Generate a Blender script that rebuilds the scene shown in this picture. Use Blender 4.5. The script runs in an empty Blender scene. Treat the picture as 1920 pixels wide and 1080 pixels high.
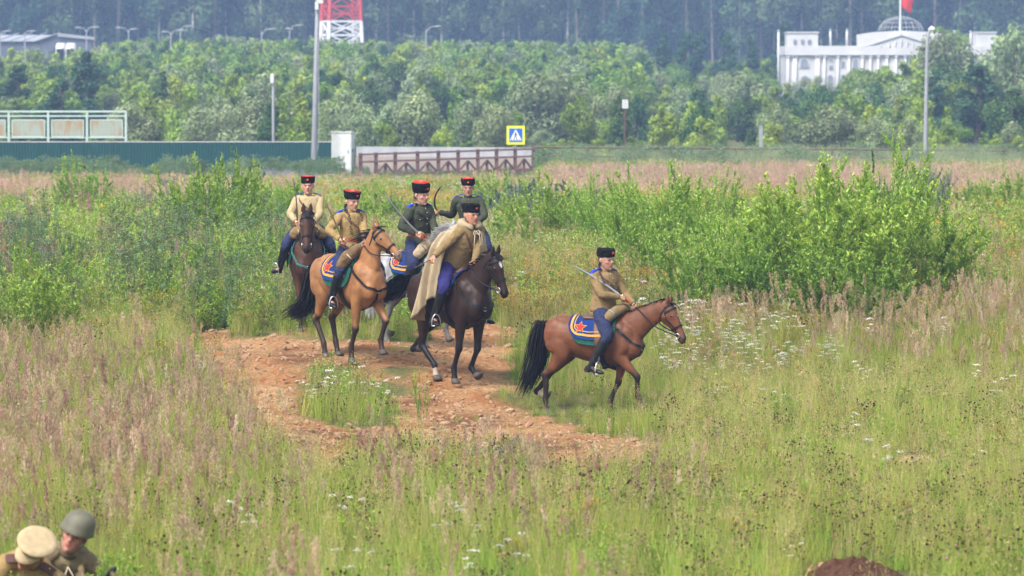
import bpy, bmesh, math, random
import numpy as np
from mathutils import Vector, Matrix
from mathutils.bvhtree import BVHTree

R = math.radians
SC = bpy.context.scene
COL = SC.collection
V3 = Vector
RNG = np.random.default_rng(7)
random.seed(7)

# ------------------------------------------------------------------ camera, light, exposure
FPX = 8000.0                       # focal length in photo pixels (1920 wide)
CAMZ = 4.5
PITCH = math.atan(390 / FPX)
cd = bpy.data.cameras.new('camera')
cd.sensor_width = 36.0
cd.lens = 36.0 * FPX / 1920.0
cd.clip_start = 0.5
cd.clip_end = 8000
cd.dof.use_dof = True
cd.dof.focus_distance = 61.0
cd.dof.aperture_fstop = 4.2
cam = bpy.data.objects.new('camera', cd)
COL.objects.link(cam)
cam.location = (0, 0, CAMZ)
cam.rotation_euler = (math.pi / 2 - PITCH, 0, 0)
SC.camera = cam

SUN_EL, SUN_AZ = 52.0, 218.0       # azimuth clockwise from +Y: behind the camera, to its left
w = bpy.data.worlds.new('World')
SC.world = w
w.use_nodes = True
wn = w.node_tree
wn.nodes.clear()
o_ = wn.nodes.new('ShaderNodeOutputWorld')
bg = wn.nodes.new('ShaderNodeBackground')
sky = wn.nodes.new('ShaderNodeTexSky')
hs = wn.nodes.new('ShaderNodeHueSaturation')
sky.sky_type = 'NISHITA'
sky.sun_disc = False
sky.sun_elevation = R(SUN_EL)
sky.sun_rotation = R(SUN_AZ)
sky.dust_density = 4.0
sky.air_density = 1.0
hs.inputs['Saturation'].default_value = 0.45
bg.inputs[1].default_value = 0.12
wn.links.new(sky.outputs[0], hs.inputs['Color'])
wn.links.new(hs.outputs[0], bg.inputs[0])
wn.links.new(bg.outputs[0], o_.inputs[0])
sd = bpy.data.lights.new('sun', 'SUN')
sd.energy = 1.35
sd.angle = R(12)
sd.color = (1.0, 0.975, 0.94)
sun = bpy.data.objects.new('sun', sd)
COL.objects.link(sun)
sun.location = (-30, -40, 60)
sv = V3((math.sin(R(SUN_AZ)) * math.cos(R(SUN_EL)), math.cos(R(SUN_AZ)) * math.cos(R(SUN_EL)), math.sin(R(SUN_EL))))
sun.rotation_euler = sv.to_track_quat('Z', 'Y').to_euler()
SC.view_settings.view_transform = 'Standard'
SC.view_settings.look = 'None'
SC.view_settings.exposure = 1.58
SC.view_settings.gamma = 1.0
SC.view_settings.use_curve_mapping = False
cy = SC.cycles
cy.max_bounces = 6
cy.diffuse_bounces = 3
cy.glossy_bounces = 2
cy.transmission_bounces = 3
cy.transparent_max_bounces = 8
cy.volume_bounces = 1

# ------------------------------------------------------------------ pixel <-> world helpers
def ray(px, py):
    xc = (px - 960) / FPX
    yc = (540 - py) / FPX
    d = V3((xc, math.cos(PITCH) + yc * math.sin(PITCH), -math.sin(PITCH) + yc * math.cos(PITCH)))
    return d / d.y

def at(px, py, d):
    return V3((0, 0, CAMZ)) + ray(px, py) * d

def project(x, y, z):
    x = np.asarray(x, float); y = np.asarray(y, float); z = np.asarray(z, float) - CAMZ
    dep = y * math.cos(PITCH) - z * math.sin(PITCH)
    up = y * math.sin(PITCH) + z * math.cos(PITCH)
    return 960 + FPX * x / dep, 540 - FPX * up / dep

# ------------------------------------------------------------------ numpy value noise
def _hash(ix, iy, seed):
    h = (ix.astype(np.int64) * 374761393 + iy.astype(np.int64) * 668265263 + seed * 974711) & 0x7fffffff
    h = ((h ^ (h >> 13)) * 1274126177) & 0x7fffffff
    return ((h ^ (h >> 16)) & 0xffff) / 65535.0

def vnoise(x, y, seed=0):
    x = np.asarray(x, float); y = np.asarray(y, float)
    ix = np.floor(x); iy = np.floor(y)
    fx = x - ix; fy = y - iy
    fx = fx * fx * (3 - 2 * fx); fy = fy * fy * (3 - 2 * fy)
    a = _hash(ix, iy, seed); b = _hash(ix + 1, iy, seed)
    c = _hash(ix, iy + 1, seed); d = _hash(ix + 1, iy + 1, seed)
    return (a * (1 - fx) + b * fx) * (1 - fy) + (c * (1 - fx) + d * fx) * fy

def fbm(x, y, seed=0, o=3):
    s = 0; a = 0.5; t = 0
    for k in range(o):
        s = s + a * vnoise(np.asarray(x) * 2 ** k, np.asarray(y) * 2 ** k, seed + k); t += a; a *= 0.5
    return s / t

def smooth(a, b, x):
    t = np.clip((x - a) / (b - a), 0, 1)
    return t * t * (3 - 2 * t)

# ------------------------------------------------------------------ mesh building
class MB:
    """collects closed and open pieces; becomes ONE mesh object"""
    def __init__(self):
        self.v = []; self.f = []; self.n = 0; self.c = []
    def add(self, vs, fs, col=None):
        o = self.n
        self.v.extend([tuple(p) for p in vs])
        self.f.extend([tuple(i + o for i in f) for f in fs])
        self.n += len(vs)
        if col is not None:
            self.c.extend([tuple(col)] * len(vs))
        return self
    def box(self, c, s, m=None):
        hx, hy, hz = s[0] / 2, s[1] / 2, s[2] / 2
        vs = [V3((x * hx, y * hy, z * hz)) for x in (-1, 1) for y in (-1, 1) for z in (-1, 1)]
        if m is not None: vs = [m @ p for p in vs]
        vs = [p + V3(c) for p in vs]
        return self.add(vs, [(0, 1, 3, 2), (4, 6, 7, 5), (0, 4, 5, 1), (2, 3, 7, 6), (0, 2, 6, 4), (1, 5, 7, 3)])
    def bar(self, a, b, w, h=None, up=(0, 0, 1)):
        a = V3(a); b = V3(b); h = h or w
        t = (b - a).normalized(); u = V3(up)
        s = t.cross(u)
        if s.length < 1e-4: s = t.cross(V3((1, 0, 0)))
        s.normalize(); u = s.cross(t)
        vs = [p + s * (i * w / 2) + u * (j * h / 2) for p in (a, b) for (i, j) in ((-1, -1), (1, -1), (1, 1), (-1, 1))]
        return self.add(vs, [(3, 2, 1, 0), (4, 5, 6, 7), (0, 1, 5, 4), (1, 2, 6, 5), (2, 3, 7, 6), (3, 0, 4, 7)])
    def loft(self, secs, n=14, cap=True, p=2.0):
        """secs: (centre, axis a, axis b, ra, rb)"""
        vs = []; fs = []
        for (c, a, b, ra, rb) in secs:
            for k in range(n):
                th = 2 * math.pi * k / n
                ct, st = math.cos(th), math.sin(th)
                if p != 2.0:
                    ct = math.copysign(abs(ct) ** (2 / p), ct); st = math.copysign(abs(st) ** (2 / p), st)
                vs.append(V3(c) + V3(a) * (ra * ct) + V3(b) * (rb * st))
        for i in range(len(secs) - 1):
            for k in range(n):
                k2 = (k + 1) % n
                fs.append((i * n + k, i * n + k2, (i + 1) * n + k2, (i + 1) * n + k))
        if cap:
            fs.append(tuple(reversed(range(n))))
            fs.append(tuple((len(secs) - 1) * n + k for k in range(n)))
        return self.add(vs, fs)
    def tube(self, pts, rad, n=10, side=(0, 1, 0), smooth_n=0, cap=True, round_end=True):
        """pts list, rad list of r or (r_side, r_other)"""
        pts = [V3(p) for p in pts]
        rad = [(r, r) if not isinstance(r, (tuple, list)) else tuple(r) for r in rad]
        if smooth_n:
            pts, rad = spline(pts, rad, smooth_n)
        secs = []
        m = len(pts)
        for i in range(m):
            t = (pts[min(i + 1, m - 1)] - pts[max(i - 1, 0)])
            if t.length < 1e-7: t = V3((0, 0, 1))
            t.normalize()
            s = V3(side); a = s - t * s.dot(t)
            if a.length < 0.05:
                s = V3((1, 0.1, 0.2)); a = s - t * s.dot(t)
            a.normalize(); b = t.cross(a)
            secs.append([pts[i], a, b, rad[i][0], rad[i][1], t])
        if round_end:
            s0 = secs[0]; s1 = secs[-1]
            r0 = min(s0[3], s0[4]); r1 = min(s1[3], s1[4])
            pre = [[s0[0] - s0[5] * r0 * k, s0[1], s0[2], s0[3] * q, s0[4] * q] for k, q in ((0.95, 0.3), (0.7, 0.7))]
            post = [[s1[0] + s1[5] * r1 * k, s1[1], s1[2], s1[3] * q, s1[4] * q] for k, q in ((0.7, 0.7), (0.95, 0.3))]
            secs = pre + [s[:5] for s in secs] + post
        else:
            secs = [s[:5] for s in secs]
        return self.loft(secs, n, cap)
    def ball(self, c, r, seg=12, m=None):
        """ellipsoid; r scalar or 3 radii; m rotation"""
        if not isinstance(r, (tuple, list)): r = (r, r, r)
        vs = [V3((0, 0, -r[2]))]; fs = []
        rings = max(4, seg // 2)
        for i in range(1, rings):
            ph = -math.pi / 2 + math.pi * i / rings
            for k in range(seg):
                th = 2 * math.pi * k / seg
                vs.append(V3((r[0] * math.cos(ph) * math.cos(th), r[1] * math.cos(ph) * math.sin(th), r[2] * math.sin(ph))))
        vs.append(V3((0, 0, r[2])))
        for k in range(seg):
            fs.append((0, 1 + (k + 1) % seg, 1 + k))
        for i in range(rings - 2):
            for k in range(seg):
                a = 1 + i * seg + k; b = 1 + i * seg + (k + 1) % seg
                fs.append((a, b, b + seg, a + seg))
        top = len(vs) - 1; o = 1 + (rings - 2) * seg
        for k in range(seg):
            fs.append((o + k, o + (k + 1) % seg, top))
        if m is not None: vs = [m @ p for p in vs]
        return self.add([p + V3(c) for p in vs], fs)
    def torus(self, c, ax, R_, r, n=16, k=6, sx=1.0, sy=1.0, up=(0, 0, 1), arc=(0, 2 * math.pi)):
        ax = V3(ax).normalized(); u = V3(up); a = u - ax * u.dot(ax)
        if a.length < 1e-3: a = V3((1, 0, 0)) - ax * ax.x
        a.normalize(); b = ax.cross(a)
        full = abs(arc[1] - arc[0] - 2 * math.pi) < 1e-6
        pts = [V3(c) + a * (R_ * sx * math.cos(t)) + b * (R_ * sy * math.sin(t)) for t in np.linspace(arc[0], arc[1], n + 1)]
        return self.tube(pts, [r] * len(pts), n=k, side=ax, round_end=False)
    def ribbon(self, pts, nrm, width, thick=0.006):
        """flat strap along pts with outward normals"""
        pts = [V3(p) for p in pts]; m = len(pts); secs = []
        for i in range(m):
            t = (pts[min(i + 1, m - 1)] - pts[max(i - 1, 0)]).normalized()
            nn = V3(nrm[i]); nn = (nn - t * nn.dot(t)).normalized()
            s = t.cross(nn)
            secs.append((pts[i], s, nn, width / 2, thick / 2))
        vs = []; fs = []
        for (c, s, nn, a, b) in secs:
            vs += [c - s * a - nn * b, c + s * a - nn * b, c + s * a + nn * b, c - s * a + nn * b]
        for i in range(m - 1):
            for k in range(4):
                k2 = (k + 1) % 4
                fs.append((i * 4 + k, i * 4 + k2, i * 4 + 4 + k2, i * 4 + 4 + k))
        fs.append((3, 2, 1, 0)); o = (m - 1) * 4
        fs.append((o, o + 1, o + 2, o + 3))
        return self.add(vs, fs)
    def prism(self, poly, z0, z1, m):
        """polygon (2D) extruded along local z, placed by matrix m"""
        n = len(poly)
        vs = [m @ V3((p[0], p[1], z)) for z in (z0, z1) for p in poly]
        fs = [tuple(reversed(range(n))), tuple(n + i for i in range(n))]
        fs += [(i, (i + 1) % n, n + (i + 1) % n, n + i) for i in range(n)]
        return self.add(vs, fs)
    def mesh(self, name):
        me = bpy.data.meshes.new(name)
        me.from_pydata(self.v, [], self.f)
        if self.c and len(self.c) == len(self.v):
            a = me.color_attributes.new('col', 'FLOAT_COLOR', 'POINT')
            arr = np.ones((len(self.v), 4), np.float32); arr[:, :3] = np.array(self.c)[:, :3]
            a.data.foreach_set('color', arr.ravel())
        me.update()
        return me
    def build(self, name, m, parent=None, smooth_=False):
        return link(name, self.mesh(name), m, parent, smooth_)

def spline(pts, rad, sub):
    P = [V3(p) for p in pts]; out = []; ro = []
    n = len(P)
    for i in range(n - 1):
        p0 = P[max(i - 1, 0)]; p1 = P[i]; p2 = P[i + 1]; p3 = P[min(i + 2, n - 1)]
        for k in range(sub):
            t = k / sub
            q = 0.5 * ((2 * p1) + (p2 - p0) * t + (2 * p0 - 5 * p1 + 4 * p2 - p3) * t * t + (3 * p1 - p0 - 3 * p2 + p3) * t ** 3)
            out.append(q)
            ro.append(tuple(rad[i][j] * (1 - t) + rad[i + 1][j] * t for j in range(len(rad[i]))))
    out.append(P[-1]); ro.append(rad[-1])
    return out, ro

def link(name, me, m=None, parent=None, smooth_=False):
    o = bpy.data.objects.new(name, me)
    COL.objects.link(o)
    if m is not None and not me.materials:
        me.materials.append(m)
    if smooth_:
        me.polygons.foreach_set('use_smooth', [True] * len(me.polygons))
    if parent is not None: o.parent = parent
    return o

def fuse(mb, voxel, it=2, fac=0.5):
    """union of the closed pieces as one continuous skin"""
    me = mb.mesh('tmp')
    o = bpy.data.objects.new('tmp', me)
    COL.objects.link(o)
    m = o.modifiers.new('r', 'REMESH'); m.mode = 'VOXEL'; m.voxel_size = voxel; m.use_smooth_shade = True
    if it:
        s = o.modifiers.new('s', 'SMOOTH'); s.iterations = it; s.factor = fac
    dg = bpy.context.evaluated_depsgraph_get()
    ev = o.evaluated_get(dg)
    out = bpy.data.meshes.new_from_object(ev)
    bpy.data.objects.remove(o); bpy.data.meshes.remove(me)
    out.materials.clear()
    out.polygons.foreach_set('use_smooth', [True] * len(out.polygons))
    return out

def get_v(me):
    a = np.empty(len(me.vertices) * 3); me.vertices.foreach_get('co', a); return a.reshape(-1, 3)

def get_n(me):
    a = np.empty(len(me.vertices) * 3); me.vertex_normals.foreach_get('vector', a); return a.reshape(-1, 3)

def set_v(me, a):
    me.vertices.foreach_set('co', np.ascontiguousarray(a, dtype=np.float32).ravel()); me.update()

def set_col(me, c, name='col'):
    a = me.color_attributes.new(name, 'FLOAT_COLOR', 'POINT')
    arr = np.ones((len(c), 4), np.float32); arr[:, :3] = c
    a.data.foreach_set('color', arr.ravel())

def n3(p, f, seed=0):
    """cheap 3D noise in [-1,1] for an array of points"""
    p = p * f
    return (vnoise(p[:, 0] + p[:, 2] * 0.37, p[:, 1] - p[:, 2] * 0.61, seed) + vnoise(p[:, 2] + 3.1 + p[:, 1] * 0.31, p[:, 0] * 0.83 + p[:, 2] * 0.5, seed + 5)) - 1.0

def wrinkle(me, amp, f, seed=0):
    v = get_v(me); n = get_n(me)
    d = n3(v, f, seed) * 0.65 + n3(v, f * 2.1, seed + 9) * 0.35
    d = 1 - 2 * np.abs(d)                    # ridged: reads as cloth folds
    set_v(me, v + n * (d * amp)[:, None])

def np_mesh(name, Vt, quads=None, tris=None, col=None):
    me = bpy.data.meshes.new(name)
    nq = 0 if quads is None else len(quads); nt = 0 if tris is None else len(tris)
    me.vertices.add(len(Vt)); me.vertices.foreach_set('co', np.ascontiguousarray(Vt, np.float32).ravel())
    loops = []
    starts = []; tot = 0
    if nq: loops.append(np.asarray(quads).ravel()); starts.append(np.arange(nq) * 4); tot = nq * 4
    if nt: loops.append(np.asarray(tris).ravel()); starts.append(tot + np.arange(nt) * 3)
    L = np.concatenate(loops).astype(np.int32)
    me.loops.add(len(L)); me.loops.foreach_set('vertex_index', L)
    me.polygons.add(nq + nt); me.polygons.foreach_set('loop_start', np.concatenate(starts).astype(np.int32))
    if col is not None: set_col(me, col)
    me.update(calc_edges=True)
    return me

def empty(name, loc=(0, 0, 0), rz=0.0):
    o = bpy.data.objects.new(name, None)
    COL.objects.link(o); o.location = loc; o.rotation_euler = (0, 0, rz)
    o.empty_display_size = 0.3
    return o

def tag(o, label=None, cat=None, group=None, kind=None):
    if label: o['label'] = label
    if cat: o['category'] = cat
    if group: o['group'] = group
    if kind: o['kind'] = kind
    return o

# ------------------------------------------------------------------ materials
def newmat(name):
    m = bpy.data.materials.new(name); m.use_nodes = True
    nt = m.node_tree; b = nt.nodes['Principled BSDF']
    return m, nt, b

TONE = 0.88
def mat(name, c, rough=0.7, var=0.25, scale=20.0, bump=0.0, bscale=60.0, spec=0.3, metal=0.0, c2=None, detail=4):
    c = tuple(x * TONE for x in c)
    m, nt, b = newmat(name)
    tc = nt.nodes.new('ShaderNodeTexCoord')
    nz = nt.nodes.new('ShaderNodeTexNoise'); nz.inputs['Scale'].default_value = scale; nz.inputs['Detail'].default_value = detail
    nt.links.new(tc.outputs['Object'], nz.inputs['Vector'])
    rp = nt.nodes.new('ShaderNodeValToRGB')
    rp.color_ramp.elements[0].position = 0.3; rp.color_ramp.elements[1].position = 0.7
    lo = tuple(x * (1 - var) for x in c) if c2 is None else tuple(c2)
    hi = tuple(min(1, x * (1 + var)) for x in c) if c2 is None else tuple(c)
    rp.color_ramp.elements[0].color = (*lo, 1); rp.color_ramp.elements[1].color = (*hi, 1)
    nt.links.new(nz.outputs['Fac'], rp.inputs[0])
    nt.links.new(rp.outputs[0], b.inputs['Base Color'])
    b.inputs['Roughness'].default_value = rough
    b.inputs['Metallic'].default_value = metal
    b.inputs['Specular IOR Level'].default_value = spec
    if bump:
        n2 = nt.nodes.new('ShaderNodeTexNoise'); n2.inputs['Scale'].default_value = bscale; n2.inputs['Detail'].default_value = 3
        nt.links.new(tc.outputs['Object'], n2.inputs['Vector'])
        bp = nt.nodes.new('ShaderNodeBump'); bp.inputs['Strength'].default_value = bump; bp.inputs['Distance'].default_value = 0.02
        nt.links.new(n2.outputs['Fac'], bp.inputs['Height'])
        nt.links.new(bp.outputs[0], b.inputs['Normal'])
    return m

def leafmat(name, trans=0.35, hue=0.02, val=0.25, gloss=0.0, attr='col'):
    """foliage: per-leaf colour from the mesh, a little variation per plant, light through the leaf"""
    m = bpy.data.materials.new(name); m.use_nodes = True
    nt = m.node_tree; nt.nodes.clear()
    out = nt.nodes.new('ShaderNodeOutputMaterial')
    at_ = nt.nodes.new('ShaderNodeAttribute'); at_.attribute_name = attr
    oi = nt.nodes.new('ShaderNodeObjectInfo')
    h = nt.nodes.new('ShaderNodeHueSaturation')
    mh = nt.nodes.new('ShaderNodeMapRange'); mh.inputs[3].default_value = 0.5 - hue; mh.inputs[4].default_value = 0.5 + hue
    mv = nt.nodes.new('ShaderNodeMapRange'); mv.inputs[3].default_value = 1 - val; mv.inputs[4].default_value = 1 + val
    wn_ = nt.nodes.new('ShaderNodeTexWhiteNoise'); wn_.noise_dimensions = '1D'
    nt.links.new(oi.outputs['Random'], mh.inputs[0])
    nt.links.new(oi.outputs['Random'], wn_.inputs['W'])
    nt.links.new(wn_.outputs['Value'], mv.inputs[0])
    nt.links.new(mh.outputs[0], h.inputs['Hue']); nt.links.new(mv.outputs[0], h.inputs['Value'])
    nt.links.new(at_.outputs['Color'], h.inputs['Color'])
    d = nt.nodes.new('ShaderNodeBsdfDiffuse'); t = nt.nodes.new('ShaderNodeBsdfTranslucent')
    mx = nt.nodes.new('ShaderNodeMixShader'); mx.inputs[0].default_value = trans
    nt.links.new(h.outputs[0], d.inputs[0]); nt.links.new(h.outputs[0], t.inputs[0])
    nt.links.new(d.outputs[0], mx.inputs[1]); nt.links.new(t.outputs[0], mx.inputs[2])
    last = mx
    if gloss:
        g = nt.nodes.new('ShaderNodeBsdfGlossy'); g.inputs['Roughness'].default_value = 0.45
        m2 = nt.nodes.new('ShaderNodeMixShader'); m2.inputs[0].default_value = gloss
        nt.links.new(mx.outputs[0], m2.inputs[1]); nt.links.new(g.outputs[0], m2.inputs[2]); last = m2
    nt.links.new(last.outputs[0], out.inputs[0])
    return m

def attrmat(name, rough=0.6, var=0.2, scale=25, spec=0.3, bump=0.0, bscale=80, sheen=0.0, stretch=None):
    """colour from the mesh attribute times a fine noise"""
    m, nt, b = newmat(name)
    a = nt.nodes.new('ShaderNodeAttribute'); a.attribute_name = 'col'
    tc = nt.nodes.new('ShaderNodeTexCoord')
    nz = nt.nodes.new('ShaderNodeTexNoise'); nz.inputs['Scale'].default_value = scale; nz.inputs['Detail'].default_value = 4
    if stretch:
        mp = nt.nodes.new('ShaderNodeMapping'); mp.inputs['Scale'].default_value = stretch
        nt.links.new(tc.outputs['Object'], mp.inputs[0]); nt.links.new(mp.outputs[0], nz.inputs['Vector'])
    else:
        nt.links.new(tc.outputs['Object'], nz.inputs['Vector'])
    mr = nt.nodes.new('ShaderNodeMapRange'); mr.inputs[1].default_value = 0.3; mr.inputs[2].default_value = 0.7
    mr.inputs[3].default_value = (1 - var) * TONE; mr.inputs[4].default_value = (1 + var) * TONE
    nt.links.new(nz.outputs['Fac'], mr.inputs[0])
    vm = nt.nodes.new('ShaderNodeVectorMath'); vm.operation = 'SCALE'
    nt.links.new(a.outputs['Color'], vm.inputs[0]); nt.links.new(mr.outputs[0], vm.inputs['Scale'])
    nt.links.new(vm.outputs[0], b.inputs['Base Color'])
    b.inputs['Roughness'].default_value = rough
    b.inputs['Specular IOR Level'].default_value = spec
    if sheen: b.inputs['Sheen Weight'].default_value = sheen
    if bump:
        n2 = nt.nodes.new('ShaderNodeTexNoise'); n2.inputs['Scale'].default_value = bscale
        nt.links.new(tc.outputs['Object'], n2.inputs['Vector'])
        bp = nt.nodes.new('ShaderNodeBump'); bp.inputs['Strength'].default_value = bump; bp.inputs['Distance'].default_value = 0.01
        nt.links.new(n2.outputs['Fac'], bp.inputs['Height']); nt.links.new(bp.outputs[0], b.inputs['Normal'])
    return m
# ------------------------------------------------------------------ terrain
PROF_D = [-200, 5, 24, 33, 45, 56, 62, 67, 75, 90, 110, 140, 170, 205, 260, 300, 400, 500, 600, 700, 900, 1500]
PROF_B = [4.0, 4.0, 4.0, 4.05, 4.3, 4.52, 4.3, 4.02, 3.9, 3.9, 3.95, 4.1, 4.3, 4.5, 4.5, 4.2, 2.6, 0.9, -0.8, -2.2, -4, -6]
def prof(d):
    d = np.asarray(d, float); s = 0
    wd = 1.5 + 0.03 * np.abs(d)
    for k in (-1, -0.5, 0, 0.5, 1): s = s + np.interp(d + k * wd, PROF_D, PROF_B)
    return CAMZ - s / 5

# where the feet of horses and soldiers stand in the photograph (px, py, distance)
FEET = dict(lead=(1108, 772, 58.5), cape=(842, 716, 61.0), tan=(652, 677, 62.0), grey=(776, 642, 64.5),
            bay=(578, 612, 67.0), rear=(884, 592, 72.0), capman=(62, 1147, 33.0), helmetman=(132, 1143, 33.9))
_anch = []
for k_, (px_, py_, d_) in FEET.items():
    p_ = at(px_, py_, d_); _anch.append((p_.x, p_.y, p_.z - float(prof(p_.y))))
_A = np.array(_anch); SIG = 2.0
_K = np.exp(-((_A[:, None, 0] - _A[None, :, 0]) ** 2 + (_A[:, None, 1] - _A[None, :, 1]) ** 2) / (2 * SIG ** 2))
_W = np.linalg.solve(_K + 1e-3 * np.eye(len(_A)), _A[:, 2])
def ground(x, y):
    x = np.asarray(x, float); y = np.asarray(y, float)
    z = prof(y)
    for (ax, ay, _), w_ in zip(_A, _W):
        z = z + w_ * np.exp(-((x - ax) ** 2 + (y - ay) ** 2) / (2 * SIG ** 2))
    near = np.clip(y / 60.0, 0.3, 2.5)
    z = z + (fbm(x / 3.1, y / 3.1, 3) - 0.5) * 0.16 * near + (fbm(x / 0.7, y / 0.7, 4) - 0.5) * 0.05
    return z
def gz(x, y): return float(ground(x, y))

def ground_at(px, py, dmin=18, dmax=700):
    r = ray(px, py); ds = np.concatenate([np.arange(dmin, 120, 0.1), np.arange(120, dmax, 0.5)])
    dz = CAMZ + r.z * ds - ground(r.x * ds, ds)
    i = np.argmax(dz < 0) if (dz < 0).any() else len(ds) - 1
    d = float(ds[i]); return V3((r.x * d, d, gz(r.x * d, d)))

def poly_sd(px, py, poly, sx=1.0, sy=2.0):
    """signed distance (inside > 0) to an outline of bare soil, in photo pixels"""
    px = np.asarray(px, float); py = np.asarray(py, float)
    inside = np.zeros(px.shape, bool); best = np.full(px.shape, 1e9)
    n = len(poly)
    for i in range(n):
        x1, y1 = poly[i]; x2, y2 = poly[(i + 1) % n]
        c = ((y1 > py) != (y2 > py)) & (px < (x2 - x1) * (py - y1) / ((y2 - y1) + 1e-9) + x1)
        inside ^= c
        ax, ay, bx, by = x1 * sx, y1 * sy, x2 * sx, y2 * sy
        qx, qy = px * sx - ax, py * sy - ay
        t = np.clip((qx * (bx - ax) + qy * (by - ay)) / ((bx - ax) ** 2 + (by - ay) ** 2 + 1e-9), 0, 1)
        best = np.minimum(best, np.hypot(qx - t * (bx - ax), qy - t * (by - ay)))
    return np.where(inside, best, -best)

SOIL = [
    [(345, 655), (405, 625), (540, 618), (620, 640), (720, 640), (790, 655), (780, 690), (700, 700), (610, 690), (560, 725), (590, 770), (665, 815), (610, 850), (525, 840), (455, 800), (410, 725)],
    [(760, 640), (830, 615), (870, 590), (960, 600), (965, 690), (935, 735), (985, 765), (1060, 790), (1225, 835), (1225, 905), (1090, 905), (960, 860), (840, 835), (760, 815), (705, 785), (725, 745), (790, 735), (765, 690)],
    [(525, 820), (660, 805), (760, 800), (850, 825), (720, 860), (610, 895), (540, 870)],
    [(1680, 865), (1745, 860), (1765, 890), (1680, 895)],
    [(1480, 1110), (1535, 1068), (1640, 1062), (1710, 1110), (1700, 1180), (1500, 1180)],
]
def soil(x, y, z=None):
    z = ground(x, y) if z is None else z
    px, py = project(x, y, z)
    best = np.full(np.shape(px), -1e9)
    for pl in SOIL: best = np.maximum(best, poly_sd(px, py, pl))
    best = best + (fbm(np.asarray(x) / 0.8, np.asarray(y) / 0.8, 21) - 0.5) * 130 + (fbm(np.asarray(x) / 0.25, np.asarray(y) / 0.25, 23) - 0.5) * 40
    return smooth(-26, 22, best)

xs = np.concatenate([-np.geomspace(700, 13, 40)[:-1], np.arange(-13, 13.01, 0.22), np.geomspace(13, 700, 40)[1:]])
ys = np.concatenate([np.linspace(-150, 22, 22)[:-1], np.arange(22, 84, 0.26), np.geomspace(84, 1400, 110)])
X_, Y_ = np.meshgrid(xs, ys)
Z_ = ground(X_, Y_)
SM = soil(X_, Y_, Z_)
Z_ = Z_ - .16 * np.exp(-((project(X_, Y_, Z_)[0] - 598) / 60) ** 2 - ((project(X_, Y_, Z_)[1] - 822) / 9) ** 2) * SM + SM * (fbm(X_ / 0.45, Y_ / 0.45, 31) - 0.55) * 0.16
nx_, ny_ = len(xs), len(ys)
idx_ = np.arange(nx_ * ny_).reshape(ny_, nx_)
q_ = np.stack([idx_[:-1, :-1], idx_[:-1, 1:], idx_[1:, 1:], idx_[1:, :-1]], -1).reshape(-1, 4)
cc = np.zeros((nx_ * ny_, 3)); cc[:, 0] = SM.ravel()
PX_, PY_ = project(X_, Y_, Z_); dm = 0
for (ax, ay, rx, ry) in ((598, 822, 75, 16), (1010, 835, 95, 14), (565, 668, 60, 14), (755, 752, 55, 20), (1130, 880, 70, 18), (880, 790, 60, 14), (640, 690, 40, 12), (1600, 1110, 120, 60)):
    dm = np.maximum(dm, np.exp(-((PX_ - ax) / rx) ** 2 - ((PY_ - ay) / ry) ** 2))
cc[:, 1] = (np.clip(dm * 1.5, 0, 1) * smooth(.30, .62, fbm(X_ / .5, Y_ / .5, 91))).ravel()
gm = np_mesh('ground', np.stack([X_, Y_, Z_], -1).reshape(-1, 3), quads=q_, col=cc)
m, nt, b = newmat('soil_and_turf')
L = nt.links.new
a = nt.nodes.new('ShaderNodeAttribute'); a.attribute_name = 'col'
tc = nt.nodes.new('ShaderNodeTexCoord')
def noise_(sc, det=5, rough=0.6):
    n = nt.nodes.new('ShaderNodeTexNoise'); n.inputs['Scale'].default_value = sc; n.inputs['Detail'].default_value = det; n.inputs['Roughness'].default_value = rough
    L(tc.outputs['Object'], n.inputs['Vector']); return n
def ramp_(src, stops):
    r = nt.nodes.new('ShaderNodeValToRGB'); e = r.color_ramp.elements
    e[0].position, e[0].color = stops[0][0], (*stops[0][1], 1); e[1].position, e[1].color = stops[-1][0], (*stops[-1][1], 1)
    for p, c in stops[1:-1]:
        x = e.new(p); x.color = (*c, 1)
    L(src, r.inputs[0]); return r
n1 = noise_(1.3); n2 = noise_(14, 8, 0.75); n3_ = noise_(60, 4)
dirt = ramp_(n2.outputs['Fac'], [(0.3, (0.17, 0.085, 0.035)), (0.5, (0.33, 0.195, 0.095)), (0.72, (0.48, 0.345, 0.20))])
dirt2 = ramp_(n1.outputs['Fac'], [(0.38, (0.86, 0.62, 0.48)), (0.62, (1.12, 1.1, 1.05))])
mul = nt.nodes.new('ShaderNodeMix'); mul.data_type = 'RGBA'; mul.blend_type = 'MULTIPLY'; mul.inputs[0].default_value = 1
L(dirt.outputs[0], mul.inputs[6]); L(dirt2.outputs[0], mul.inputs[7])
turf = ramp_(n2.outputs['Fac'], [(0.3, (0.06, 0.06, 0.022)), (0.55, (0.12, 0.125, 0.04)), (0.75, (0.20, 0.17, 0.08))])
mx = nt.nodes.new('ShaderNodeMix'); mx.data_type = 'RGBA'
sep = nt.nodes.new('ShaderNodeSeparateColor'); L(a.outputs['Color'], sep.inputs[0])
dark_patch = nt.nodes.new('ShaderNodeMix'); dark_patch.data_type = 'RGBA'; dark_patch.inputs[7].default_value = (.135, .062, .030, 1)  # darker red-brown patches mixed into the soil colour
L(sep.outputs[1], dark_patch.inputs[0]); L(mul.outputs[2], dark_patch.inputs[6])
L(sep.outputs[0], mx.inputs[0]); L(turf.outputs[0], mx.inputs[6]); L(dark_patch.outputs[2], mx.inputs[7])
L(mx.outputs[2], b.inputs['Base Color']); b.inputs['Roughness'].default_value = 0.95; b.inputs['Specular IOR Level'].default_value = 0.1
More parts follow.
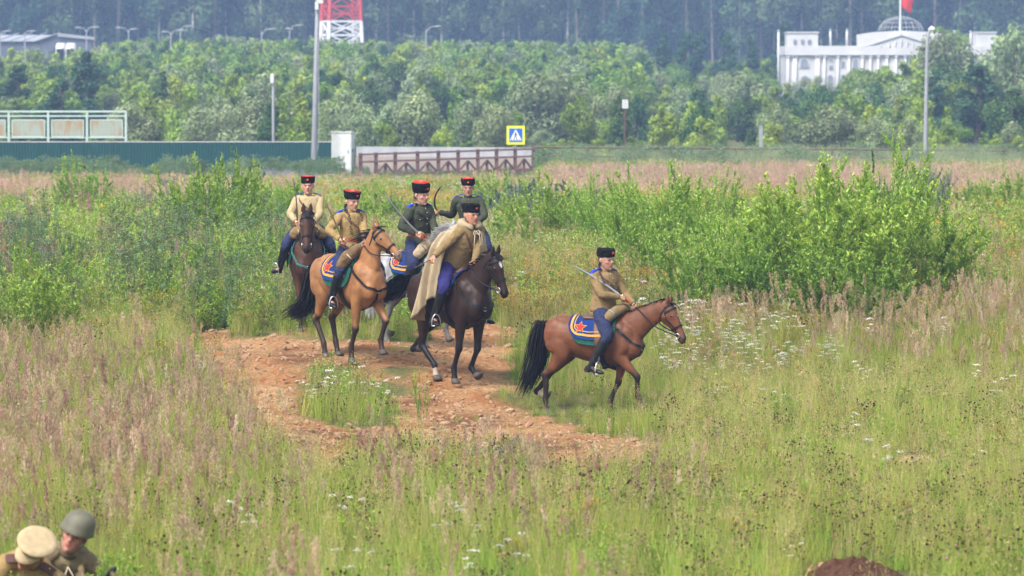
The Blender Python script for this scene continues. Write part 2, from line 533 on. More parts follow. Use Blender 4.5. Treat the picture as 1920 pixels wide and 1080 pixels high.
bp = nt.nodes.new('ShaderNodeBump'); bp.inputs['Strength'].default_value = 0.9; bp.inputs['Distance'].default_value = 0.06
L(n2.outputs['Fac'], bp.inputs['Height']); L(bp.outputs[0], b.inputs['Normal'])
M_GROUND = m
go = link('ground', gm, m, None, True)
tag(go, 'meadow ground with a bare strip of reddish churned soil', None, None, 'structure')
# ------------------------------------------------------------------ horses (local frame: x forward, y to the horse's left, z up; withers about 1.5)
M_COAT = attrmat('horse_coat', rough=0.5, var=0.22, scale=9, spec=0.22, bump=0.12, bscale=90)
M_HAIRB = mat('black_horsehair', (0.008, 0.007, 0.007), rough=0.6, var=0.5, scale=15, spec=0.2)
M_HAIRG = mat('grey_horsehair', (0.42, 0.42, 0.43), rough=0.6, var=0.35, scale=15)
M_HOOF = mat('hoof_horn', (0.075, 0.062, 0.052), rough=0.7, var=0.35, scale=30)
M_EYE = mat('dark_eye', (0.006, 0.004, 0.003), rough=0.12, var=0.1, spec=0.6)
M_LEATHB = mat('black_leather', (0.009, 0.008, 0.008), rough=0.5, var=0.4, scale=30, bump=0.2, bscale=120, spec=0.25)
M_LEATHBR = mat('brown_leather', (0.10, 0.042, 0.024), rough=0.45, var=0.3, scale=30, bump=0.2, bscale=120, spec=0.45)
M_LEATHRED = mat('red_brown_belt_leather', (0.38, 0.06, 0.025), rough=0.5, var=0.2, scale=30, spec=0.4)
M_STEEL = mat('polished_steel', (0.62, 0.63, 0.65), rough=0.28, var=0.12, scale=12, metal=1.0)
M_BRASS = mat('brass', (0.72, 0.50, 0.20), rough=0.3, var=0.15, metal=1.0)
M_BLUE = mat('blue_wool', (0.012, 0.034, 0.155), rough=0.95, var=0.22, scale=60, bump=0.3, bscale=300, spec=0.1)
M_YEL = mat('yellow_braid', (0.52, 0.29, 0.05), rough=0.9, var=0.2, scale=90, bump=0.3, bscale=300, spec=0.1)
M_RED = mat('red_cloth', (0.56, 0.035, 0.025), rough=0.9, var=0.15, scale=60, spec=0.1)
M_PAD = mat('dark_green_felt', (0.015, 0.075, 0.055), rough=0.95, var=0.3, scale=40, bump=0.3, bscale=250, spec=0.1)
M_TEAL = mat('teal_webbing', (0.045, 0.15, 0.13), rough=0.85, var=0.25, scale=40, spec=0.15)
M_WEB = mat('pale_webbing', (0.45, 0.42, 0.36), rough=0.85, var=0.2, scale=40)

TS = np.array([
    [-0.74, 1.19, .07, .09], [-0.71, 1.19, .14, .17], [-0.62, 1.20, .225, .25], [-0.48, 1.20, .27, .285], [-0.30, 1.175, .275, .30],
    [-0.12, 1.135, .275, .315], [0.08, 1.11, .285, .335], [0.28, 1.105, .27, .355], [0.42, 1.12, .245, .375], [0.56, 1.13, .225, .355],
    [0.68, 1.13, .195, .285], [0.77, 1.13, .14, .19], [0.82, 1.13, .07, .09]])
def tors(x): return tuple(float(np.interp(x, TS[:, 0], TS[:, i])) for i in (1, 2, 3))
def TP(x, th, off=0.0):
    """point on (just above) the trunk; th = 0 at the spine, + to the horse's left"""
    zc, hw, hh = tors(x)
    return V3((x, (hw + off) * math.sin(th), zc + (hh + off) * math.cos(th)))
def TN(x, th):
    zc, hw, hh = tors(x)
    return V3((0, math.sin(th) / hw, math.cos(th) / hh)).normalized()

HS = np.array([  # along the head from poll to muzzle: t, half width, half depth, drop of the centre
    [-0.06, .055, .06, .0], [0.04, .085, .115, .01], [0.16, .098, .150, .03], [0.30, .095, .150, .035], [0.45, .074, .115, .018],
    [0.62, .058, .088, .006], [0.78, .055, .075, .0], [0.90, .060, .072, .003], [0.98, .050, .058, .012], [1.03, .03, .03, .02]])

def ik2(A, T, l1, l2, hint):
    A = V3(A); T = V3(T); d = T - A; L = min(d.length, (l1 + l2) * 0.999)
    d.normalize(); T2 = A + d * L
    c = (l1 * l1 + L * L - l2 * l2) / (2 * L); h = math.sqrt(max(0, l1 * l1 - c * c))
    hv = V3(hint); hv = hv - d * hv.dot(d)
    hv.normalize()
    return A + d * c + hv * h, T2

class Horse:
    pass

def make_horse(name, label, loc, yaw, k, coat, legs, poll, nose, headyaw=0.0, points=0.9, hair=None, sock=None,
               mane_fly=0.0, tailv=None, blaze=None, muzzle_c=None, pts_c=(0.010, 0.008, 0.0075), dapple=0.0, mane_side=1, seed=0, leg_top=0.50):
    H = Horse(); loc = V3(loc) - V3((0, 0, .03)); H.k = k; H.loc = V3(loc); H.yaw = yaw
    root = empty(name, loc, yaw); tag(root, label, 'horse', 'horses ridden across the meadow')
    H.root = root
    S = lambda p: V3(p) * k
    rg = random.Random(seed)
    mb = MB()
    # trunk
    xs_ = np.concatenate([np.linspace(-0.74, 0.82, 34)])
    mb.loft([(V3((x, 0, tors(x)[0])), V3((0, 1, 0)), V3((0, 0, 1)), tors(x)[1], tors(x)[2]) for x in xs_], 26)
    # withers, croup and breast muscles
    mb.tube([(0.16, 0, 1.36), (0.38, 0, 1.44), (0.55, 0, 1.42)], [(.10, .06), (.09, .075), (.10, .08)], 12, smooth_n=4)
    mb.tube([(-0.66, 0, 1.34), (-0.45, 0, 1.42), (-0.2, 0, 1.38)], [(.12, .08), (.16, .09), (.13, .07)], 12, smooth_n=4)
    for s in (-1, 1):
        mb.ball((0.70, s * .085, 1.04), (.13, .105, .17), 14)
        mb.ball((-0.52, s * .135, 1.20), (.20, .135, .25), 14)
        mb.ball((0.50, s * .15, 1.17), (.14, .085, .25), 14)
    # neck
    poll = V3(poll); nose = V3(nose)
    base = V3((0.52, 0, 1.235)); mid = base.lerp(poll, 0.5) + V3((0.0, 0, 0.035 if poll.z > 1.75 else 0.02))
    nd = (poll - base).normalized()
    mb.tube([base - nd * 0.10, base.lerp(mid, 0.5), mid, mid.lerp(poll, 0.55), poll - nd * 0.02],
            [(.145, .275), (.125, .235), (.098, .185), (.082, .148), (.072, .115)], 18, side=(0, 1, 0), smooth_n=4)
    # head
    hd = (nose - poll).normalized(); hl = (nose - poll).length
    side = V3((-math.sin(headyaw), math.cos(headyaw), 0)); side = (side - hd * side.dot(hd)).normalized()
    top = side.cross(hd).normalized()
    if top.dot(V3((0, 0, 1))) + top.x * 0.6 < 0: top = -top
    H.hd, H.hside, H.htop, H.poll, H.hl = hd, side, top, poll, hl
    sc = hl / 0.62
    def HP(t, ph, off=0.0):
        """point on the head: ph = 0 on the forehead side, +90 deg to the left"""
        hw = float(np.interp(t, HS[:, 0], HS[:, 1])) * sc; hh = float(np.interp(t, HS[:, 0], HS[:, 2])) * sc; dr = float(np.interp(t, HS[:, 0], HS[:, 3])) * sc
        return poll + hd * (t * hl) - top * (dr + 0.035 * sc) + side * ((hw + off) * math.sin(ph)) + top * ((hh + off) * math.cos(ph))
    H.HP = HP
    secs = []
    for t in np.linspace(-0.06, 1.03, 24):
        hw = float(np.interp(t, HS[:, 0], HS[:, 1])) * sc; hh = float(np.interp(t, HS[:, 0], HS[:, 2])) * sc; dr = float(np.interp(t, HS[:, 0], HS[:, 3])) * sc
        secs.append((poll + hd * (t * hl) - top * (dr + 0.035 * sc), side, top, hw, hh))
    mb.loft(secs, 18, p=2.25)
    for s in (-1, 1):
        mb.ball(HP(0.30, s * 0.95, -0.02), (.034, .034, .026), 10)                      # brow over the eye
        mb.ball(HP(0.22, s * 1.9, -0.045), (.07, .07, .07), 12)                          # cheek
        mb.ball(HP(0.90, s * 1.0, -0.018), (.028, .028, .028), 10)                       # nostril wing
        e0 = HP(0.0, s * 0.62, -0.02); up = (top * 0.55 - hd * 0.85 + side * (s * 0.22)).normalized()
        mb.tube([e0, e0 + up * 0.07 * sc + side * (s * 0.012), e0 + up * 0.125 * sc, e0 + up * 0.185 * sc - side * (s * 0.008)],
                [(.034, .024), (.043, .024), (.033, .02), (.010, .010)], 10, side=side, smooth_n=3)
    mb.ball(HP(0.86, math.pi, -0.03), (.045, .045, .04), 10)                              # chin
    # legs
    dark = []
    H.hoof = []
    for key, (hx, hz, pa) in legs.items():
        s = 1 if key[0] == 'L' else -1
        front = key[1] == 'F'
        y0 = s * (0.150 if front else 0.150); y1 = s * (0.125 if front else 0.125)
        # pastern: from hoof up to the fetlock, leaning pa degrees back from vertical
        hoof = V3((hx, y1, hz + 0.045)); pv = V3((-math.sin(R(pa)), 0, math.cos(R(pa))))
        fet = hoof + pv * 0.17
        if front:
            elb = V3((0.48, y0, 0.93))
            knee, fet = ik2(elb, fet, 0.46, 0.29, (1, 0, 0.05))
            hoof = fet - pv * 0.17
            mb.tube([(0.58, s * .12, 1.28), (0.54, s * .145, 1.08), elb + V3((0.02, 0, 0)), elb.lerp(knee, 0.35), elb.lerp(knee, 0.8)],
                    [(.09, .16), (.10, .165), (.088, .125), (.070, .088), (.047, .055)], 14, smooth_n=4)
            j = elb.lerp(knee, 0.8)
            mb.tube([j, knee, knee.lerp(fet, 0.22), knee.lerp(fet, 0.75), fet], [(.046, .054), (.052, .058), (.036, .042), (.032, .039), (.043, .050)], 12, smooth_n=4)
        else:
            sti = V3((-0.36 + 0.10 * (hx + 0.55), y0 + s * 0.02, 0.93))
            hock, fet = ik2(sti, fet, 0.47, 0.36, (-1, 0, 0.15))
            hoof = fet - pv * 0.17
            mb.tube([(-0.50, s * .12, 1.26), (-0.46, s * .16, 1.08), sti + V3((-0.05, 0, 0.0)), sti.lerp(hock, 0.38) + V3((-0.015, 0, 0)), sti.lerp(hock, 0.85)],
                    [(.12, .22), (.125, .225), (.105, .165), (.070, .105), (.040, .058)], 14, smooth_n=4)
            j = sti.lerp(hock, 0.85)
            mb.tube([j, hock + V3((-0.012, 0, 0.02)), hock.lerp(fet, 0.2), hock.lerp(fet, 0.75), fet], [(.040, .058), (.050, .070), (.038, .052), (.034, .043), (.044, .052)], 12, smooth_n=4)
            knee = hock
        mb.tube([fet, fet.lerp(hoof, 0.5), hoof + pv * 0.02], [(.043, .050), (.036, .041), (.047, .052)], 12, smooth_n=3)
        dark.append((knee, fet, hoof))
        # hoof: a part of its own
        hb = MB()
        hu = pv; fw = V3((math.cos(R(pa)), 0, math.sin(R(pa))))
        ax = V3((0, 1, 0))
        tilt = fw * 0.55 * 0.06
        hb.loft([(S(hoof + hu * 0.028), ax, fw, .046 * k, .050 * k), (S(hoof - hu * 0.005 + tilt * .3), ax, fw, .052 * k, .056 * k),
                 (S(hoof - hu * 0.048 + tilt), ax, fw, .060 * k, .068 * k)], 16)
        H.hoof.append((key, hb))
    body = fuse(mb, 0.0155, 4, 0.5)
    v = get_v(body)
    # coat: base colour with the breed's own dark or pale points
    n = n3(v, 5.0, seed); nf = n3(v, 22.0, seed + 3)
    nb = n3(v, 2.2, seed + 7)
    c = np.array(coat)[None, :] * (1 + 0.24 * n + 0.14 * nf + .22 * nb)[:, None]
    dust = np.clip((.75 - v[:, 2]) / .75, 0, 1) * np.clip(.35 + nf, 0, 1) * .35
    wdark = np.zeros(len(v))
    for (kn, fe, ho) in dark:
        a_, b_ = np.array(kn + (kn - fe) * leg_top), np.array(ho)
        for (p, q, r0, r1) in ((np.array(kn), np.array(fe), .11, .17), (np.array(fe), np.array(ho), .11, .15)):
            t = np.clip(((v - p) @ (q - p)) / ((q - p) @ (q - p)), -leg_top, 1)
            dd = np.linalg.norm(v - p - t[:, None] * (q - p), axis=1)
            up_ = np.clip(-t / max(leg_top, 1e-3), 0, 1)
            wdark = np.maximum(wdark, (1 - smooth(r0, r1, dd)) * (1 - smooth(0.1, 1.0, up_ + 0.15 * n)))
    c = c * (1 - points * wdark)[:, None] + np.array(pts_c)[None] * (points * wdark)[:, None]
    hp = np.array(poll); hdv = np.array(hd)
    tt = ((v - hp) @ hdv) / hl
    hdist = np.linalg.norm(v - hp - (np.clip(tt, 0, 1.05) * hl)[:, None] * hdv, axis=1)
    mz = smooth(0.72, 0.95, tt) * (hdist < 0.2)
    mc = np.array(muzzle_c if muzzle_c else (0.03, 0.022, 0.02))
    c = c * (1 - 0.85 * mz)[:, None] + mc[None] * (0.85 * mz)[:, None]
    if dapple:
        dn = n3(v, 13.0, seed + 40)
        c = c * (1 + dapple * np.clip(dn, -1, 1))[:, None]
    if blaze:
        bp_ = np.array(HP(blaze[0], 0.0)); d_ = (v - bp_)
        al = d_ @ hdv; la = np.linalg.norm(d_ - al[:, None] * hdv, axis=1)
        bw = ((al / blaze[1]) ** 2 + (la / blaze[2]) ** 2 < 1)
        c[bw] = (0.72, 0.68, 0.62)
    if sock:
        for key, colr in sock.items():
            i = list(legs).index(key); fe, ho = np.array(dark[i][1]), np.array(dark[i][2])
            ww = (np.linalg.norm(v - (fe * 0.3 + ho * 0.7), axis=1) < 0.085)
            c[ww] = colr
    c = c * (1 - dust[:, None] * .5) + np.array((.20, .13, .08))[None] * (dust[:, None] * .16)
    set_col(body, np.clip(c, 0, 1))
    set_v(body, v * k)
    H.bvh = BVHTree.FromPolygons([tuple(p) for p in v * k], [tuple(p.vertices) for p in body.polygons])
    def push(p, off):
        q, nn, _, dd = H.bvh.find_nearest(V3(p))
        return q + nn * off if (V3(p) - q).dot(nn) < off else V3(p)
    H.push = push
    link('body', body, M_COAT, root)
    for key, hb in H.hoof: hb.build('hoof', M_HOOF, root, True)
    for s in (-1, 1):
        MB().ball(S(HP(0.285, s * 1.02, -0.006)), (.021 * k,) * 3, 10).build('eye', M_EYE, root, True)
        MB().ball(S(HP(0.925, s * 0.85, -0.004)), (.013 * k, .013 * k, .018 * k), 8).build('nostril', M_EYE, root, True)
    hm = hair or M_HAIRB
    # mane: locks falling from the crest, forelock
    mv = []; mf = []
    def lock(p, d0, d1, L_, w0, segs=4, wd=None):
        p = V3(p); o = len(mv)
        sd = V3(wd) if wd is not None else V3((1, 0, 0))
        for i in range(segs + 1):
            t = i / segs
            d = V3(d0).lerp(V3(d1), t)
            ww = w0 * (1 - 0.85 * t ** 1.5)
            mv.append(p - sd * ww / 2); mv.append(p + sd * ww / 2 + V3((0, 0.002, 0)))
            p = p + d * (L_ / segs)
        for i in range(segs):
            mf.append((o + 2 * i, o + 2 * i + 1, o + 2 * i + 3, o + 2 * i + 2))
    crest0 = V3((0.42, 0, 1.50)); nup = (V3((0, 1, 0)).cross(nd)); nup = -nup if nup.z < 0 else nup
    for i in range(int(230 * (1 + .9 * mane_fly))):
        t = rg.random()
        # crest line follows the top of the neck tube
        c0 = base.lerp(mid, min(1, t * 2)) if t < .5 else mid.lerp(poll, (t - .5) * 2)
        depth = float(np.interp(t, [0, .25, .5, .8, 1], [.265, .23, .182, .145, .112]))
        p = c0 + nup * (depth - 0.012 + rg.uniform(-.01, .012)) + V3((0, rg.uniform(-.02, .02), 0))
        if t < 0.1: p = V3((p.x, p.y, min(p.z, 1.50)))
        ms = mane_side * (1 if rg.random() < .85 else -1)
        d0 = nup * (0.5 + mane_fly * rg.uniform(0.3, 1.4)) + V3((0, ms * .6, 0)) - nd * (0.2 + mane_fly * rg.random())
        d1 = V3((0, ms * .35, -0.9)) * (1 - 0.6 * mane_fly) + nup * (mane_fly * rg.uniform(-.2, .9)) - nd * (0.5 * mane_fly * rg.uniform(0, 1.5))
        lock(p, d0, d1, rg.uniform(.13, .25) * (1 + 0.55 * mane_fly), rg.uniform(.010, .026), 4, nd)
    for i in range(36):
        p = HP(0.0, rg.uniform(-.5, .5), 0.004) - hd * 0.03
        lock(p, top * .6 + hd * .4 + side * rg.uniform(-.2, .2) * (1 + 2 * mane_fly), hd * .95 + top * (.12 + mane_fly * .3) + side * rg.uniform(-.35, .35), rg.uniform(.10, .20), rg.uniform(.008, .016), 4, side)
    me = bpy.data.meshes.new('mane'); me.from_pydata([tuple(p * k) for p in mv], [], mf); me.update()
    link('mane', me, hm, root)
    # tail
    mv = []; mf = []
    tv = tailv or [(-.12, 0, -.05), (-.12, 0, -.35), (-.02, 0, -.5)]
    root_t = V3((-0.72, 0, 1.35))
    tb = MB()
    dock = [root_t + V3((0.06, 0, 0.0)), root_t + V3(tv[0]) * 0.7, root_t + V3(tv[0]) + V3(tv[1]) * 0.45]
    tb.tube([S(p) for p in dock], [.045 * k, .040 * k, .018 * k], 10, smooth_n=4)
    for i in range(420):
        a0 = rg.uniform(0, 6.28); r0 = rg.uniform(0, 1) ** .5
        t0 = rg.random() ** 1.3
        ctrl = [root_t + V3((.02, 0, 0)), root_t + V3(tv[0]), root_t + V3(tv[0]) + V3(tv[1]), root_t + V3(tv[0]) + V3(tv[1]) + V3(tv[2]) * rg.uniform(.5, 1.05)]
        pp, _ = spline(ctrl, [(1,)] * 4, 4)
        st = int(t0 * 4); sp = V3((rg.uniform(-1, 1), rg.uniform(-1, 1), rg.uniform(-.6, .6)))
        o = len(mv); m_ = len(pp); w0 = rg.uniform(.004, .013); sd = V3((rg.uniform(-1, 1), rg.uniform(-1, 1), .2)).normalized()
        for j in range(st, m_):
            t = j / (m_ - 1)
            spread = .026 + .135 * math.sin(min(1, t * 1.15) * 2.2) * (0.4 + .6 * r0)
            p = pp[j] + sp * spread + V3((0, 0, 0.02 * math.sin(j * 1.7 + i)))
            ww = w0 * (1 - .8 * max(0, t - .4) / .6)
            mv.append(p - sd * ww); mv.append(p + sd * ww)
        for j in range(m_ - st - 1):
            mf.append((o + 2 * j, o + 2 * j + 1, o + 2 * j + 3, o + 2 * j + 2))
    tb.add([p * k for p in mv], mf)
    tb.build('tail', hm, root)
    return H

def arcpt(x, a, off): return TP(x, a / 0.33, off), TN(x, a / 0.33)

def sheet(H, name, m, xa, xb, A, r, off, th=0.008, parent=None, rear_drop=0.0):
    """a cloth draped over the trunk, rounded lower corners"""
    nu, nv = 26, 34; vs = []; fs = []
    k = H.k
    for layer in (0, 1):
        for i in range(nu + 1):
            x = xa + (xb - xa) * i / nu
            am = A + rear_drop * (1 - i / nu)
            e = min(x - xa, xb - x)
            if e < r: am = am - r + math.sqrt(max(0, r * r - (r - e) ** 2))
            for j in range(nv + 1):
                a_ = am * (2 * j / nv - 1)
                lift = 0.006 * math.sin(x * 21 + a_ * 9) + (0.012 * (abs(a_) / A) ** 3)
                vs.append(H.push(TP(x, a_ / 0.33, off + lift + layer * th) * k, off * k * .6 + layer * th))
    st = (nu + 1) * (nv + 1)
    for i in range(nu):
        for j in range(nv):
            q = (i * (nv + 1) + j, i * (nv + 1) + j + 1, (i + 1) * (nv + 1) + j + 1, (i + 1) * (nv + 1) + j)
            fs.append(q[::-1]); fs.append(tuple(st + t for t in q))
    rim = [i * (nv + 1) for i in range(nu + 1)] + [nu * (nv + 1) + j for j in range(1, nv + 1)] + [i * (nv + 1) + nv for i in range(nu - 1, -1, -1)] + [j for j in range(nv - 1, 0, -1)]
    for i in range(len(rim)):
        a_, b_ = rim[i], rim[(i + 1) % len(rim)]
        fs.append((a_, b_, st + b_, st + a_))
    return MB().add(vs, fs).build(name, m, parent or H.root, True)

def edge_trim(H, parent, xa, xb, A, r, off, inset, width, m, rear_drop=0.0):
    for s in (-1, 1):
        pts = []; nr = []
        x0, x1 = xa + inset, xb - 0.02
        def am(x):
            a_ = A + rear_drop * (1 - (x - xa) / (xb - xa)) - inset
            e = x - x0
            rr = max(0.03, r - inset)
            if e < rr: a_ = a_ - rr + math.sqrt(max(0, rr * rr - (rr - e) ** 2))
            return a_
        path = [(x0, a_) for a_ in np.linspace(0.05, am(x0), 9)] + [(x, am(x)) for x in np.concatenate([x0 + (r) * (1 - np.cos(np.linspace(0.2, math.pi / 2, 8))), np.linspace(x0 + r + .03, x1, 10)])]
        for (x, a_) in path:
            lift = 0.006 * math.sin(x * 21 + s * a_ * 9) + 0.012 * (a_ / A) ** 3
            pts.append(H.push(TP(x, s * a_ / 0.33, off + lift + .012) * H.k, off * H.k * .6 + .012)); nr.append(TN(x, s * a_ / 0.33))
        MB().ribbon(pts, nr, width * H.k, 0.004).build('braid_trim', m, parent)

def star_on(H, parent, x0, a0, Rr, off, m, name, s, ratio=0.42):
    vs = []; n = 10
    ctr, nn = arcpt(x0, s * a0, off); vs.append(ctr * H.k + nn * 0.004)
    for lay in (0.0, -0.006):
        for i in range(n):
            rr = Rr if i % 2 == 0 else Rr * ratio
            an = math.pi / 2 + i * math.pi / 5
            x = x0 + rr * math.cos(an) * 1.0; a_ = s * (a0 - rr * math.sin(an))
            p, nn = arcpt(x, a_, off); vs.append(H.push(p * H.k + nn * lay, off * H.k * .6 + lay))
    fs = [(0, 1 + i, 1 + (i + 1) % n) for i in range(n)] + [(1 + i, 11 + i, 11 + (i + 1) % n, 1 + (i + 1) % n) for i in range(n)]
    MB().add(vs, fs).build(name, m, parent)

def tack(H, pad=True, cloth=True, plate=M_LEATHB, flap=M_LEATHB, girth=True, star=True, seat_x=0.15):
    k = H.k; root = H.root; S = lambda p: V3(p) * k
    if pad: sheet(H, 'saddle_pad', M_PAD, -0.22, 0.47, 0.555, 0.16, 0.020)
    if cloth:
        xa, xb, A, r, of = -0.275, 0.40, 0.485, 0.18, 0.034
        c = sheet(H, 'saddle_cloth', M_BLUE, xa, xb, A, r, of)
        edge_trim(H, c, xa, xb, A, r, of, 0.055, 0.034, M_YEL)
        edge_trim(H, c, xa, xb, A, r, of, 0.105, 0.012, M_YEL)
        if star:
            for s in (-1, 1):
                star_on(H, c, -0.075, 0.325, 0.112, of + .020, M_YEL, 'star_border', s)
                star_on(H, c, -0.075, 0.325, 0.088, of + .026, M_RED, 'star', s)
    # saddle: seat with pommel and cantle, two flaps
    sb = MB()
    pr = [(-0.10, .06, .13), (-0.05, .05, .16), (0.03, .04, .16), (0.16, .045, .14), (0.27, .07, .11), (0.33, .085, .06)]
    top_ = []
    for (x, h, w_) in pr:
        zc, hw, hh = tors(x); z = zc + hh + 0.03
        top_.append((S((x, 0, z - 0.01)), V3((0, 1, 0)), V3((0, 0, 1)), w_ * k, h * k))
    sb.loft(top_, 16)
    for s in (-1, 1):
        vs = []
        grid = [(x, a_) for x in np.linspace(-0.02, 0.30, 7) for a_ in np.linspace(0.10, 0.56, 9)]
        secs = []
        for a_ in np.linspace(0.08, 0.60, 9):
            wv = 0.085 + 0.02 * math.sin(a_ * 6)
            cx = 0.21 + 0.08 * a_
            th = s * a_ / 0.33
            secs.append((TP(cx, th, .052) * k, V3((1, 0, 0)), TN(cx, th), wv * k, .010 * k))
        sb.loft(secs, 10)
    saddle = sb.build('saddle', flap, root, True)
    if girth:
        pts = []; nr = []
        for th in np.linspace(R(75), R(285), 26): pts.append(TP(0.26, th, .022) * k); nr.append(TN(0.26, th))
        MB().ribbon(pts, nr, 0.085 * k, .012).build('girth', M_LEATHB, root)
    if plate:
        # breastplate: from the saddle down both shoulders to a ring on the chest
        ring = V3((0.80, 0, 1.02)); pb = MB()
        for s in (-1, 1):
            pts = [TP(0.34, s * 0.62, .05), TP(0.46, s * 0.98, .03), TP(0.60, s * 1.28, .045), V3((0.72, s * .155, 1.10)), V3((0.785, s * .075, 1.045)), ring]
            pp, _ = spline(pts, [(1,)] * len(pts), 5)
            nr = [(p - V3((p.x * 0.65, 0, 1.12))).normalized() for p in pp]
            qq = [H.push(S(p), .010) for p in pp]; pb.ribbon(qq, [H.bvh.find_nearest(p)[1] for p in qq], 0.034 * k, .010)
            pb.torus(S(TP(0.52, s * 1.13, .05)), TN(0.52, s * 1.1), .022 * k, .005)
        pb.ribbon([S(ring), S((0.76, 0, .90)), S((0.60, 0, .80)), S((0.40, 0, .735))], [V3((1, 0, -.3))] * 4, .030 * k, .010)
        pb.build('breastplate', plate, root)
        MB().torus(S(ring + V3((.015, 0, 0))), (1, 0, .1), .026 * k, .006).build('breastplate_ring', M_STEEL, root, True)

def bridle(H, hand=None, col=M_LEATHB, hand2=None):
    k = H.k; HP = H.HP; S = lambda p: V3(p) * k
    mb = MB()
    def strap(tphs, wd=.020, off=.010):
        pts = [HP(t, ph, off) for t, ph in tphs]
        nr = [(p - (H.poll + H.hd * ((p - H.poll).dot(H.hd)) - H.htop * .04)).normalized() for p in pts]
        qq = [H.push(S(p), .007) for p in pts]; mb.ribbon(qq, [H.bvh.find_nearest(p)[1] for p in qq], wd * k, .009)
    strap([(0.60, a) for a in np.linspace(-math.pi, math.pi, 25)], .026)                          # noseband
    strap([(0.13, a) for a in np.linspace(-1.7, 1.7, 15)], .024, .014)                              # browband
    strap([(0.02, a) for a in np.linspace(-1.5, 1.5, 13)], .026, .016)                              # headpiece
    for s in (-1, 1):
        strap([(t, s * a) for t, a in ((0.02, 1.5), (0.13, 1.62), (0.3, 1.72), (0.45, 1.72), (0.60, 1.72), (0.76, 1.85))], .020)
        strap([(t, s * a) for t, a in ((0.03, 1.5), (0.10, 2.1), (0.16, 2.7), (0.17, 3.1))], .014)
    mb.build('bridle', col, H.root)
    bits = {}
    for s in (-1, 1):
        p = HP(0.80, s * 1.9, .020); bits[s] = p
        MB().torus(S(p), H.hside, .036 * k, .006 * k, up=H.hd).build('bit_ring', M_STEEL, H.root, True)
    rn = MB()
    for s in (-1, 1):
        tgt = hand if (hand2 is None or s == 1) else hand2
        if tgt is None: continue
        a_ = S(bits[s]); b_ = V3(tgt)
        m1 = a_.lerp(b_, .45) + V3((0, s * .10 * k, -.05))
        nk = a_.lerp(b_, .72) + V3((0, s * .12 * k, .0))
        pp, _ = spline([a_, m1, nk, b_], [(1,)] * 4, 8); pp = [H.push(p, .012) for p in pp]
        rn.tube(pp, [.0085] * len(pp), 6, round_end=False)
    rn.build('reins', col, H.root, True)

def stirrup(H, foot, ankle_top, m=M_STEEL, fwd=V3((1, 0, 0))):
    """foot: point under the ball of the foot (horse-local metres)"""
    c = V3(foot); mb = MB()
    f = V3(fwd).normalized(); sd = V3((0, 0, 1)).cross(f)
    mb.bar(c - sd * .062, c + sd * .062, .045, .012, up=(0, 0, 1))
    pts = [c + sd * (.066 * math.cos(t)) + V3((0, 0, .165 * math.sin(t) ** .8 if math.sin(t) > 0 else 0)) for t in np.linspace(0.0, math.pi, 17)]
    mb.tube(pts, [.0075] * 17, 8, round_end=False, side=f)
    mb.build('stirrup', m, H.root, True)
    tp = c + V3((0, 0, .165)); sb = V3(ankle_top)
    nn = (tp - V3((tp.x, 0, tp.z))).normalized()
    MB().ribbon([tp, tp.lerp(sb, .5), sb], [nn] * 3, .026, .007).build('stirrup_leather', M_LEATHB, H.root)
# ------------------------------------------------------------------ people (frame: x forward, y to the person's left, z up)
M_SKIN = attrmat('skin', rough=0.5, var=0.10, scale=40, spec=0.35)
M_FUR = mat('black_lambskin', (0.007, 0.0065, 0.008), rough=0.95, var=0.6, scale=90, bump=1.0, bscale=140, spec=0.15)
M_NAVY = mat('navy_breeches_cloth', (0.027, 0.033, 0.078), rough=0.9, var=0.25, scale=25, bump=0.15, bscale=200, spec=0.1)
M_NAVY2 = mat('bright_navy_breeches_cloth', (0.030, 0.028, 0.125), rough=0.9, var=0.25, scale=25, bump=0.15, bscale=200, spec=0.1)
M_KHAKI = mat('khaki_cotton', (0.221, 0.152, 0.070), rough=0.9, var=0.18, scale=14, bump=0.25, bscale=40, spec=0.1)
M_TANC = mat('sandy_tan_cotton', (0.288, 0.196, 0.080), rough=0.9, var=0.18, scale=14, bump=0.25, bscale=40, spec=0.1)
M_CREAM = mat('faded_cream_cotton', (0.377, 0.295, 0.164), rough=0.9, var=0.15, scale=14, bump=0.25, bscale=40, spec=0.1)
M_OLIVE = mat('dark_olive_wool', (0.047, 0.051, 0.034), rough=0.9, var=0.22, scale=14, bump=0.25, bscale=40, spec=0.1)
M_CAPE = mat('tan_canvas', (0.36, 0.285, 0.18), rough=0.92, var=0.16, scale=9, bump=0.25, bscale=35, spec=0.1)
M_BROWNC = mat('brown_canvas', (0.16, 0.105, 0.055), rough=0.92, var=0.2, scale=12, bump=0.3, bscale=40, spec=0.1)
M_HAIR = mat('brown_hair', (0.055, 0.026, 0.014), rough=0.5, var=0.5, scale=60, spec=0.4)
M_GREYHAIR = mat('grey_hair', (0.16, 0.13, 0.11), rough=0.6, var=0.4, scale=60)
M_BOOT = mat('black_boot_leather', (0.008, 0.0075, 0.0075), rough=0.4, var=0.4, scale=18, bump=0.2, bscale=30, spec=0.3)
M_SHBLUE = mat('blue_shoulder_board', (0.02, 0.045, 0.40), rough=0.85, var=0.15, scale=60, spec=0.15)
M_SHDARK = mat('dark_shoulder_board', (0.02, 0.022, 0.06), rough=0.85, var=0.15, scale=60, spec=0.15)
M_MAROON = mat('maroon_piping', (0.26, 0.02, 0.035), rough=0.85, var=0.15, scale=60, spec=0.15)
M_CORD = mat('pale_cord', (0.62, 0.52, 0.36), rough=0.9, var=0.15, scale=60)
M_HELM = mat('grey_green_steel_paint', (0.125, 0.118, 0.080), rough=0.6, var=0.15, scale=12, spec=0.35, bump=0.1, bscale=90)
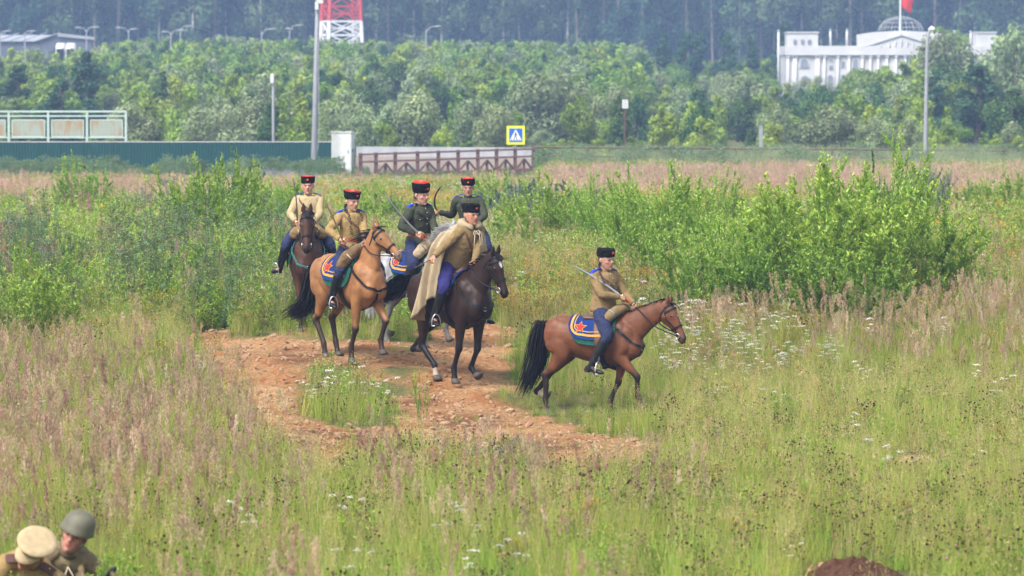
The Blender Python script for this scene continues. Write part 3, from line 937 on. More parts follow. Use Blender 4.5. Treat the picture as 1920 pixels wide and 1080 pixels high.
M_CAPTAN = mat('pale_khaki_cap_cloth', (0.43, 0.335, 0.20), rough=0.9, var=0.12, scale=20, bump=0.3, bscale=80, spec=0.1)

HEADS = [(-.118, .052, .026, .026), (-.108, .047, .040, .040), (-.085, .034, .053, .060), (-.055, .020, .063, .078), (-.02, .008, .070, .090),
         (.02, .001, .075, .097), (.055, -.002, .076, .098), (.085, -.004, .068, .088), (.108, -.006, .048, .064), (.12, -.008, .022, .03)]

def hand_geo(mb, wrist, d, n, s_out, curl=0.9, k=1.0, thumb_side=1):
    """palm, four unequal bent fingers and a thumb; d = along the forearm, n = palm normal, s_out = towards the thumb"""
    w_ = V3(wrist); d = V3(d).normalized(); n = V3(n); n = (n - d * n.dot(d)).normalized()
    s = d.cross(n).normalized()
    if s.dot(V3(s_out)) < 0: s = -s
    mb.loft([(w_ - d * .03 * k, s, n, .026 * k, .020 * k), (w_ + d * .01 * k, s, n, .029 * k, .019 * k), (w_ + d * .045 * k, s, n, .039 * k, .016 * k),
             (w_ + d * .085 * k, s, n, .041 * k, .013 * k)], 12)
    for i, (off, L_) in enumerate(((.030, .92), (.010, 1.0), (-.011, .95), (-.031, .78))):
        p = w_ + d * .078 * k + s * off * k; a = 0.0; pts = [p - d * .02 * k]; rr = [.0095 * k]
        for j, (sl, bend) in enumerate(((.042, .75), (.027, 1.0), (.021, .7))):
            pts.append(p); rr.append((.0095 - .0006 * j) * k)
            a += bend * curl * 1.35
            dv = d * math.cos(a) + n * math.sin(a)
            p = p + dv * (sl * L_ * k)
        pts.append(p); rr.append(.0075 * k)
        mb.tube(pts, rr, 8, side=s)
    p = w_ + d * .022 * k + s * .030 * k
    d1 = (d * .6 + s * .55 + n * .45 * curl).normalized(); d2 = (d * .75 + s * .05 + n * (.35 + .5 * curl)).normalized()
    mb.tube([p - d1 * .015 * k, p, p + d1 * .040 * k, p + d1 * .040 * k + d2 * .032 * k, p + d1 * .040 * k + d2 * .055 * k], [.012 * k, .013 * k, .0115 * k, .0105 * k, .008 * k], 8, side=n)

class Person:
    pass

def lerp_path(P, t):
    n = len(P) - 1; f = min(max(t, 0), 1) * n; i = min(int(f), n - 1)
    return V3(P[i]).lerp(V3(P[i + 1]), f - i)

def seated(lean=0.05, side=0.0, twist=0.0, rh=(0.30, -.12, .30), lh=(0.36, .06, .20), hyaw=0.0, hpitch=0.0, k=1.0, fat=1.0, wid=1.0,
           knee=(0.27, .30, -.20), ank=(0.06, .36, -.62), toe=(0.22, .42, -.70), lknee=None, lank=None, ltoe=None, rel=(-0.3, -1, -.6), lel=(-0.3, 1, -.6)):
    J = {}
    J['pel'] = V3((-0.01, 0, .10)); J['wai'] = V3((0.0 + lean * .25, side * .25, .27)); J['che'] = V3((0.0 + lean * .7, side * .7, .45)); J['nek'] = V3((-.01 + lean, side, .605))
    c, s = math.cos(twist), math.sin(twist)
    J['lat'] = V3((-s, c, 0))
    for q, sg in (('r', -1), ('l', 1)):
        J[q + 'sh'] = J['nek'] + J['lat'] * (sg * .185 * wid) + V3((0, 0, -.065))
        J[q + 'hip'] = V3((0.0, sg * .10, .085))
    sgn = lambda v, sg: V3((v[0], sg * v[1], v[2]))
    J['rkn'] = sgn(knee, -1); J['ran'] = sgn(ank, -1); J['rto'] = sgn(toe, -1)
    J['lkn'] = sgn(lknee or knee, 1); J['lan'] = sgn(lank or ank, 1); J['lto'] = sgn(ltoe or toe, 1)
    J['rwr'] = V3(rh); J['lwr'] = V3(lh)
    J['rel'], J['rwr'] = ik2(J['rsh'], J['rwr'], .285, .255, rel)
    J['lel'], J['lwr'] = ik2(J['lsh'], J['lwr'], .285, .255, lel)
    hf = V3((math.cos(hyaw) * math.cos(hpitch), math.sin(hyaw) * math.cos(hpitch), math.sin(hpitch)))
    hl = V3((-math.sin(hyaw), math.cos(hyaw), 0)); hu = hf.cross(hl)
    J['hf'], J['hl'], J['hu'] = hf, hl, hu
    J['hd'] = J['nek'] + V3((0.012, 0, .165)) + hf * .015
    J['k'] = k; J['fat'] = fat; J['wid'] = wid
    return J

def scaleJ(J):
    k = J['k']
    for key in list(J):
        if isinstance(J[key], V3) and key not in ('lat', 'hf', 'hl', 'hu'): J[key] = J[key] * k
    return J

# trunk profile along pelvis -> neck: t, half width, half depth
TR = np.array([[-0.10, .150, .115], [0.0, .170, .125], [.15, .165, .122], [.34, .148, .110], [.55, .160, .122], [.75, .178, .128], [.88, .155, .108], [.97, .085, .075], [1.0, .062, .062]])

class Trunk:
    def __init__(s, J):
        s.P = [J['pel'], J['wai'], J['che'], J['nek']]; s.J = J
        s.pts, _ = spline(s.P, [(1,)] * 4, 8)
        s.lat = J['lat']; s.k = J['k']
    def frame(s, t):
        n = len(s.pts) - 1
        if t < 0:
            c = s.pts[0] + (s.pts[0] - s.pts[1]) * (-t * n); u = (s.pts[1] - s.pts[0]).normalized()
        else:
            f = min(t, 1) * n; i = min(int(f), n - 1); c = s.pts[i].lerp(s.pts[i + 1], f - i)
            u = (s.pts[min(i + 1, n)] - s.pts[max(i - 1, 0)]).normalized()
        hipl = s.J.get('plat', V3((0, 1, 0)))
        l = V3(hipl).lerp(s.lat, min(max(t, 0), 1)); l = (l - u * l.dot(u)).normalized()
        return c, l, l.cross(u), u        # centre, left, forward, up
    def rad(s, t):
        hw = float(np.interp(t, TR[:, 0], TR[:, 1])) * s.k; hd = float(np.interp(t, TR[:, 0], TR[:, 2])) * s.k
        f = s.J['fat']; b = math.exp(-((t - .35) / .3) ** 2)
        return hw * (1 + (f - 1) * .8 * b) * (1 + (s.J['wid'] - 1) * smooth(.4, .8, t)), hd * (1 + (f - 1) * 1.4 * b)
    def pt(s, t, th, off=0.0):
        """th = 0 in front, +90 deg to the person's left"""
        c, l, f, u = s.frame(t); hw, hd = s.rad(t)
        return c + l * ((hw + off) * math.sin(th)) + f * ((hd + off) * math.cos(th))
    def nr(s, t, th):
        c, l, f, u = s.frame(t); hw, hd = s.rad(t)
        return (l * (math.sin(th) / hw) + f * (math.cos(th) / hd)).normalized()
    def loft(s, mb, ts, off, n=20):
        secs = []
        for t in ts:
            c, l, f, u = s.frame(t); hw, hd = s.rad(t); o = off(t) if callable(off) else off
            secs.append((c, l, f, hw + o, hd + o))
        mb.loft(secs, n, p=2.2)

def person(name, label, parent_loc, yaw, J, tunic=M_KHAKI, breeches=M_NAVY, hat='kubanka', tint=(0.42, 0.22, 0.15), hair=M_HAIR, braids=0, group='mounted riders in old army uniform',
           board=M_SHBLUE, rcurl=0.95, lcurl=0.9, rn=None, ln=None, belt=None, strap=True, pockets=True, seed=0, skirt=0.03, grimace=0.0, hattilt=0.0, cat='person', hat_h=0.098, hat_flare=1.06, hat_top_red=True, crown_up=0.0, buttons=True, wr_amp=.0105):
    P = Person(); J = scaleJ(J); k = J['k']; P.J = J; P.T = T = Trunk(J)
    root = empty(name, parent_loc, yaw); tag(root, label, cat, group)
    P.root = root
    hf, hl, hu, hd = J['hf'], J['hl'], J['hu'], J['hd']
    kh = k * 1.13
    HPt = lambda f, l, u: hd + hf * (f * kh) + hl * (l * kh) + hu * (u * kh)
    P.HPt = HPt
    # ---- body: one continuous skin from head to foot
    mb = MB()
    T.loft(mb, np.linspace(-0.1, 1.0, 16), -0.022 * k)
    mb.tube([J['nek'] - (hd - J['nek']) * .35, J['nek'].lerp(hd, .35), hd - hu * .03 * k - hf * .012 * k], [.062 * k, .056 * k, .052 * k], 14, side=hl)
    secs = []
    hx = [h for h in HEADS]
    for u in np.linspace(-.118, .12, 20):
        f0 = np.interp(u, [h[0] for h in hx], [h[1] for h in hx]); hw = np.interp(u, [h[0] for h in hx], [h[2] for h in hx]); hh = np.interp(u, [h[0] for h in hx], [h[3] for h in hx])
        wf = 1 + (J['fat'] - 1) * .5 * (1 if u < .03 else 0)
        secs.append((HPt(f0, 0, u), hl, hf, hw * kh * wf, hh * kh))
    mb.loft(secs, 20, p=2.15)
    mb.tube([HPt(.086, 0, .028), HPt(.100, 0, .002), HPt(.114, 0, -.022), HPt(.100, 0, -.033)], [(.009 * kh, .010 * kh), (.011 * kh, .012 * kh), (.016 * kh, .013 * kh), (.013 * kh, .007 * kh)], 10, side=hl, smooth_n=3)
    mb.tube([HPt(.090, -.040, .026), HPt(.099, 0, .028), HPt(.090, .040, .026)], [.010 * kh] * 3, 8, side=hu, smooth_n=3)       # brow
    mb.tube([HPt(.084, -.022, -.056), HPt(.098, 0, -.052), HPt(.084, .022, -.056)], [.008 * kh] * 3, 8, side=hu, smooth_n=3)     # upper lip
    mb.tube([HPt(.083, -.019, -.068), HPt(.095, 0, -.068), HPt(.083, .019, -.068)], [.0085 * kh] * 3, 8, side=hu, smooth_n=3)    # lower lip
    mb.ball(HPt(.080, 0, -.098), (.022 * kh,) * 3, 10)
    for s in (-1, 1):
        mb.ball(HPt(.060, s * .042, -.022), (.026 * kh,) * 3, 10)                                                               # cheek
        mb.tube([HPt(-.008, s * .077, .018), HPt(-.014, s * .086, .0), HPt(-.006, s * .079, -.026)], [(.009 * kh, .016 * kh), (.010 * kh, .019 * kh), (.008 * kh, .011 * kh)], 8, side=hl, smooth_n=2)
    for q, s in (('r', -1), ('l', 1)):
        sh, el, wr = J[q + 'sh'], J[q + 'el'], J[q + 'wr']
        fd = (wr - el).normalized()
        mb.tube([sh, sh.lerp(el, .5), el, el.lerp(wr, .35), wr], [.050 * k, .042 * k, .037 * k, .036 * k, .025 * k], 12, smooth_n=3)
        nn = (rn if q == 'r' else ln) or (V3((0, -s, 0)) * .75 + V3((0, 0, -.5)))
        hand_geo(mb, wr, fd, nn, V3((0, 0, 1)) + hf * .3, (rcurl if q == 'r' else lcurl), k * 1.04)
        hip, kn, an, to = J[q + 'hip'], J[q + 'kn'], J[q + 'an'], J[q + 'to']
        mb.tube([hip, hip.lerp(kn, .5), kn, kn.lerp(an, .35), an], [.078 * k, .066 * k, .048 * k, .046 * k, .032 * k], 12, smooth_n=3)
        mb.tube([an, an.lerp(to, .6), to], [(.03 * k, .03 * k), (.034 * k, .024 * k), (.03 * k, .016 * k)], 10)
    me = fuse(mb, .0078 * k, 2, .4)
    v = get_v(me); c = np.array(tint)[None] * (1 + .07 * n3(v, 12, seed))[:, None]
    def spot(p, r, col, a, vv=v):
        d = np.linalg.norm(v - np.array(p), axis=1); w_ = (1 - smooth(r * .45 * kh, r * kh, d)) * a
        return w_[:, None], np.array(col)[None]
    for p, r, col, a in ((HPt(.098, 0, -.060), .026, (tint[0] * .8, tint[1] * .48, tint[2] * .50), .75), (HPt(.095, .010, -.060), .018, (tint[0] * .75, tint[1] * .45, tint[2] * .5), .6), (HPt(.095, -.010, -.060), .018, (tint[0] * .75, tint[1] * .45, tint[2] * .5), .6),
                         (HPt(.075, .046, -.028), .036, (tint[0] * 1.0, tint[1] * .72, tint[2] * .72), .5), (HPt(.075, -.046, -.028), .036, (tint[0] * 1.0, tint[1] * .72, tint[2] * .72), .5),
                         (HPt(.114, 0, -.022), .022, (tint[0] * 1.0, tint[1] * .75, tint[2] * .75), .5),
                         (HPt(.086, .032, .010), .020, (tint[0] * .62, tint[1] * .5, tint[2] * .5), .55), (HPt(.086, -.032, .010), .020, (tint[0] * .62, tint[1] * .5, tint[2] * .5), .55)):
        w_, col_ = spot(p, r, col, a); c = c * (1 - w_) + col_ * w_
    set_col(me, np.clip(c, 0, 1))
    link('body', me, M_SKIN, root)
    for s in (-1, 1):
        MB().ball(HPt(.086, s * .032, .010), (.0098 * kh, .0125 * kh, .0075 * kh), 8, Matrix((hf, hl, hu)).transposed()).build('eye', M_EYE, root, True)
        MB().tube([HPt(.092, s * .014, .030), HPt(.097, s * .030, .035), HPt(.086, s * .048, .029)], [(.004 * kh, .004 * kh)] * 3, 6, side=hu, smooth_n=2).build('eyebrow', hair, root, True)
    # ---- breeches
    mb = MB()
    T.loft(mb, np.linspace(-0.12, .30, 6), .004 * k)
    for q in 'rl':
        hip, kn, an = J[q + 'hip'], J[q + 'kn'], J[q + 'an']
        lo = kn.lerp(an, .22)
        out = V3((0, -1 if q == 'r' else 1, 0)) * .02 * k
        mb.tube([hip - (kn - hip) * .05, hip.lerp(kn, .3) + out, hip.lerp(kn, .62) + out, kn + (kn - hip).normalized() * .008 * k, lo], [.100 * k, .106 * k, .094 * k, .076 * k, .054 * k], 16, smooth_n=4)
    me = fuse(mb, .011 * k, 3, .5); wrinkle(me, .011 * k, 12 / k, seed + 2)
    link('breeches', me, breeches, root)
    # ---- boots
    for q in 'rl':
        kn, an, to = J[q + 'kn'], J[q + 'an'], J[q + 'to']
        mb = MB(); dn = (an - kn).normalized()
        lo = kn.lerp(an, .13)
        mb.tube([lo, kn.lerp(an, .45), kn.lerp(an, .8), an + dn * .01 * k], [.075 * k, .070 * k, .054 * k, .048 * k], 16, smooth_n=4, round_end=False)
        fd = (to - an).normalized(); up_ = -dn
        sl = an + dn * .055 * k
        ft = (fd - dn * fd.dot(dn)); ft = ft.normalized() if ft.length > .1 else fd
        fdir = (to - sl).normalized()
        mb.tube([an - fdir * .045 * k + dn * .035 * k, an + fdir * .03 * k + dn * .028 * k, an.lerp(to, .55) + dn * .018 * k, to, to + fdir * .045 * k], [(.036 * k, .040 * k), (.040 * k, .045 * k), (.046 * k, .036 * k), (.044 * k, .028 * k), (.028 * k, .020 * k)], 14, side=fd.cross(dn), smooth_n=4)
        hb = an - fdir * .050 * k + dn * .080 * k
        mb.bar(hb - fdir * .005 * k, hb + fdir * .055 * k, .066 * k, .022 * k, up=up_)
        me = fuse(mb, .0085 * k, 2, .45); wrinkle(me, .003 * k, 16 / k, seed + 4)
        link('boot', me, M_BOOT, root)
    # ---- tunic
    mb = MB()
    ts_ = np.linspace(-.13, 1.0, 22)
    T.loft(mb, ts_, lambda t: (.016 + skirt * max(0, (.22 - t)) * 3.0 - (.012 if belt and abs(t - .24) < .05 else 0) + (.004 if t < .9 else 0)) * k, 22)
    for q, s in (('r', -1), ('l', 1)):
        sh, el, wr = J[q + 'sh'], J[q + 'el'], J[q + 'wr']
        inn = sh + (J['nek'] - sh) * .30
        mb.tube([inn, sh, sh.lerp(el, .45), el, el.lerp(wr, .4), el.lerp(wr, .86)], [.066 * k, .070 * k, .062 * k, .055 * k, .049 * k, .037 * k], 16, smooth_n=4)
        mb.tube([el.lerp(wr, .80), el.lerp(wr, .97)], [.042 * k, .041 * k], 14, round_end=False)                       # cuff
    me = fuse(mb, .0105 * k, 3, .5); wrinkle(me, wr_amp * k, 12 / k, seed + 6)
    tunic_o = link('tunic', me, tunic, root)
    # collar, placket, pockets, buttons
    P.tunic = tunic_o
    nkd = (hd - J['nek']).normalized()
    cb = MB(); cb.tube([J['nek'] - nkd * .012 * k, J['nek'] + nkd * .020 * k, J['nek'] + nkd * .048 * k], [.073 * k, .068 * k, .064 * k], 18, side=hl, round_end=False, cap=True)
    cb.build('collar', tunic, tunic_o, True)
    pb = MB(); tt_ = np.linspace(.30 if pockets else .55, .97, 8)
    pb.ribbon([T.pt(t, 0, .026 * k) for t in tt_], [T.nr(t, 0) for t in tt_], .036 * k, .006 * k)
    pb.build('placket', tunic, tunic_o)
    if pockets:
        for s in (-1, 1):
            fb = MB(); tt_ = np.linspace(.70, .62, 4)
            fb.ribbon([T.pt(t, s * .62, .027 * k) for t in tt_], [T.nr(t, s * .62) for t in tt_], .105 * k, .007 * k)
            fb.build('pocket_flap', tunic, tunic_o)
            MB().ball(T.pt(.625, s * .62, .034 * k), (.008 * k,) * 3, 8).build('button', M_BRASS, tunic_o, True)
    if buttons:
        for t in (.52, .66, .80, .93): MB().ball(T.pt(t, 0, .032 * k), (.008 * k,) * 3, 8).build('button', M_BRASS, tunic_o, True)
    # shoulder boards
    if board:
        for q, s in (('r', -1), ('l', 1)):
            sh = J[q + 'sh']; a_ = J['nek'].lerp(sh, .36); b_ = J['nek'].lerp(sh, 1.12)
            up_ = V3((0, 0, 1)) * .0 + T.frame(.9)[3]
            a_ = a_ + up_ * .072 * k; b_ = b_ + up_ * .082 * k
            mid = a_.lerp(b_, .5) + up_ * .012 * k
            bo = MB().ribbon([a_, a_.lerp(mid, .5) + up_ * .004 * k, mid, mid.lerp(b_, .5) + up_ * .004 * k, b_, b_ + (b_ - mid) * .15 - up_ * .015 * k], [up_] * 6, .068 * k, .012 * k).build('shoulder_board', board, root)
            for fr in (.55,):
                pt_ = a_.lerp(b_, fr) + up_ * .022 * k
                MB().ball(pt_, (.008 * k,) * 3, 6).build('insignia', M_BRASS, bo, True)
    # belts and straps
    if belt:
        ths = np.linspace(-math.pi, math.pi, 30)
        bo = MB().ribbon([T.pt(.235, th, .022 * k) for th in ths], [T.nr(.235, th) for th in ths], .046 * k, .008 * k).build('belt', belt, root)
        MB().box(T.pt(.235, .1, .030 * k), (.012 * k, .055 * k, .052 * k)).build('buckle', M_BRASS, bo)
    if strap:
        pts = []; nr_ = []
        for u in np.linspace(0, 1, 16):
            t = 1.0 * (.94 - u * .72); th = -1.15 + 2.2 * u
            pts.append(T.pt(t, th, .030 * k)); nr_.append(T.nr(t, th))
        MB().ribbon(pts, nr_, .028 * k, .007 * k).build('cross_strap', M_LEATHBR if tunic is not M_OLIVE else M_LEATHB, root)
    # ---- hair under the hat
    hb = MB()
    hb.loft([(HPt(-.018, 0, -.055), hl, hf, .058 * kh, .066 * kh), (HPt(-.016, 0, -.01), hl, hf, .0775 * kh, .086 * kh), (HPt(-.012, 0, .05), hl, hf, .080 * kh, .093 * kh), (HPt(-.01, 0, .10), hl, hf, .06 * kh, .08 * kh)], 20)
    hb.build('hair', hair, root, True)
    for i in range(braids):
        s = (1, -1)[i % 2] if braids > 1 else -1
        bb = MB(); p0 = HPt(-.045, s * .066, -.05)
        fr = T.pt(.86, s * .55, .04 * k); p3 = T.pt(.42, s * .50, .05 * k)
        if braids == 1:
            fr = T.pt(.93, s * 1.0, .06 * k); p3 = T.pt(.70, s * .75, .05 * k)
        pp, _ = spline([p0, HPt(-.03, s * .075, -.11), fr, p3], [(1,)] * 4, 7)
        for j, p in enumerate(pp):
            ww = .017 * k * (1 - .4 * j / len(pp))
            sd = T.lat * (.007 * k * (1 if j % 2 else -1))
            bb.ball(p + sd, (ww, ww, ww * 1.15), 8)
        bb.build('braid', hair, root, True)
    # ---- headgear
    if hat == 'kubanka':
        ht = hattilt
        hu2 = (hu * math.cos(ht) + hl * math.sin(ht)).normalized(); hl2 = (hl - hu2 * hl.dot(hu2)).normalized(); hf2 = hl2.cross(hu2)
        b0 = HPt(-.004, 0, .046)
        mb = MB(); secs = []
        for i, (u, rr) in enumerate(((-.004, .90), (.004, .98), (.018, 1.03), (.04, 1.05), (.058, 1.06), (.072, 1.06 * .4 + hat_flare * .6), (hat_h - .014, hat_flare * 1.01), (hat_h - .004, hat_flare * .97), (hat_h, hat_flare * .88))):
            secs.append((b0 + hu2 * (u * kh), hl2, hf2, .096 * kh * rr, .112 * kh * rr))
        mb.loft(secs, 40)
        me = fuse(mb, .007 * kh, 0)
        vv = get_v(me); nn_ = get_n(me); d = n3(vv, 60 / kh, seed + 3) * .008 * kh + n3(vv, 130 / kh, seed + 8) * .006 * kh
        set_v(me, vv + nn_ * d[:, None])
        ho = link('hat', me, M_FUR, root)
        if hat_top_red:
            mb = MB(); q = b0 + hu2 * ((hat_h - .012 + crown_up) * kh)
            mb.loft([(q, hl2, hf2, .088 * kh * hat_flare, .103 * kh * hat_flare), (q + hu2 * .013 * kh, hl2, hf2, .082 * kh * hat_flare, .096 * kh * hat_flare), (q + hu2 * .018 * kh, hl2, hf2, .04 * kh, .05 * kh)], 30)
            mb.build('hat_crown', M_RED, ho, True)
            mb = MB()
            for ax_ in (hl2, hf2):
                o_ = q + hu2 * .017 * kh
                mb.tube([o_ - ax_ * .085 * kh - hu2 * .008 * kh, o_, o_ + ax_ * .085 * kh - hu2 * .008 * kh], [.0035 * kh] * 3, 6, smooth_n=3)
            mb.build('crown_braid', M_CORD, ho, True)
        # star badge in front
        cpt = b0 + hf2 * (.119 * kh) + hu2 * (.052 * kh)
        poly = [((.022 if i % 2 == 0 else .010) * kh * math.cos(math.pi / 2 + i * math.pi / 5), (.022 if i % 2 == 0 else .010) * kh * math.sin(math.pi / 2 + i * math.pi / 5)) for i in range(10)]
        mt = Matrix.Translation(cpt) @ Matrix((hl2, hu2, hf2)).transposed().to_4x4()
        so = MB().prism(poly, -.004, .004, mt).build('star_badge', M_RED, ho)
        MB().ball(cpt + hf2 * .004, (.006 * kh,) * 3, 8).build('badge_centre', M_BRASS, so, True)
        P.hat = ho
    elif hat == 'helmet':
        mb = MB(); b0 = HPt(-.006, 0, .056)
        secs = []
        for (u, rr, fo) in ((-.012, 1.17, 0), (-.008, 1.19, 0), (.010, 1.12, 0), (.035, 1.07, 0), (.065, 1.0, 0), (.092, .86, 0), (.112, .64, 0), (.124, .36, 0), (.128, .08, 0)):
            secs.append((b0 + hu * (u * kh * 1.05) + hf * (.004 * kh), hl, hf, .106 * kh * rr, .128 * kh * rr))
        mb.loft(secs, 36)
        # front edge dips like a visor
        vs = [V3(p) for p in mb.v]
        mb.v = [tuple(p - hu * (.018 * kh) * max(0, (p - b0).dot(hf) / (.15 * kh)) * max(0, 1 - (p - b0).dot(hu) / (.06 * kh)) + hu * (.012 * kh) * max(0, -(p - b0).dot(hf) / (.15 * kh)) * 0) for p in vs]
        ho = mb.build('helmet', M_HELM, root, True)
        sb = MB()
        sb.tube([HPt(.02, .088, .02), HPt(.03, .082, -.06), HPt(.06, .03, -.125), HPt(.06, -.03, -.125), HPt(.03, -.082, -.06), HPt(.02, -.088, .02)], [.004 * kh] * 6, 6, smooth_n=4, side=hf)
        sb.build('chin_strap', M_LEATHBR, root, True)
        P.hat = ho
    elif hat == 'cap':
        b0 = HPt(-.002, 0, .040)
        fwd_up = (hu + hf * .10).normalized()
        hb_ = MB(); hb_.loft([(b0, hl, hf, .088 * kh, .104 * kh), (b0 + hu * .042 * kh, hl, hf, .092 * kh, .108 * kh)], 32)
        ho = hb_.build('cap_band', M_CAPTAN, root, True)
        cb = MB(); q = b0 + hu * .040 * kh
        cb.loft([(q, hl, hf, .092 * kh, .108 * kh), (q + fwd_up * .028 * kh, hl, hf, .128 * kh, .145 * kh), (q + fwd_up * .040 * kh, hl, hf, .137 * kh, .155 * kh), (q + fwd_up * .050 * kh, hl, hf, .132 * kh, .150 * kh), (q + fwd_up * .056 * kh, hl, hf, .10 * kh, .115 * kh), (q + fwd_up * .053 * kh, hl, hf, .02 * kh, .02 * kh)], 40)
        me = cb.mesh('cap_crown'); wrinkle(me, .003, 14, seed)
        link('cap_crown', me, M_CAPTAN, ho, True)
        vb = MB(); n_ = 15; vs = []; fs = []
        for lay in (0, .006):
            for i in range(n_):
                a_ = -1.25 + 2.5 * i / (n_ - 1)
                for (rr, dz) in ((.0, 0), (.5, -.012), (1.0, -.030)):
                    ext = .055 * math.cos(a_ * .95) * rr
                    vs.append(b0 + hl * ((.090 + ext * .35) * math.sin(a_) * kh) + hf * ((.106 + ext) * math.cos(a_) * kh) + hu * ((dz * math.cos(a_ * .9) + .006 - lay) * kh))
        m_ = n_ * 3
        for i in range(n_ - 1):
            for j in range(2):
                a0 = i * 3 + j; qd = (a0, a0 + 1, a0 + 4, a0 + 3); fs += [qd, tuple(m_ + t for t in qd[::-1])]
            fs += [(i * 3 + 2, m_ + i * 3 + 2, m_ + i * 3 + 5, i * 3 + 5)]
        vb.add(vs, fs).build('visor', M_CAPTAN, ho, True)
        P.hat = ho
    return P

def to_world(root, p):
    return Matrix.Translation(root.location) @ Matrix.Rotation(root.rotation_euler.z, 4, 'Z') @ V3(p)

def sabre(label, hand, tip, curve=(0, 0, 1), L_=.86, blade=M_STEEL, w_=.030, bow=.035):
    """hilt in the hand, slightly curved blade towards tip (world points)"""
    h = V3(hand); d = (V3(tip) - h).normalized(); c = V3(curve); c = (c - d * c.dot(d)).normalized(); n = d.cross(c)
    root = empty('sabre', h); tag(root, label, 'sabre', 'sabres held by the riders')
    vs = []; fs = []; N = 14
    for i in range(N + 1):
        t = i / N; x = .035 + t * L_; y = bow * 4 * t * (1 - t) * 1.0 + .0
        ww = w_ * (1 - .25 * t) * (1 if t < .9 else max(.05, (1 - t) / .1)); p = d * x + c * y
        vs += [p - c * ww / 2, p - n * .0035, p + c * ww / 2, p + n * .0035]
    for i in range(N):
        for k_ in range(4): fs.append((i * 4 + k_, i * 4 + (k_ + 1) % 4, i * 4 + 4 + (k_ + 1) % 4, i * 4 + 4 + k_))
    fs += [(3, 2, 1, 0), (N * 4, N * 4 + 1, N * 4 + 2, N * 4 + 3)]
    MB().add(vs, fs).build('blade', blade, root)
    MB().tube([d * .03, -d * .03, -d * .075, -d * .10 - c * .012], [(.012, .015), (.013, .016), (.012, .015), (.016, .018)], 10, side=n, smooth_n=3).build('grip', M_LEATHRED, root, True)
    g = MB(); g.tube([d * .036 - c * .03, d * .036 + c * .03], [.008] * 2, 8); g.tube([d * .036 - c * .028, -d * .02 - c * .055, -d * .085 - c * .040, -d * .108 - c * .012], [.006] * 4, 8, smooth_n=4)
    g.ball(-d * .108 - c * .014, (.016,) * 3, 10)
    g.build('guard', M_BRASS, root, True)
    return root
# ------------------------------------------------------------------ the mounted group
def stand(key):
    px, py, d = FEET[key]; p = at(px, py, d); return V3((p.x, p.y, gz(p.x, p.y)))

def seat_of(H, sx=0.13, up=0.075):
    zc, hw, hh = tors(sx); return V3((sx * H.k, 0, (zc + hh) * H.k + up))

def mount(H, J, name, label, sx=0.13, up=0.075, reins=True, **kw):
    s = seat_of(H, sx, up)
    loc = Matrix.Translation(H.loc) @ Matrix.Rotation(H.yaw, 4, 'Z') @ s
    P = person(name, label, loc, H.yaw, J, **kw)
    P.seat = s
    J = P.J
    if reins:
        lh = s + J['lwr'] + (J['lwr'] - J['lel']).normalized() * .08
        bridle(H, lh, kw.get('bridle_col', M_LEATHB))
    for q in 'rl':
        to, an = J[q + 'to'], J[q + 'an']
        f = (to - an); f.z = 0
        hipx = s + V3((0.10, (-1 if q == 'r' else 1) * .26 * H.k, -.05))
        stirrup(H, s + an.lerp(to, .80) + V3((0, 0, -.038)), hipx, M_STEEL, f)
    return P

def leaf_strap(p): return p

def bedroll(label, H, pts, rad, m, band=None, off=.10):
    """rolled cloth tied across the front of the saddle; pts are (x, angle) on the trunk"""
    o = empty('bedroll', H.loc, H.yaw); tag(o, label, 'bedroll', 'cloth rolls tied to the saddles')
    P_ = [TP(x, th, off) * H.k for x, th in pts]
    mb = MB(); mb.tube(P_, rad, 16, smooth_n=5, side=(1, 0, 0))
    me = fuse(mb, .011, 2); wrinkle(me, .012, 11, len(label)); link('roll', me, m, o)
    if band:
        q, _ = spline(P_, [(1,)] * len(P_), 5)
        for i in (len(q) // 4, 3 * len(q) // 4):
            t = (q[i + 1] - q[i - 1]).normalized()
            MB().torus(q[i], t, max(r if not isinstance(r, tuple) else r[0] for r in rad) * 1.03, .010, 18, 6).build('tie', band, o, True)
    return o
M_BLUESTRAP = mat('light_blue_strap', (0.10, 0.27, 0.50), rough=0.7, var=0.15, scale=50)

# 1. leading bay with the woman on it
Hl = make_horse('horse', 'red bay horse with long black tail walking in front of all the others', stand('lead'), R(-21), 0.905, (0.128, 0.045, 0.018),
    dict(RF=(0.86, 0.10, 22), LF=(0.26, 0.0, -4), RH=(-0.66, 0.0, 10), LH=(-0.86, 0.11, 70)), (1.24, 0, 1.67), (1.53, -0.03, 1.15), points=0.93, leg_top=.55,
    tailv=[(-.07, 0, -.06), (-.10, .0, -.50), (-.20, -.05, -.50)], seed=1, headyaw=-.12, muzzle_c=(.045, .030, .026), sock=dict(LH=(.42, .35, .28)), blaze=(0.34, 0.018, 0.010))
tack(Hl, flap=M_LEATHBR)
J = seated(lean=.02, twist=-.45, rh=(.26, -.10, .27), lh=(.42, .04, .17), hyaw=-.42, hpitch=-.06, k=1.0, wid=1.08, fat=1.12, knee=(.17, .325, -.25), ank=(-.05, .35, -.67), toe=(.10, .41, -.745), rel=(-.35, -1, -.5), lel=(-.2, 1, -.6))
Pl = mount(Hl, J, 'person', 'dark haired woman in khaki tunic riding the leading red bay horse, sabre across her chest', tunic=M_KHAKI, breeches=M_NAVY, braids=1, seed=11, sx=.20, up=.035, hat_flare=1.04, hat_top_red=False, tint=(0.376, 0.204, 0.144))
bedroll('khaki canvas roll with light blue strap before the saddle of the leading bay', Hl, [(.31, -.86), (.40, -.55), (.49, -.15), (.52, .25), (.50, .5)], [(.050, .060), (.066, .070), (.060, .066), (.066, .07), (.055, .060)], M_KHAKI, M_BLUESTRAP, .12)
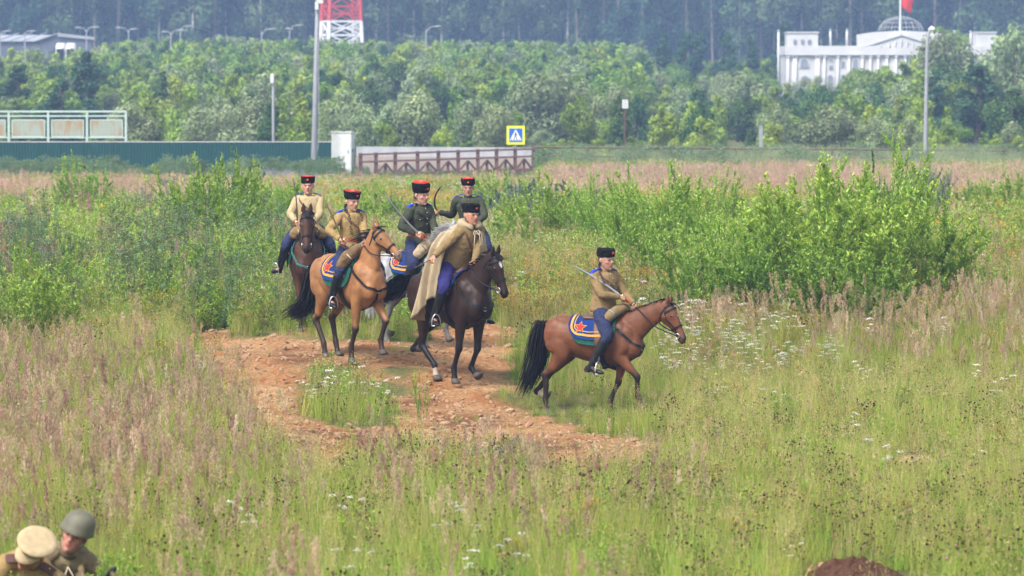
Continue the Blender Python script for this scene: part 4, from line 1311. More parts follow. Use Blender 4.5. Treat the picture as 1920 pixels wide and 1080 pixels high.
def hand_world(P, q):
    J = P.J; d = (J[q + 'wr'] - J[q + 'el']).normalized()
    return to_world(P.root, J[q + 'wr'] + d * (.075 * J['k']))
def sab(P, label, px, py, dd, **kw):
    h = hand_world(P, 'r'); return sabre(label, h, at(px, py, h.y + dd), **kw)
sab(Pl, 'bright sabre laid back across the chest of the woman in front', 1072, 497, -.12, L_=.84, curve=(0, 0, 1), bow=.02)

# 2. dark bay with the caped man
Hc = make_horse('horse', 'nearly black horse with a white star on its forehead under the caped man', stand('cape'), R(-53), 1.06, (0.021, 0.0095, 0.0055),
    dict(RF=(0.30, 0.0, 6), LF=(0.46, 0.06, 50), RH=(-0.12, 0.02, 14), LH=(-0.90, 0.32, 96)), (1.03, 0, 1.73), (1.20, 0.08, 1.21), points=0.9, leg_top=.6,
    tailv=[(-.25, 0, 0), (-.40, .0, -.20), (-.45, .1, -.12)], seed=2, headyaw=.06, blaze=(0.22, 0.055, 0.024), pts_c=(.0055, .005, .005), muzzle_c=(.009, .007, .007), sock=dict(RH=(.38, .30, .24)))
tack(Hc, pad=False, flap=M_LEATHBR, plate=M_LEATHB)
J = seated(lean=.19, side=.13, twist=.16, rh=(.20, -.56, .17), lh=(.40, .05, .12), hyaw=.02, hpitch=-.04, k=1.02, fat=1.28, wid=1.08, knee=(.24, .36, -.22), ank=(.06, .41, -.66), toe=(.22, .47, -.735), rel=(-.5, -.5, -.4), lel=(.0, 1, -.5))
Pc = mount(Hc, J, 'person', 'heavy man in tan canvas cape and khaki shirt riding the nearly black horse', tunic=M_KHAKI, breeches=M_NAVY2, seed=12, hair=M_GREYHAIR, tint=(0.416, 0.200, 0.128), board=None, pockets=False, hat_flare=1.16, hat_h=.098, crown_up=-.009, strap=True, rn=V3((0, .3, -1)))
def cape(P):
    k = P.J['k']; J = P.J; T = P.T
    nth, nv = 140, 30; vs = []; fs = []
    nek = J['nek']
    for j in range(nv + 1):
        v = j / nv
        for i in range(nth + 1):
            th = 0.50 + (2 * math.pi - 1.62) * i / nth           # from the front left round the back to the front right
            right = math.exp(-((th - 4.70) / .75) ** 2); back = math.exp(-((th - 3.5) / 1.0) ** 2); left = math.exp(-((th - 1.2) / .9) ** 2); fr = math.exp(-((th - 5.6) / .45) ** 2)
            hem = .85 * right + 1.2 * back + .40 * left + .70 * fr
            hem = max(.40, min(1.25, hem))
            sw = .215 + .03 * abs(math.sin(th)) - .05 * math.exp(-(abs(math.cos(th)) / .5) ** -2 if abs(math.cos(th)) > .01 else -99)
            r = float(np.interp(v, [0, .10, .22, .40, 1], [.082, .13, sw, sw + .035, sw + .10]))
            drop = float(np.interp(v, [0, .10, .22, 1], [-.012, .018, .085, .085 + hem]))
            f = v ** .7 * (.040 * math.sin(th * 11 + 1.3 * v + 1.2 * math.sin(th * 3)) + .024 * math.sin(th * 23 + 2 - 2 * v) + .016 * math.sin(th * 5 - 6 * v))
            r += f + v * .16 * math.exp(-((th - 4.05) / .65) ** 2)
            # carried out over the stretched right arm, then falling behind it
            armo = right * float(np.interp(v, [0, .15, .35, .6, 1], [0, .06, .20, .22, .16]))
            y = (r + armo) * math.sin(th); x = (r * .86) * math.cos(th) - back * .16 * v - right * .22 * v
            z = nek.z / k - drop
            if right > .2: z += right * .05 * smooth(.1, .3, v)
            vs.append(V3((x + nek.x / k * (1 - .6 * v), y + nek.y / k * (1 - .5 * v), z)) * k)
    W_ = nth + 1
    for j in range(nv):
        for i in range(nth):
            a_ = j * W_ + i; fs.append((a_, a_ + 1, a_ + W_ + 1, a_ + W_))
    o = MB().add(vs, fs).build('cape', M_CAPE, P.root, True)
    s = o.modifiers.new('thick', 'SOLIDIFY'); s.thickness = .007; s.offset = 0
    hb = MB()
    pts = [nek + V3((.10 * math.cos(a_) * 1.05, .135 * math.sin(a_), .035 - .03 * math.cos(a_) + .012 * math.sin(3 * a_))) * k for a_ in np.linspace(.5, 2 * math.pi - .5, 16)]
    hb.tube(pts, [(.040 * k + .022 * k * math.sin(math.pi * i / 15), .045 * k) for i in range(16)], 12, side=(0, 0, 1))
    hb.ball(nek + V3((-.17, -.05, -.04)) * k, (.09 * k, .14 * k, .07 * k), 14)
    me = fuse(hb, .009, 2); wrinkle(me, .016, 14, 5); link('hood', me, M_CAPE, P.root)
    cb = MB()
    for s_, q in ((-1, .0), (1, .03), (.3, .015), (-.4, .02)):
        p0 = P.T.pt(.955, .0, .05 * k)
        cb.tube([p0, p0 + V3((.03, s_ * .035, -.05)) * k, p0 + V3((.035, s_ * .05, -.13 - q)) * k, p0 + V3((.02, s_ * .045, -.22 - q)) * k] if abs(s_) == 1 else
                [p0, p0 + V3((.03, s_ * .12, .0)) * k, p0 + V3((.03, s_ * .14, -.05)) * k, p0 + V3((.01, 0, -.03)) * k], [.005 * k] * 4, 6, smooth_n=4, side=(1, 0, 0))
    cb.build('tie_cords', M_CORD, P.root, True)
cape(Pc)
h = hand_world(Pc, 'r')
wr = empty('riding_whip', h); tag(wr, 'short dark riding whip in the outstretched hand of the caped man', 'whip')
tp_ = at(784, 499, h.y - .1) - h
MB().tube([-tp_ * .35, tp_ * .5, tp_ * 1.25], [.008, .0065, .004], 8).build('shaft', M_LEATHBR, wr, True)

# 3. tan horse with the braided woman
Ht = make_horse('horse', 'light tan horse with black mane, tossing its head, left of the others', stand('tan'), R(-56), 1.03, (0.257, 0.117, 0.045),
    dict(RF=(0.30, 0.0, 2), LF=(0.72, 0.12, 16), RH=(-0.40, 0.02, 14), LH=(-0.46, 0.03, 22)), (0.74, 0.02, 1.86), (1.12, 0.20, 1.50), points=0.92, leg_top=.30,
    tailv=[(-.10, 0, -.10), (-.16, -.04, -.46), (-.30, -.18, -.22)], seed=3, mane_fly=.75, headyaw=.2, muzzle_c=(.14, .10, .095), dapple=.05)
tack(Ht, plate=M_LEATHB)
J = seated(lean=.0, side=-.02, twist=-.05, rh=(.24, -.36, .23), lh=(.40, -.02, .16), hyaw=.06, hpitch=-.14, k=.985, knee=(.20, .34, -.24), ank=(-.01, .37, -.68), toe=(.15, .41, -.76), rel=(-.2, -1, -.5))
Pt = mount(Ht, J, 'person', 'woman with two long braids in sandy tunic and orange belt on the tan horse', tunic=M_TANC, breeches=M_NAVY, braids=2, belt=M_LEATHRED, seed=13, hat_flare=1.14, tint=(0.432, 0.248, 0.176), pockets=False)
bedroll('brown canvas roll hanging over the front of the saddle on the tan horse', Ht, [(.34, -1.05), (.39, -.68), (.43, -.2), (.43, .2), (.40, .65)], [(.045, .07), (.075, .09), (.065, .075), (.06, .065), (.05, .06)], M_BROWNC, M_CORD, .12)
sab(Pt, 'straight bright sabre held upright by the braided woman on the tan horse', 611, 383, -.50, L_=.80, curve=(1, 0, 0), bow=.012)

# 4. grey horse with the man in olive
Hg = make_horse('horse', 'dapple grey horse half hidden between the tan and the nearly black horse', stand('grey'), R(-48), 0.97, (0.265, 0.261, 0.265),
    dict(RF=(0.40, 0.0, 6), LF=(0.68, 0.10, 24), RH=(-0.50, 0.0, 12), LH=(-0.74, 0.12, 50)), (1.02, -.02, 1.86), (1.36, -0.10, 1.50), points=0.72, leg_top=.8, pts_c=(.055, .052, .052),
    hair=M_HAIRG, seed=4, mane_fly=.45, dapple=.28, muzzle_c=(.10, .09, .09), mane_side=-1)
tack(Hg, plate=M_LEATHB)
J = seated(lean=.02, twist=.08, rh=(.28, -.30, .24), lh=(.42, .0, .12), hyaw=.10, hpitch=-.10, k=1.055, knee=(.24, .33, -.20), ank=(.10, .36, -.60), toe=(.27, .38, -.66), wid=1.05)
Pg = mount(Hg, J, 'person', 'young man in dark olive tunic with blue shoulder boards on the grey horse', tunic=M_OLIVE, breeches=M_NAVY, belt=M_LEATHRED, seed=14, hat_h=.116, hat_flare=1.09, hattilt=-.10, crown_up=.014, tint=(0.416, 0.232, 0.168))
bedroll('sandy cloth roll over the saddle front on the grey horse', Hg, [(.40, -.85), (.43, -.55), (.45, -.1), (.45, .3), (.43, .6)], [(.05, .075), (.072, .085), (.06, .07), (.06, .07), (.05, .07)], M_CAPE, M_LEATHB, .12)
sab(Pg, 'long bright sabre leaning on the shoulder of the man on the grey horse', 705, 344, -.20, L_=.82, curve=(-1, 0, -1), bow=.025)

# 5. dark bay seen head on
Hb = make_horse('horse', 'dark brown horse with teal breast strap coming straight on at the left back', stand('bay'), R(-87), 1.02, (0.055, 0.021, 0.010),
    dict(RF=(0.44, 0.0, 6), LF=(0.66, 0.14, 30), RH=(-0.52, 0.0, 12), LH=(-0.70, 0.05, 30)), (0.92, -.02, 1.84), (1.13, -0.03, 1.28), points=0.93, leg_top=.45, seed=5, muzzle_c=(.012, .01, .01))
tack(Hb, plate=M_TEAL)
J = seated(lean=.0, rh=(.34, -.20, .20), lh=(.36, .08, .19), hyaw=-.05, hpitch=-.04, k=.96, fat=1.12, knee=(.26, .36, -.18), ank=(.10, .46, -.56), toe=(.25, .56, -.62))
Pb = mount(Hb, J, 'person', 'smiling woman in faded cream tunic on the dark brown horse at the left back', tunic=M_CREAM, breeches=M_NAVY, seed=15, tint=(0.448, 0.240, 0.176), pockets=False, hat_flare=1.05)
bedroll('pale brown roll tied across the saddle of the horse seen head on', Hb, [(.44, -.66), (.46, -.40), (.47, 0), (.46, .40), (.44, .66)], [(.055, .075), (.068, .08), (.055, .065), (.068, .08), (.055, .075)], M_KHAKI, M_CORD, .12)
sab(Pb, 'thin sabre pointing straight up beside the woman at the left back', 548, 326, -.25, L_=.76, curve=(1, 0, 0), bow=.02, w_=.02)

# 6. the last rider
Hr = make_horse('horse', 'brown horse at the very back, mostly hidden by the caped man', stand('rear'), R(-95), 0.95, (0.12, 0.055, 0.033),
    dict(RF=(0.40, 0.0, 6), LF=(0.66, 0.12, 26), RH=(-0.52, 0.0, 12), LH=(-0.72, 0.08, 40)), (0.96, 0.0, 1.66), (1.26, 0.0, 1.30), points=0.9, seed=6)
tack(Hr)
J = seated(lean=.05, side=-.04, twist=.15, rh=(.10, -.50, .36), lh=(.34, .12, .18), hyaw=.12, hpitch=-.12, k=1.02, wid=1.05, rel=(-.2, -.6, -.7), lel=(-.1, 1, -.4))
Pr = mount(Hr, J, 'person', 'older man in dark olive tunic with raised curved sabre at the back of the group', tunic=M_OLIVE, breeches=M_NAVY, seed=16, hair=M_GREYHAIR, tint=(0.384, 0.200, 0.144))
M_DKSTEEL = mat('dark_steel', (0.07, 0.075, 0.08), rough=0.35, var=0.2, metal=0.8)
sab(Pr, 'dark curved sabre raised by the man at the back of the group', 829, 346, -.55, L_=.66, blade=M_DKSTEEL, curve=(-1, 0, 0), bow=.075, w_=.034)

# ------------------------------------------------------------------ the two soldiers lying in the near grass
def prone(hpitch=0.0, hyaw=0.0, lift=.40, k=1.0, rh=(.30, -.16, .05), lh=(.30, .20, .06), roll=0.0, look=None):
    J = {}
    J['pel'] = V3((-.58, 0, .13)); J['wai'] = V3((-.40, 0, lift * .50)); J['che'] = V3((-.21, 0, lift * .78)); J['nek'] = V3((-.05, 0, lift))
    J['lat'] = V3((0, math.cos(roll), math.sin(roll))); J['plat'] = V3((0, 1, 0))
    for q, s in (('r', -1), ('l', 1)):
        J[q + 'sh'] = J['nek'] + J['lat'] * (s * .185) + V3((-.045, 0, -.055)); J[q + 'hip'] = J['pel'] + V3((-.02, s * .10, 0))
        J[q + 'kn'] = V3((-1.0, s * .18, .09)); J[q + 'an'] = V3((-1.42, s * .22, .10)); J[q + 'to'] = V3((-1.50, s * .30, .04))
    J['rel'], J['rwr'] = ik2(J['rsh'], V3(rh), .285, .255, (-.2, -1, -.7)); J['lel'], J['lwr'] = ik2(J['lsh'], V3(lh), .285, .255, (-.2, 1, -.7))
    hf = V3((math.cos(hyaw) * math.cos(hpitch), math.sin(hyaw) * math.cos(hpitch), math.sin(hpitch))); hl = V3((-math.sin(hyaw), math.cos(hyaw), 0))
    hl = (hl * math.cos(roll) + hf.cross(hl) * math.sin(roll)).normalized(); hu = hf.cross(hl)
    if look:                                   # face and crown directions given in the world
        rz = Matrix.Rotation(-look[2], 3, 'Z'); hf = (rz @ V3(look[0])).normalized(); hu = rz @ V3(look[1]); hu = (hu - hf * hu.dot(hf)).normalized(); hl = hu.cross(hf)
    J['hf'], J['hl'], J['hu'] = hf, hl, hu
    J['hd'] = J['nek'] + V3((.035, 0, .02)) + hu * .13 + hf * .05
    J['k'] = k; J['fat'] = 1.0; J['wid'] = 1.05
    return J
p_ = stand('helmetman')
Ph = person('person', 'soldier in grey green steel helmet lying in the grass beside the man in the cap', p_, R(-72), prone(look=((-.12, -.98, .02), (.40, .02, .90), R(-72)), lift=.42, roll=-.18, rh=(.28, -.22, .06), lh=(.22, .30, .10)),
            tunic=mat('faded_green_khaki', (.20, .155, .085), rough=.9, var=.2, scale=14, bump=.25, bscale=40), breeches=M_KHAKI, hat='helmet', seed=21, board=None, strap=False, pockets=False, tint=(0.400, 0.188, 0.136), group='soldiers lying in the grass')
cbh = MB()
for s_ in (-1, 1):
    q0 = Ph.T.pt(.97, 0, .05)
    cbh.tube([q0, q0 + V3((.03, s_ * .03, -.06)), q0 + V3((.03, s_ * .06, -.14))], [.005] * 3, 6, smooth_n=3)
cbh.build('tie_cords', M_CORD, Ph.root, True)
M_BROWNBD = mat('brown_shoulder_board', (.10, .05, .045), rough=.8, var=.2, scale=60)
p2 = stand('capman')
Pk = person('person', 'soldier in pale khaki peaked cap and brown shoulder boards, head bowed, at the near corner', p2, R(-66), prone(look=((-.60, -.75, -.35), (.35, -.60, .70), R(-66)), lift=.36, roll=-.35, rh=(.18, -.30, .05), lh=(.40, .30, .15)),
            tunic=M_TANC, breeches=M_KHAKI, hat='cap', seed=22, board=M_BROWNBD, strap=True, pockets=False, tint=(0.400, 0.188, 0.136), group='soldiers lying in the grass')
hw_ = hand_world(Pk, 'l')
gun = empty('rifle', hw_); tag(gun, 'black gun barrel poking out of the grass in front of the cap soldier', 'rifle')
gd = (at(224, 1056, hw_.y - .25) - hw_).normalized()
gm_ = MB(); gm_.tube([-gd * .10, gd * .12, gd * .36], [.020, .017, .015], 10); gm_.tube([gd * .31, gd * .37], [.022, .022], 10)
M_GUN = mat('blued_steel', (0.02, 0.021, 0.025), rough=0.4, var=0.3, metal=0.6)
gm_.build('barrel', M_GUN, gun, True)
gu = V3((0, 0, 1)); MB().bar(gd * .33, gd * .33 + gu * .035, .006, .012).build('front_sight', M_GUN, gun)
MB().tube([-gd * .62 - gu * .06, -gd * .36 - gu * .03, -gd * .05 - gu * .005, gd * .10], [(.022, .045), (.018, .03), (.017, .024), (.015, .02)], 12, smooth_n=3).build('stock', M_LEATHBR, gun, True)
# ------------------------------------------------------------------ plant prototypes (numpy: fast) and instanced meadow
M_PLANT = leafmat('meadow_plants', trans=0.30, hue=0.018, val=0.22)
M_BUSH = leafmat('bush_leaves', trans=0.33, hue=0.012, val=0.12, gloss=0.03)
M_TREELEAF = leafmat('tree_leaves', trans=0.30, hue=0.016, val=0.16)
M_TWIG = mat('grey_brown_twigs', (0.11, 0.085, 0.06), rough=0.9, var=0.3)
M_BARK = mat('tree_bark', (0.16, 0.125, 0.10), rough=0.95, var=0.4, scale=8)
M_BIRCH = mat('pale_birch_bark', (0.40, 0.37, 0.33), rough=0.9, var=0.35, scale=6)
M_PINE = mat('reddish_pine_bark', (0.19, 0.14, 0.115), rough=0.95, var=0.3, scale=6)

class PB:
    """collects plant geometry as numpy quads / triangles with a colour per piece"""
    def __init__(s): s.V = []; s.Q = []; s.T = []; s.C = []; s.n = 0
    def blades(s, base, dirs, length, width, bend, cols, seg=3, rng=RNG):
        """grass blades: base (N,3), dirs (N,3) up-ish, bend (N,3) sideways droop"""
        N = len(base)
        az = rng.uniform(0, 2 * math.pi, N)
        sd = np.stack([np.cos(az), np.sin(az), np.zeros(N)], 1)
        vs = []
        for i in range(seg + 1):
            t = i / seg
            p = base + dirs * (length * t)[:, None] + bend * (length * t * t)[:, None]
            wv = width * (1 - t) ** 0.7 if i < seg else width * 0.06
            vs.append(p - sd * (wv / 2)[:, None]); vs.append(p + sd * (wv / 2)[:, None])
        V = np.stack(vs, 1)                                  # N, 2(seg+1), 3
        k = 2 * (seg + 1)
        o = s.n + np.arange(N)[:, None, None] * k
        q = np.array([[2 * i, 2 * i + 1, 2 * i + 3, 2 * i + 2] for i in range(seg)])[None]
        s.V.append(V.reshape(-1, 3)); s.Q.append((o + q).reshape(-1, 4)); s.C.append(np.repeat(cols, k, 0)); s.n += N * k
    def leaves(s, pos, d, n, length, width, cols, fold=0.25):
        """diamond leaves folded on the midrib: 4 verts, 2 triangles"""
        N = len(pos)
        d = d / (np.linalg.norm(d, axis=1, keepdims=True) + 1e-9)
        sd = np.cross(d, n); sd /= (np.linalg.norm(sd, axis=1, keepdims=True) + 1e-9)
        nn = np.cross(sd, d)
        L_ = length[:, None]; W = width[:, None]
        a = pos; b = pos + d * L_ * .45 + sd * W / 2 + nn * W * fold; c = pos + d * L_; e = pos + d * L_ * .45 - sd * W / 2 + nn * W * fold
        V = np.stack([a, b, c, e], 1)
        o = s.n + np.arange(N)[:, None, None] * 4
        s.V.append(V.reshape(-1, 3)); s.T.append((o + np.array([[0, 1, 2], [0, 2, 3]])[None]).reshape(-1, 3)); s.C.append(np.repeat(cols, 4, 0)); s.n += N * 4
    def sticks(s, a, b, r0, r1, cols):
        """thin 3-sided stems from a to b"""
        N = len(a); t = b - a; t = t / (np.linalg.norm(t, axis=1, keepdims=True) + 1e-9)
        h = np.where(np.abs(t[:, 2:3]) > .9, np.array([[1., 0, 0]]), np.array([[0., 0, 1]]))
        u = np.cross(t, h); u /= np.linalg.norm(u, axis=1, keepdims=True); v = np.cross(t, u)
        vs = []
        for p, r in ((a, r0), (b, r1)):
            for k in range(3):
                an = 2 * math.pi * k / 3; vs.append(p + (u * math.cos(an) + v * math.sin(an)) * np.asarray(r)[:, None])
        V = np.stack(vs, 1); o = s.n + np.arange(N)[:, None, None] * 6
        q = np.array([[0, 1, 4, 3], [1, 2, 5, 4], [2, 0, 3, 5]])[None]
        s.V.append(V.reshape(-1, 3)); s.Q.append((o + q).reshape(-1, 4)); s.C.append(np.repeat(cols, 6, 0)); s.n += N * 6
    def dots(s, pos, r, cols):
        """small flower heads: octahedra"""
        N = len(pos); r = np.asarray(r)[:, None]
        dirs = np.array([[1, 0, 0], [0, 1, 0], [-1, 0, 0], [0, -1, 0], [0, 0, 1], [0, 0, -1.]])
        V = pos[:, None, :] + dirs[None] * r[:, None]
        o = s.n + np.arange(N)[:, None, None] * 6
        t = np.array([[0, 1, 4], [1, 2, 4], [2, 3, 4], [3, 0, 4], [1, 0, 5], [2, 1, 5], [3, 2, 5], [0, 3, 5]])[None]
        s.V.append(V.reshape(-1, 3)); s.T.append((o + t).reshape(-1, 3)); s.C.append(np.repeat(cols, 6, 0)); s.n += N * 6
    def mesh(s, name):
        return np_mesh(name, np.concatenate(s.V), np.concatenate(s.Q) if s.Q else None, np.concatenate(s.T) if s.T else None, np.concatenate(s.C))

def pal(rng, N, cols, jit=0.18):
    c = np.array(cols)[rng.integers(0, len(cols), N)]
    return np.clip(c * rng.uniform(1 - jit, 1 + jit, (N, 1)) * rng.uniform(1 - jit * .4, 1 + jit * .4, (N, 3)), 0, 1)

def rdir(rng, N, tilt):
    az = rng.uniform(0, 2 * math.pi, N); t = np.abs(rng.normal(0, tilt, N))
    return np.stack([np.sin(t) * np.cos(az), np.sin(t) * np.sin(az), np.cos(t)], 1)

def sph(rng, N):
    v = rng.normal(0, 1, (N, 3)); return v / np.linalg.norm(v, axis=1, keepdims=True)

G_GREEN = [(0.271, 0.341, 0.057), (0.335, 0.385, 0.071), (0.217, 0.308, 0.048), (0.389, 0.396, 0.104)]
G_FRESH = [(0.202, 0.356, 0.045), (0.269, 0.421, 0.054), (0.168, 0.292, 0.045)]
G_DRY = [(0.460, 0.356, 0.154), (0.391, 0.287, 0.121), (0.345, 0.333, 0.121), (0.506, 0.414, 0.220)]
G_PLUME = [(0.430, 0.297, 0.206), (0.494, 0.358, 0.251), (0.365, 0.241, 0.175), (0.452, 0.337, 0.201)]
G_DKPLUME = [(0.291, 0.167, 0.122), (0.344, 0.207, 0.146), (0.397, 0.254, 0.183)]
G_FORB = [(0.183, 0.296, 0.041), (0.237, 0.353, 0.049), (0.289, 0.403, 0.064)]
G_MUG = [(0.168, 0.258, 0.127), (0.210, 0.300, 0.155), (0.138, 0.216, 0.103)]

def p_grass(rng, n, h, rad, wd, cols, tilt=.22, stalks=0, scol=G_DRY):
    P = PB()
    b = np.zeros((n, 3)); r = rad * np.sqrt(rng.random(n)); a = rng.uniform(0, 6.28, n); b[:, 0] = r * np.cos(a); b[:, 1] = r * np.sin(a)
    d = rdir(rng, n, tilt); bend = rdir(rng, n, 3.0) * rng.uniform(.02, .32, (n, 1)); bend[:, 2] = -np.abs(bend[:, 2]) * .6
    P.blades(b, d, h * rng.uniform(.45, 1.1, n), wd * rng.uniform(.6, 1.3, n), bend, pal(rng, n, cols), 3, rng)
    if stalks:
        b = np.zeros((stalks, 3)); r = rad * np.sqrt(rng.random(stalks)); a = rng.uniform(0, 6.28, stalks); b[:, 0] = r * np.cos(a); b[:, 1] = r * np.sin(a)
        d = rdir(rng, stalks, .12); L_ = h * rng.uniform(1.0, 1.5, stalks)
        P.blades(b, d, L_, np.full(stalks, wd * .55), rdir(rng, stalks, 3) * .05, pal(rng, stalks, scol), 3, rng)
        m = 12; tip = b + d * L_[:, None]
        q = np.repeat(tip, m, 0) + rng.normal(0, .012, (stalks * m, 3)) - np.repeat(d, m, 0) * rng.uniform(0, .16, (stalks * m, 1))
        P.leaves(q, np.repeat(d, m, 0) + rng.normal(0, .5, (stalks * m, 3)), sph(rng, stalks * m), rng.uniform(.015, .035, stalks * m), np.full(stalks * m, .008), pal(rng, stalks * m, scol))
    return P

def p_plume(rng, n, h, rad, cols, wd=.007, open_=.03, plen=.24, leafy=8):
    """tall reed grass with feathery brownish-pink plumes"""
    P = PB()
    b = np.zeros((n, 3)); r = rad * np.sqrt(rng.random(n)); a = rng.uniform(0, 6.28, n); b[:, 0] = r * np.cos(a); b[:, 1] = r * np.sin(a)
    d = rdir(rng, n, .10); L_ = h * rng.uniform(.75, 1.12, n)
    lean = rdir(rng, n, 3.0) * rng.uniform(0.0, .12, (n, 1)); lean[:, 2] = 0
    P.blades(b, d, L_, np.full(n, wd), lean, pal(rng, n, [(.32, .27, .12), (.28, .28, .10)]), 4, rng)
    m = 64; pc = pal(rng, n, cols, .16)
    tip = b + d * L_[:, None] + lean * L_[:, None]
    up = d + lean * 2; up /= np.linalg.norm(up, axis=1, keepdims=True)
    t = rng.random((n, m)); env = np.sin(np.clip(t * .93 + .07, 0, 1) * math.pi) ** .8
    wl = plen * rng.uniform(.7, 1.3, n)
    off = sph(rng, n * m).reshape(n, m, 3); off[..., 2] *= .3
    pos = tip[:, None] - up[:, None] * (t * wl[:, None])[..., None] + off * (open_ * env * rng.uniform(.2, 1, (n, m)))[..., None]
    dd = up[:, None] * .9 + off * .45
    P.leaves(pos.reshape(-1, 3), dd.reshape(-1, 3), sph(rng, n * m), rng.uniform(.025, .055, n * m), rng.uniform(.006, .012, n * m), np.clip(np.repeat(pc, m, 0) * rng.uniform(.8, 1.2, (n * m, 1)), 0, 1))
    k = n * leafy
    if k:
        bb = np.repeat(b, leafy, 0) + rng.normal(0, .03, (k, 3)) * np.array([1, 1, 0])
        P.blades(bb, rdir(rng, k, .25), h * rng.uniform(.35, .7, k), np.full(k, wd * 1.1), rdir(rng, k, 3) * .2, pal(rng, k, G_GREEN), 3, rng)
    return P

def p_forb(rng, n, h, rad, lc, leaf=(.06, .018), per=22, tilt=.18, head=None, head_r=.012, heads=4, stem=(.16, .18, .07), droop=.0, stemr=.003):
    """leafy stems; head = colours of flower or seed heads at the top"""
    P = PB()
    b = np.zeros((n, 3)); r = rad * np.sqrt(rng.random(n)); a = rng.uniform(0, 6.28, n); b[:, 0] = r * np.cos(a); b[:, 1] = r * np.sin(a)
    d = rdir(rng, n, tilt); L_ = h * rng.uniform(.6, 1.1, n)
    P.sticks(b, b + d * L_[:, None], np.full(n, stemr), np.full(n, stemr * .5), pal(rng, n, [stem]))
    if per:
        t = rng.uniform(.12, 1, (n, per)); az = rng.uniform(0, 6.28, (n, per))
        pos = b[:, None] + d[:, None] * (t * L_[:, None])[..., None]
        el = rng.uniform(.2, .9, (n, per)) - droop
        dd = np.stack([np.cos(az) * np.cos(el), np.sin(az) * np.cos(el), np.sin(el)], -1)
        ll = leaf[0] * (1.15 - .55 * t) * rng.uniform(.7, 1.3, (n, per))
        nrm = np.tile(np.array([0, 0, 1.]), (n * per, 1)) + rng.normal(0, .3, (n * per, 3))
        P.leaves(pos.reshape(-1, 3), dd.reshape(-1, 3), nrm, ll.ravel(), (ll * leaf[1] / leaf[0]).ravel(), pal(rng, n * per, lc))
    if head is not None:
        tip = b + d * L_[:, None]; m = n * heads
        hp = np.repeat(tip, heads, 0) + rng.normal(0, 1, (m, 3)) * np.array([.045, .045, .03]) * (1 if heads > 1 else 0)
        if heads > 1: P.sticks(np.repeat(tip - d * .10, heads, 0), hp, np.full(m, stemr * .5), np.full(m, stemr * .4), pal(rng, m, [stem]))
        P.dots(hp, head_r * rng.uniform(.6, 1.3, m), pal(rng, m, head, .12))
    return P

def p_umbel(rng, n, h, rad, cols, lc=G_FORB, fr=.05, k=24):
    """yarrow / daisies: flat pale heads"""
    P = p_forb(rng, n, h, rad, lc, (.05, .014), 10)
    b = np.zeros((n, 3)); r = rad * np.sqrt(rng.random(n)); a = rng.uniform(0, 6.28, n); b[:, 0] = r * np.cos(a); b[:, 1] = r * np.sin(a)
    d = rdir(rng, n, .15); L_ = h * rng.uniform(.75, 1.15, n); tip = b + d * L_[:, None]
    P.sticks(b, tip, np.full(n, .003), np.full(n, .002), pal(rng, n, [(.2, .22, .09)]))
    m = n * k; q = np.repeat(tip, k, 0); rr = fr * np.sqrt(rng.random(m)); az = rng.uniform(0, 6.28, m)
    q = q + np.stack([rr * np.cos(az), rr * np.sin(az), rng.normal(0, .006, m) - rr * rr * 5], 1)
    P.dots(q[::2], np.full(len(q[::2]), .0085), pal(rng, len(q[::2]), cols, .08))
    P.leaves(q, np.stack([np.cos(az), np.sin(az), np.full(m, .15)], 1), np.tile([0, 0, 1.], (m, 1)) + rng.normal(0, .2, (m, 3)), np.full(m, .018), np.full(m, .015), pal(rng, m, cols, .08), 0)
    return P

def p_spike(rng, n, h, rad, cols, lc=G_FORB):
    """fireweed: leafy stem with a tapering flower spike"""
    P = p_forb(rng, n, h * .8, rad, lc, (.09, .016), 26, .07, stem=(.22, .10, .07))
    b = np.zeros((n, 3)); r = rad * np.sqrt(rng.random(n)); a = rng.uniform(0, 6.28, n); b[:, 0] = r * np.cos(a); b[:, 1] = r * np.sin(a)
    L_ = h * rng.uniform(.8, 1.1, n); d = rdir(rng, n, .06)
    P.sticks(b, b + d * L_[:, None], np.full(n, .004), np.full(n, .0015), pal(rng, n, [(.25, .11, .08)]))
    k = 40; t = rng.uniform(.62, 1, (n, k)); az = rng.uniform(0, 6.28, (n, k)); rr = .045 * (1.12 - t) / .5
    pos = b[:, None] + d[:, None] * (t * L_[:, None])[..., None]
    dd = np.stack([np.cos(az), np.sin(az), np.full(az.shape, .35)], -1)
    P.leaves(pos.reshape(-1, 3), dd.reshape(-1, 3), sph(rng, n * k), (rr.ravel() + .012), np.full(n * k, .014), pal(rng, n * k, cols, .15))
    return P

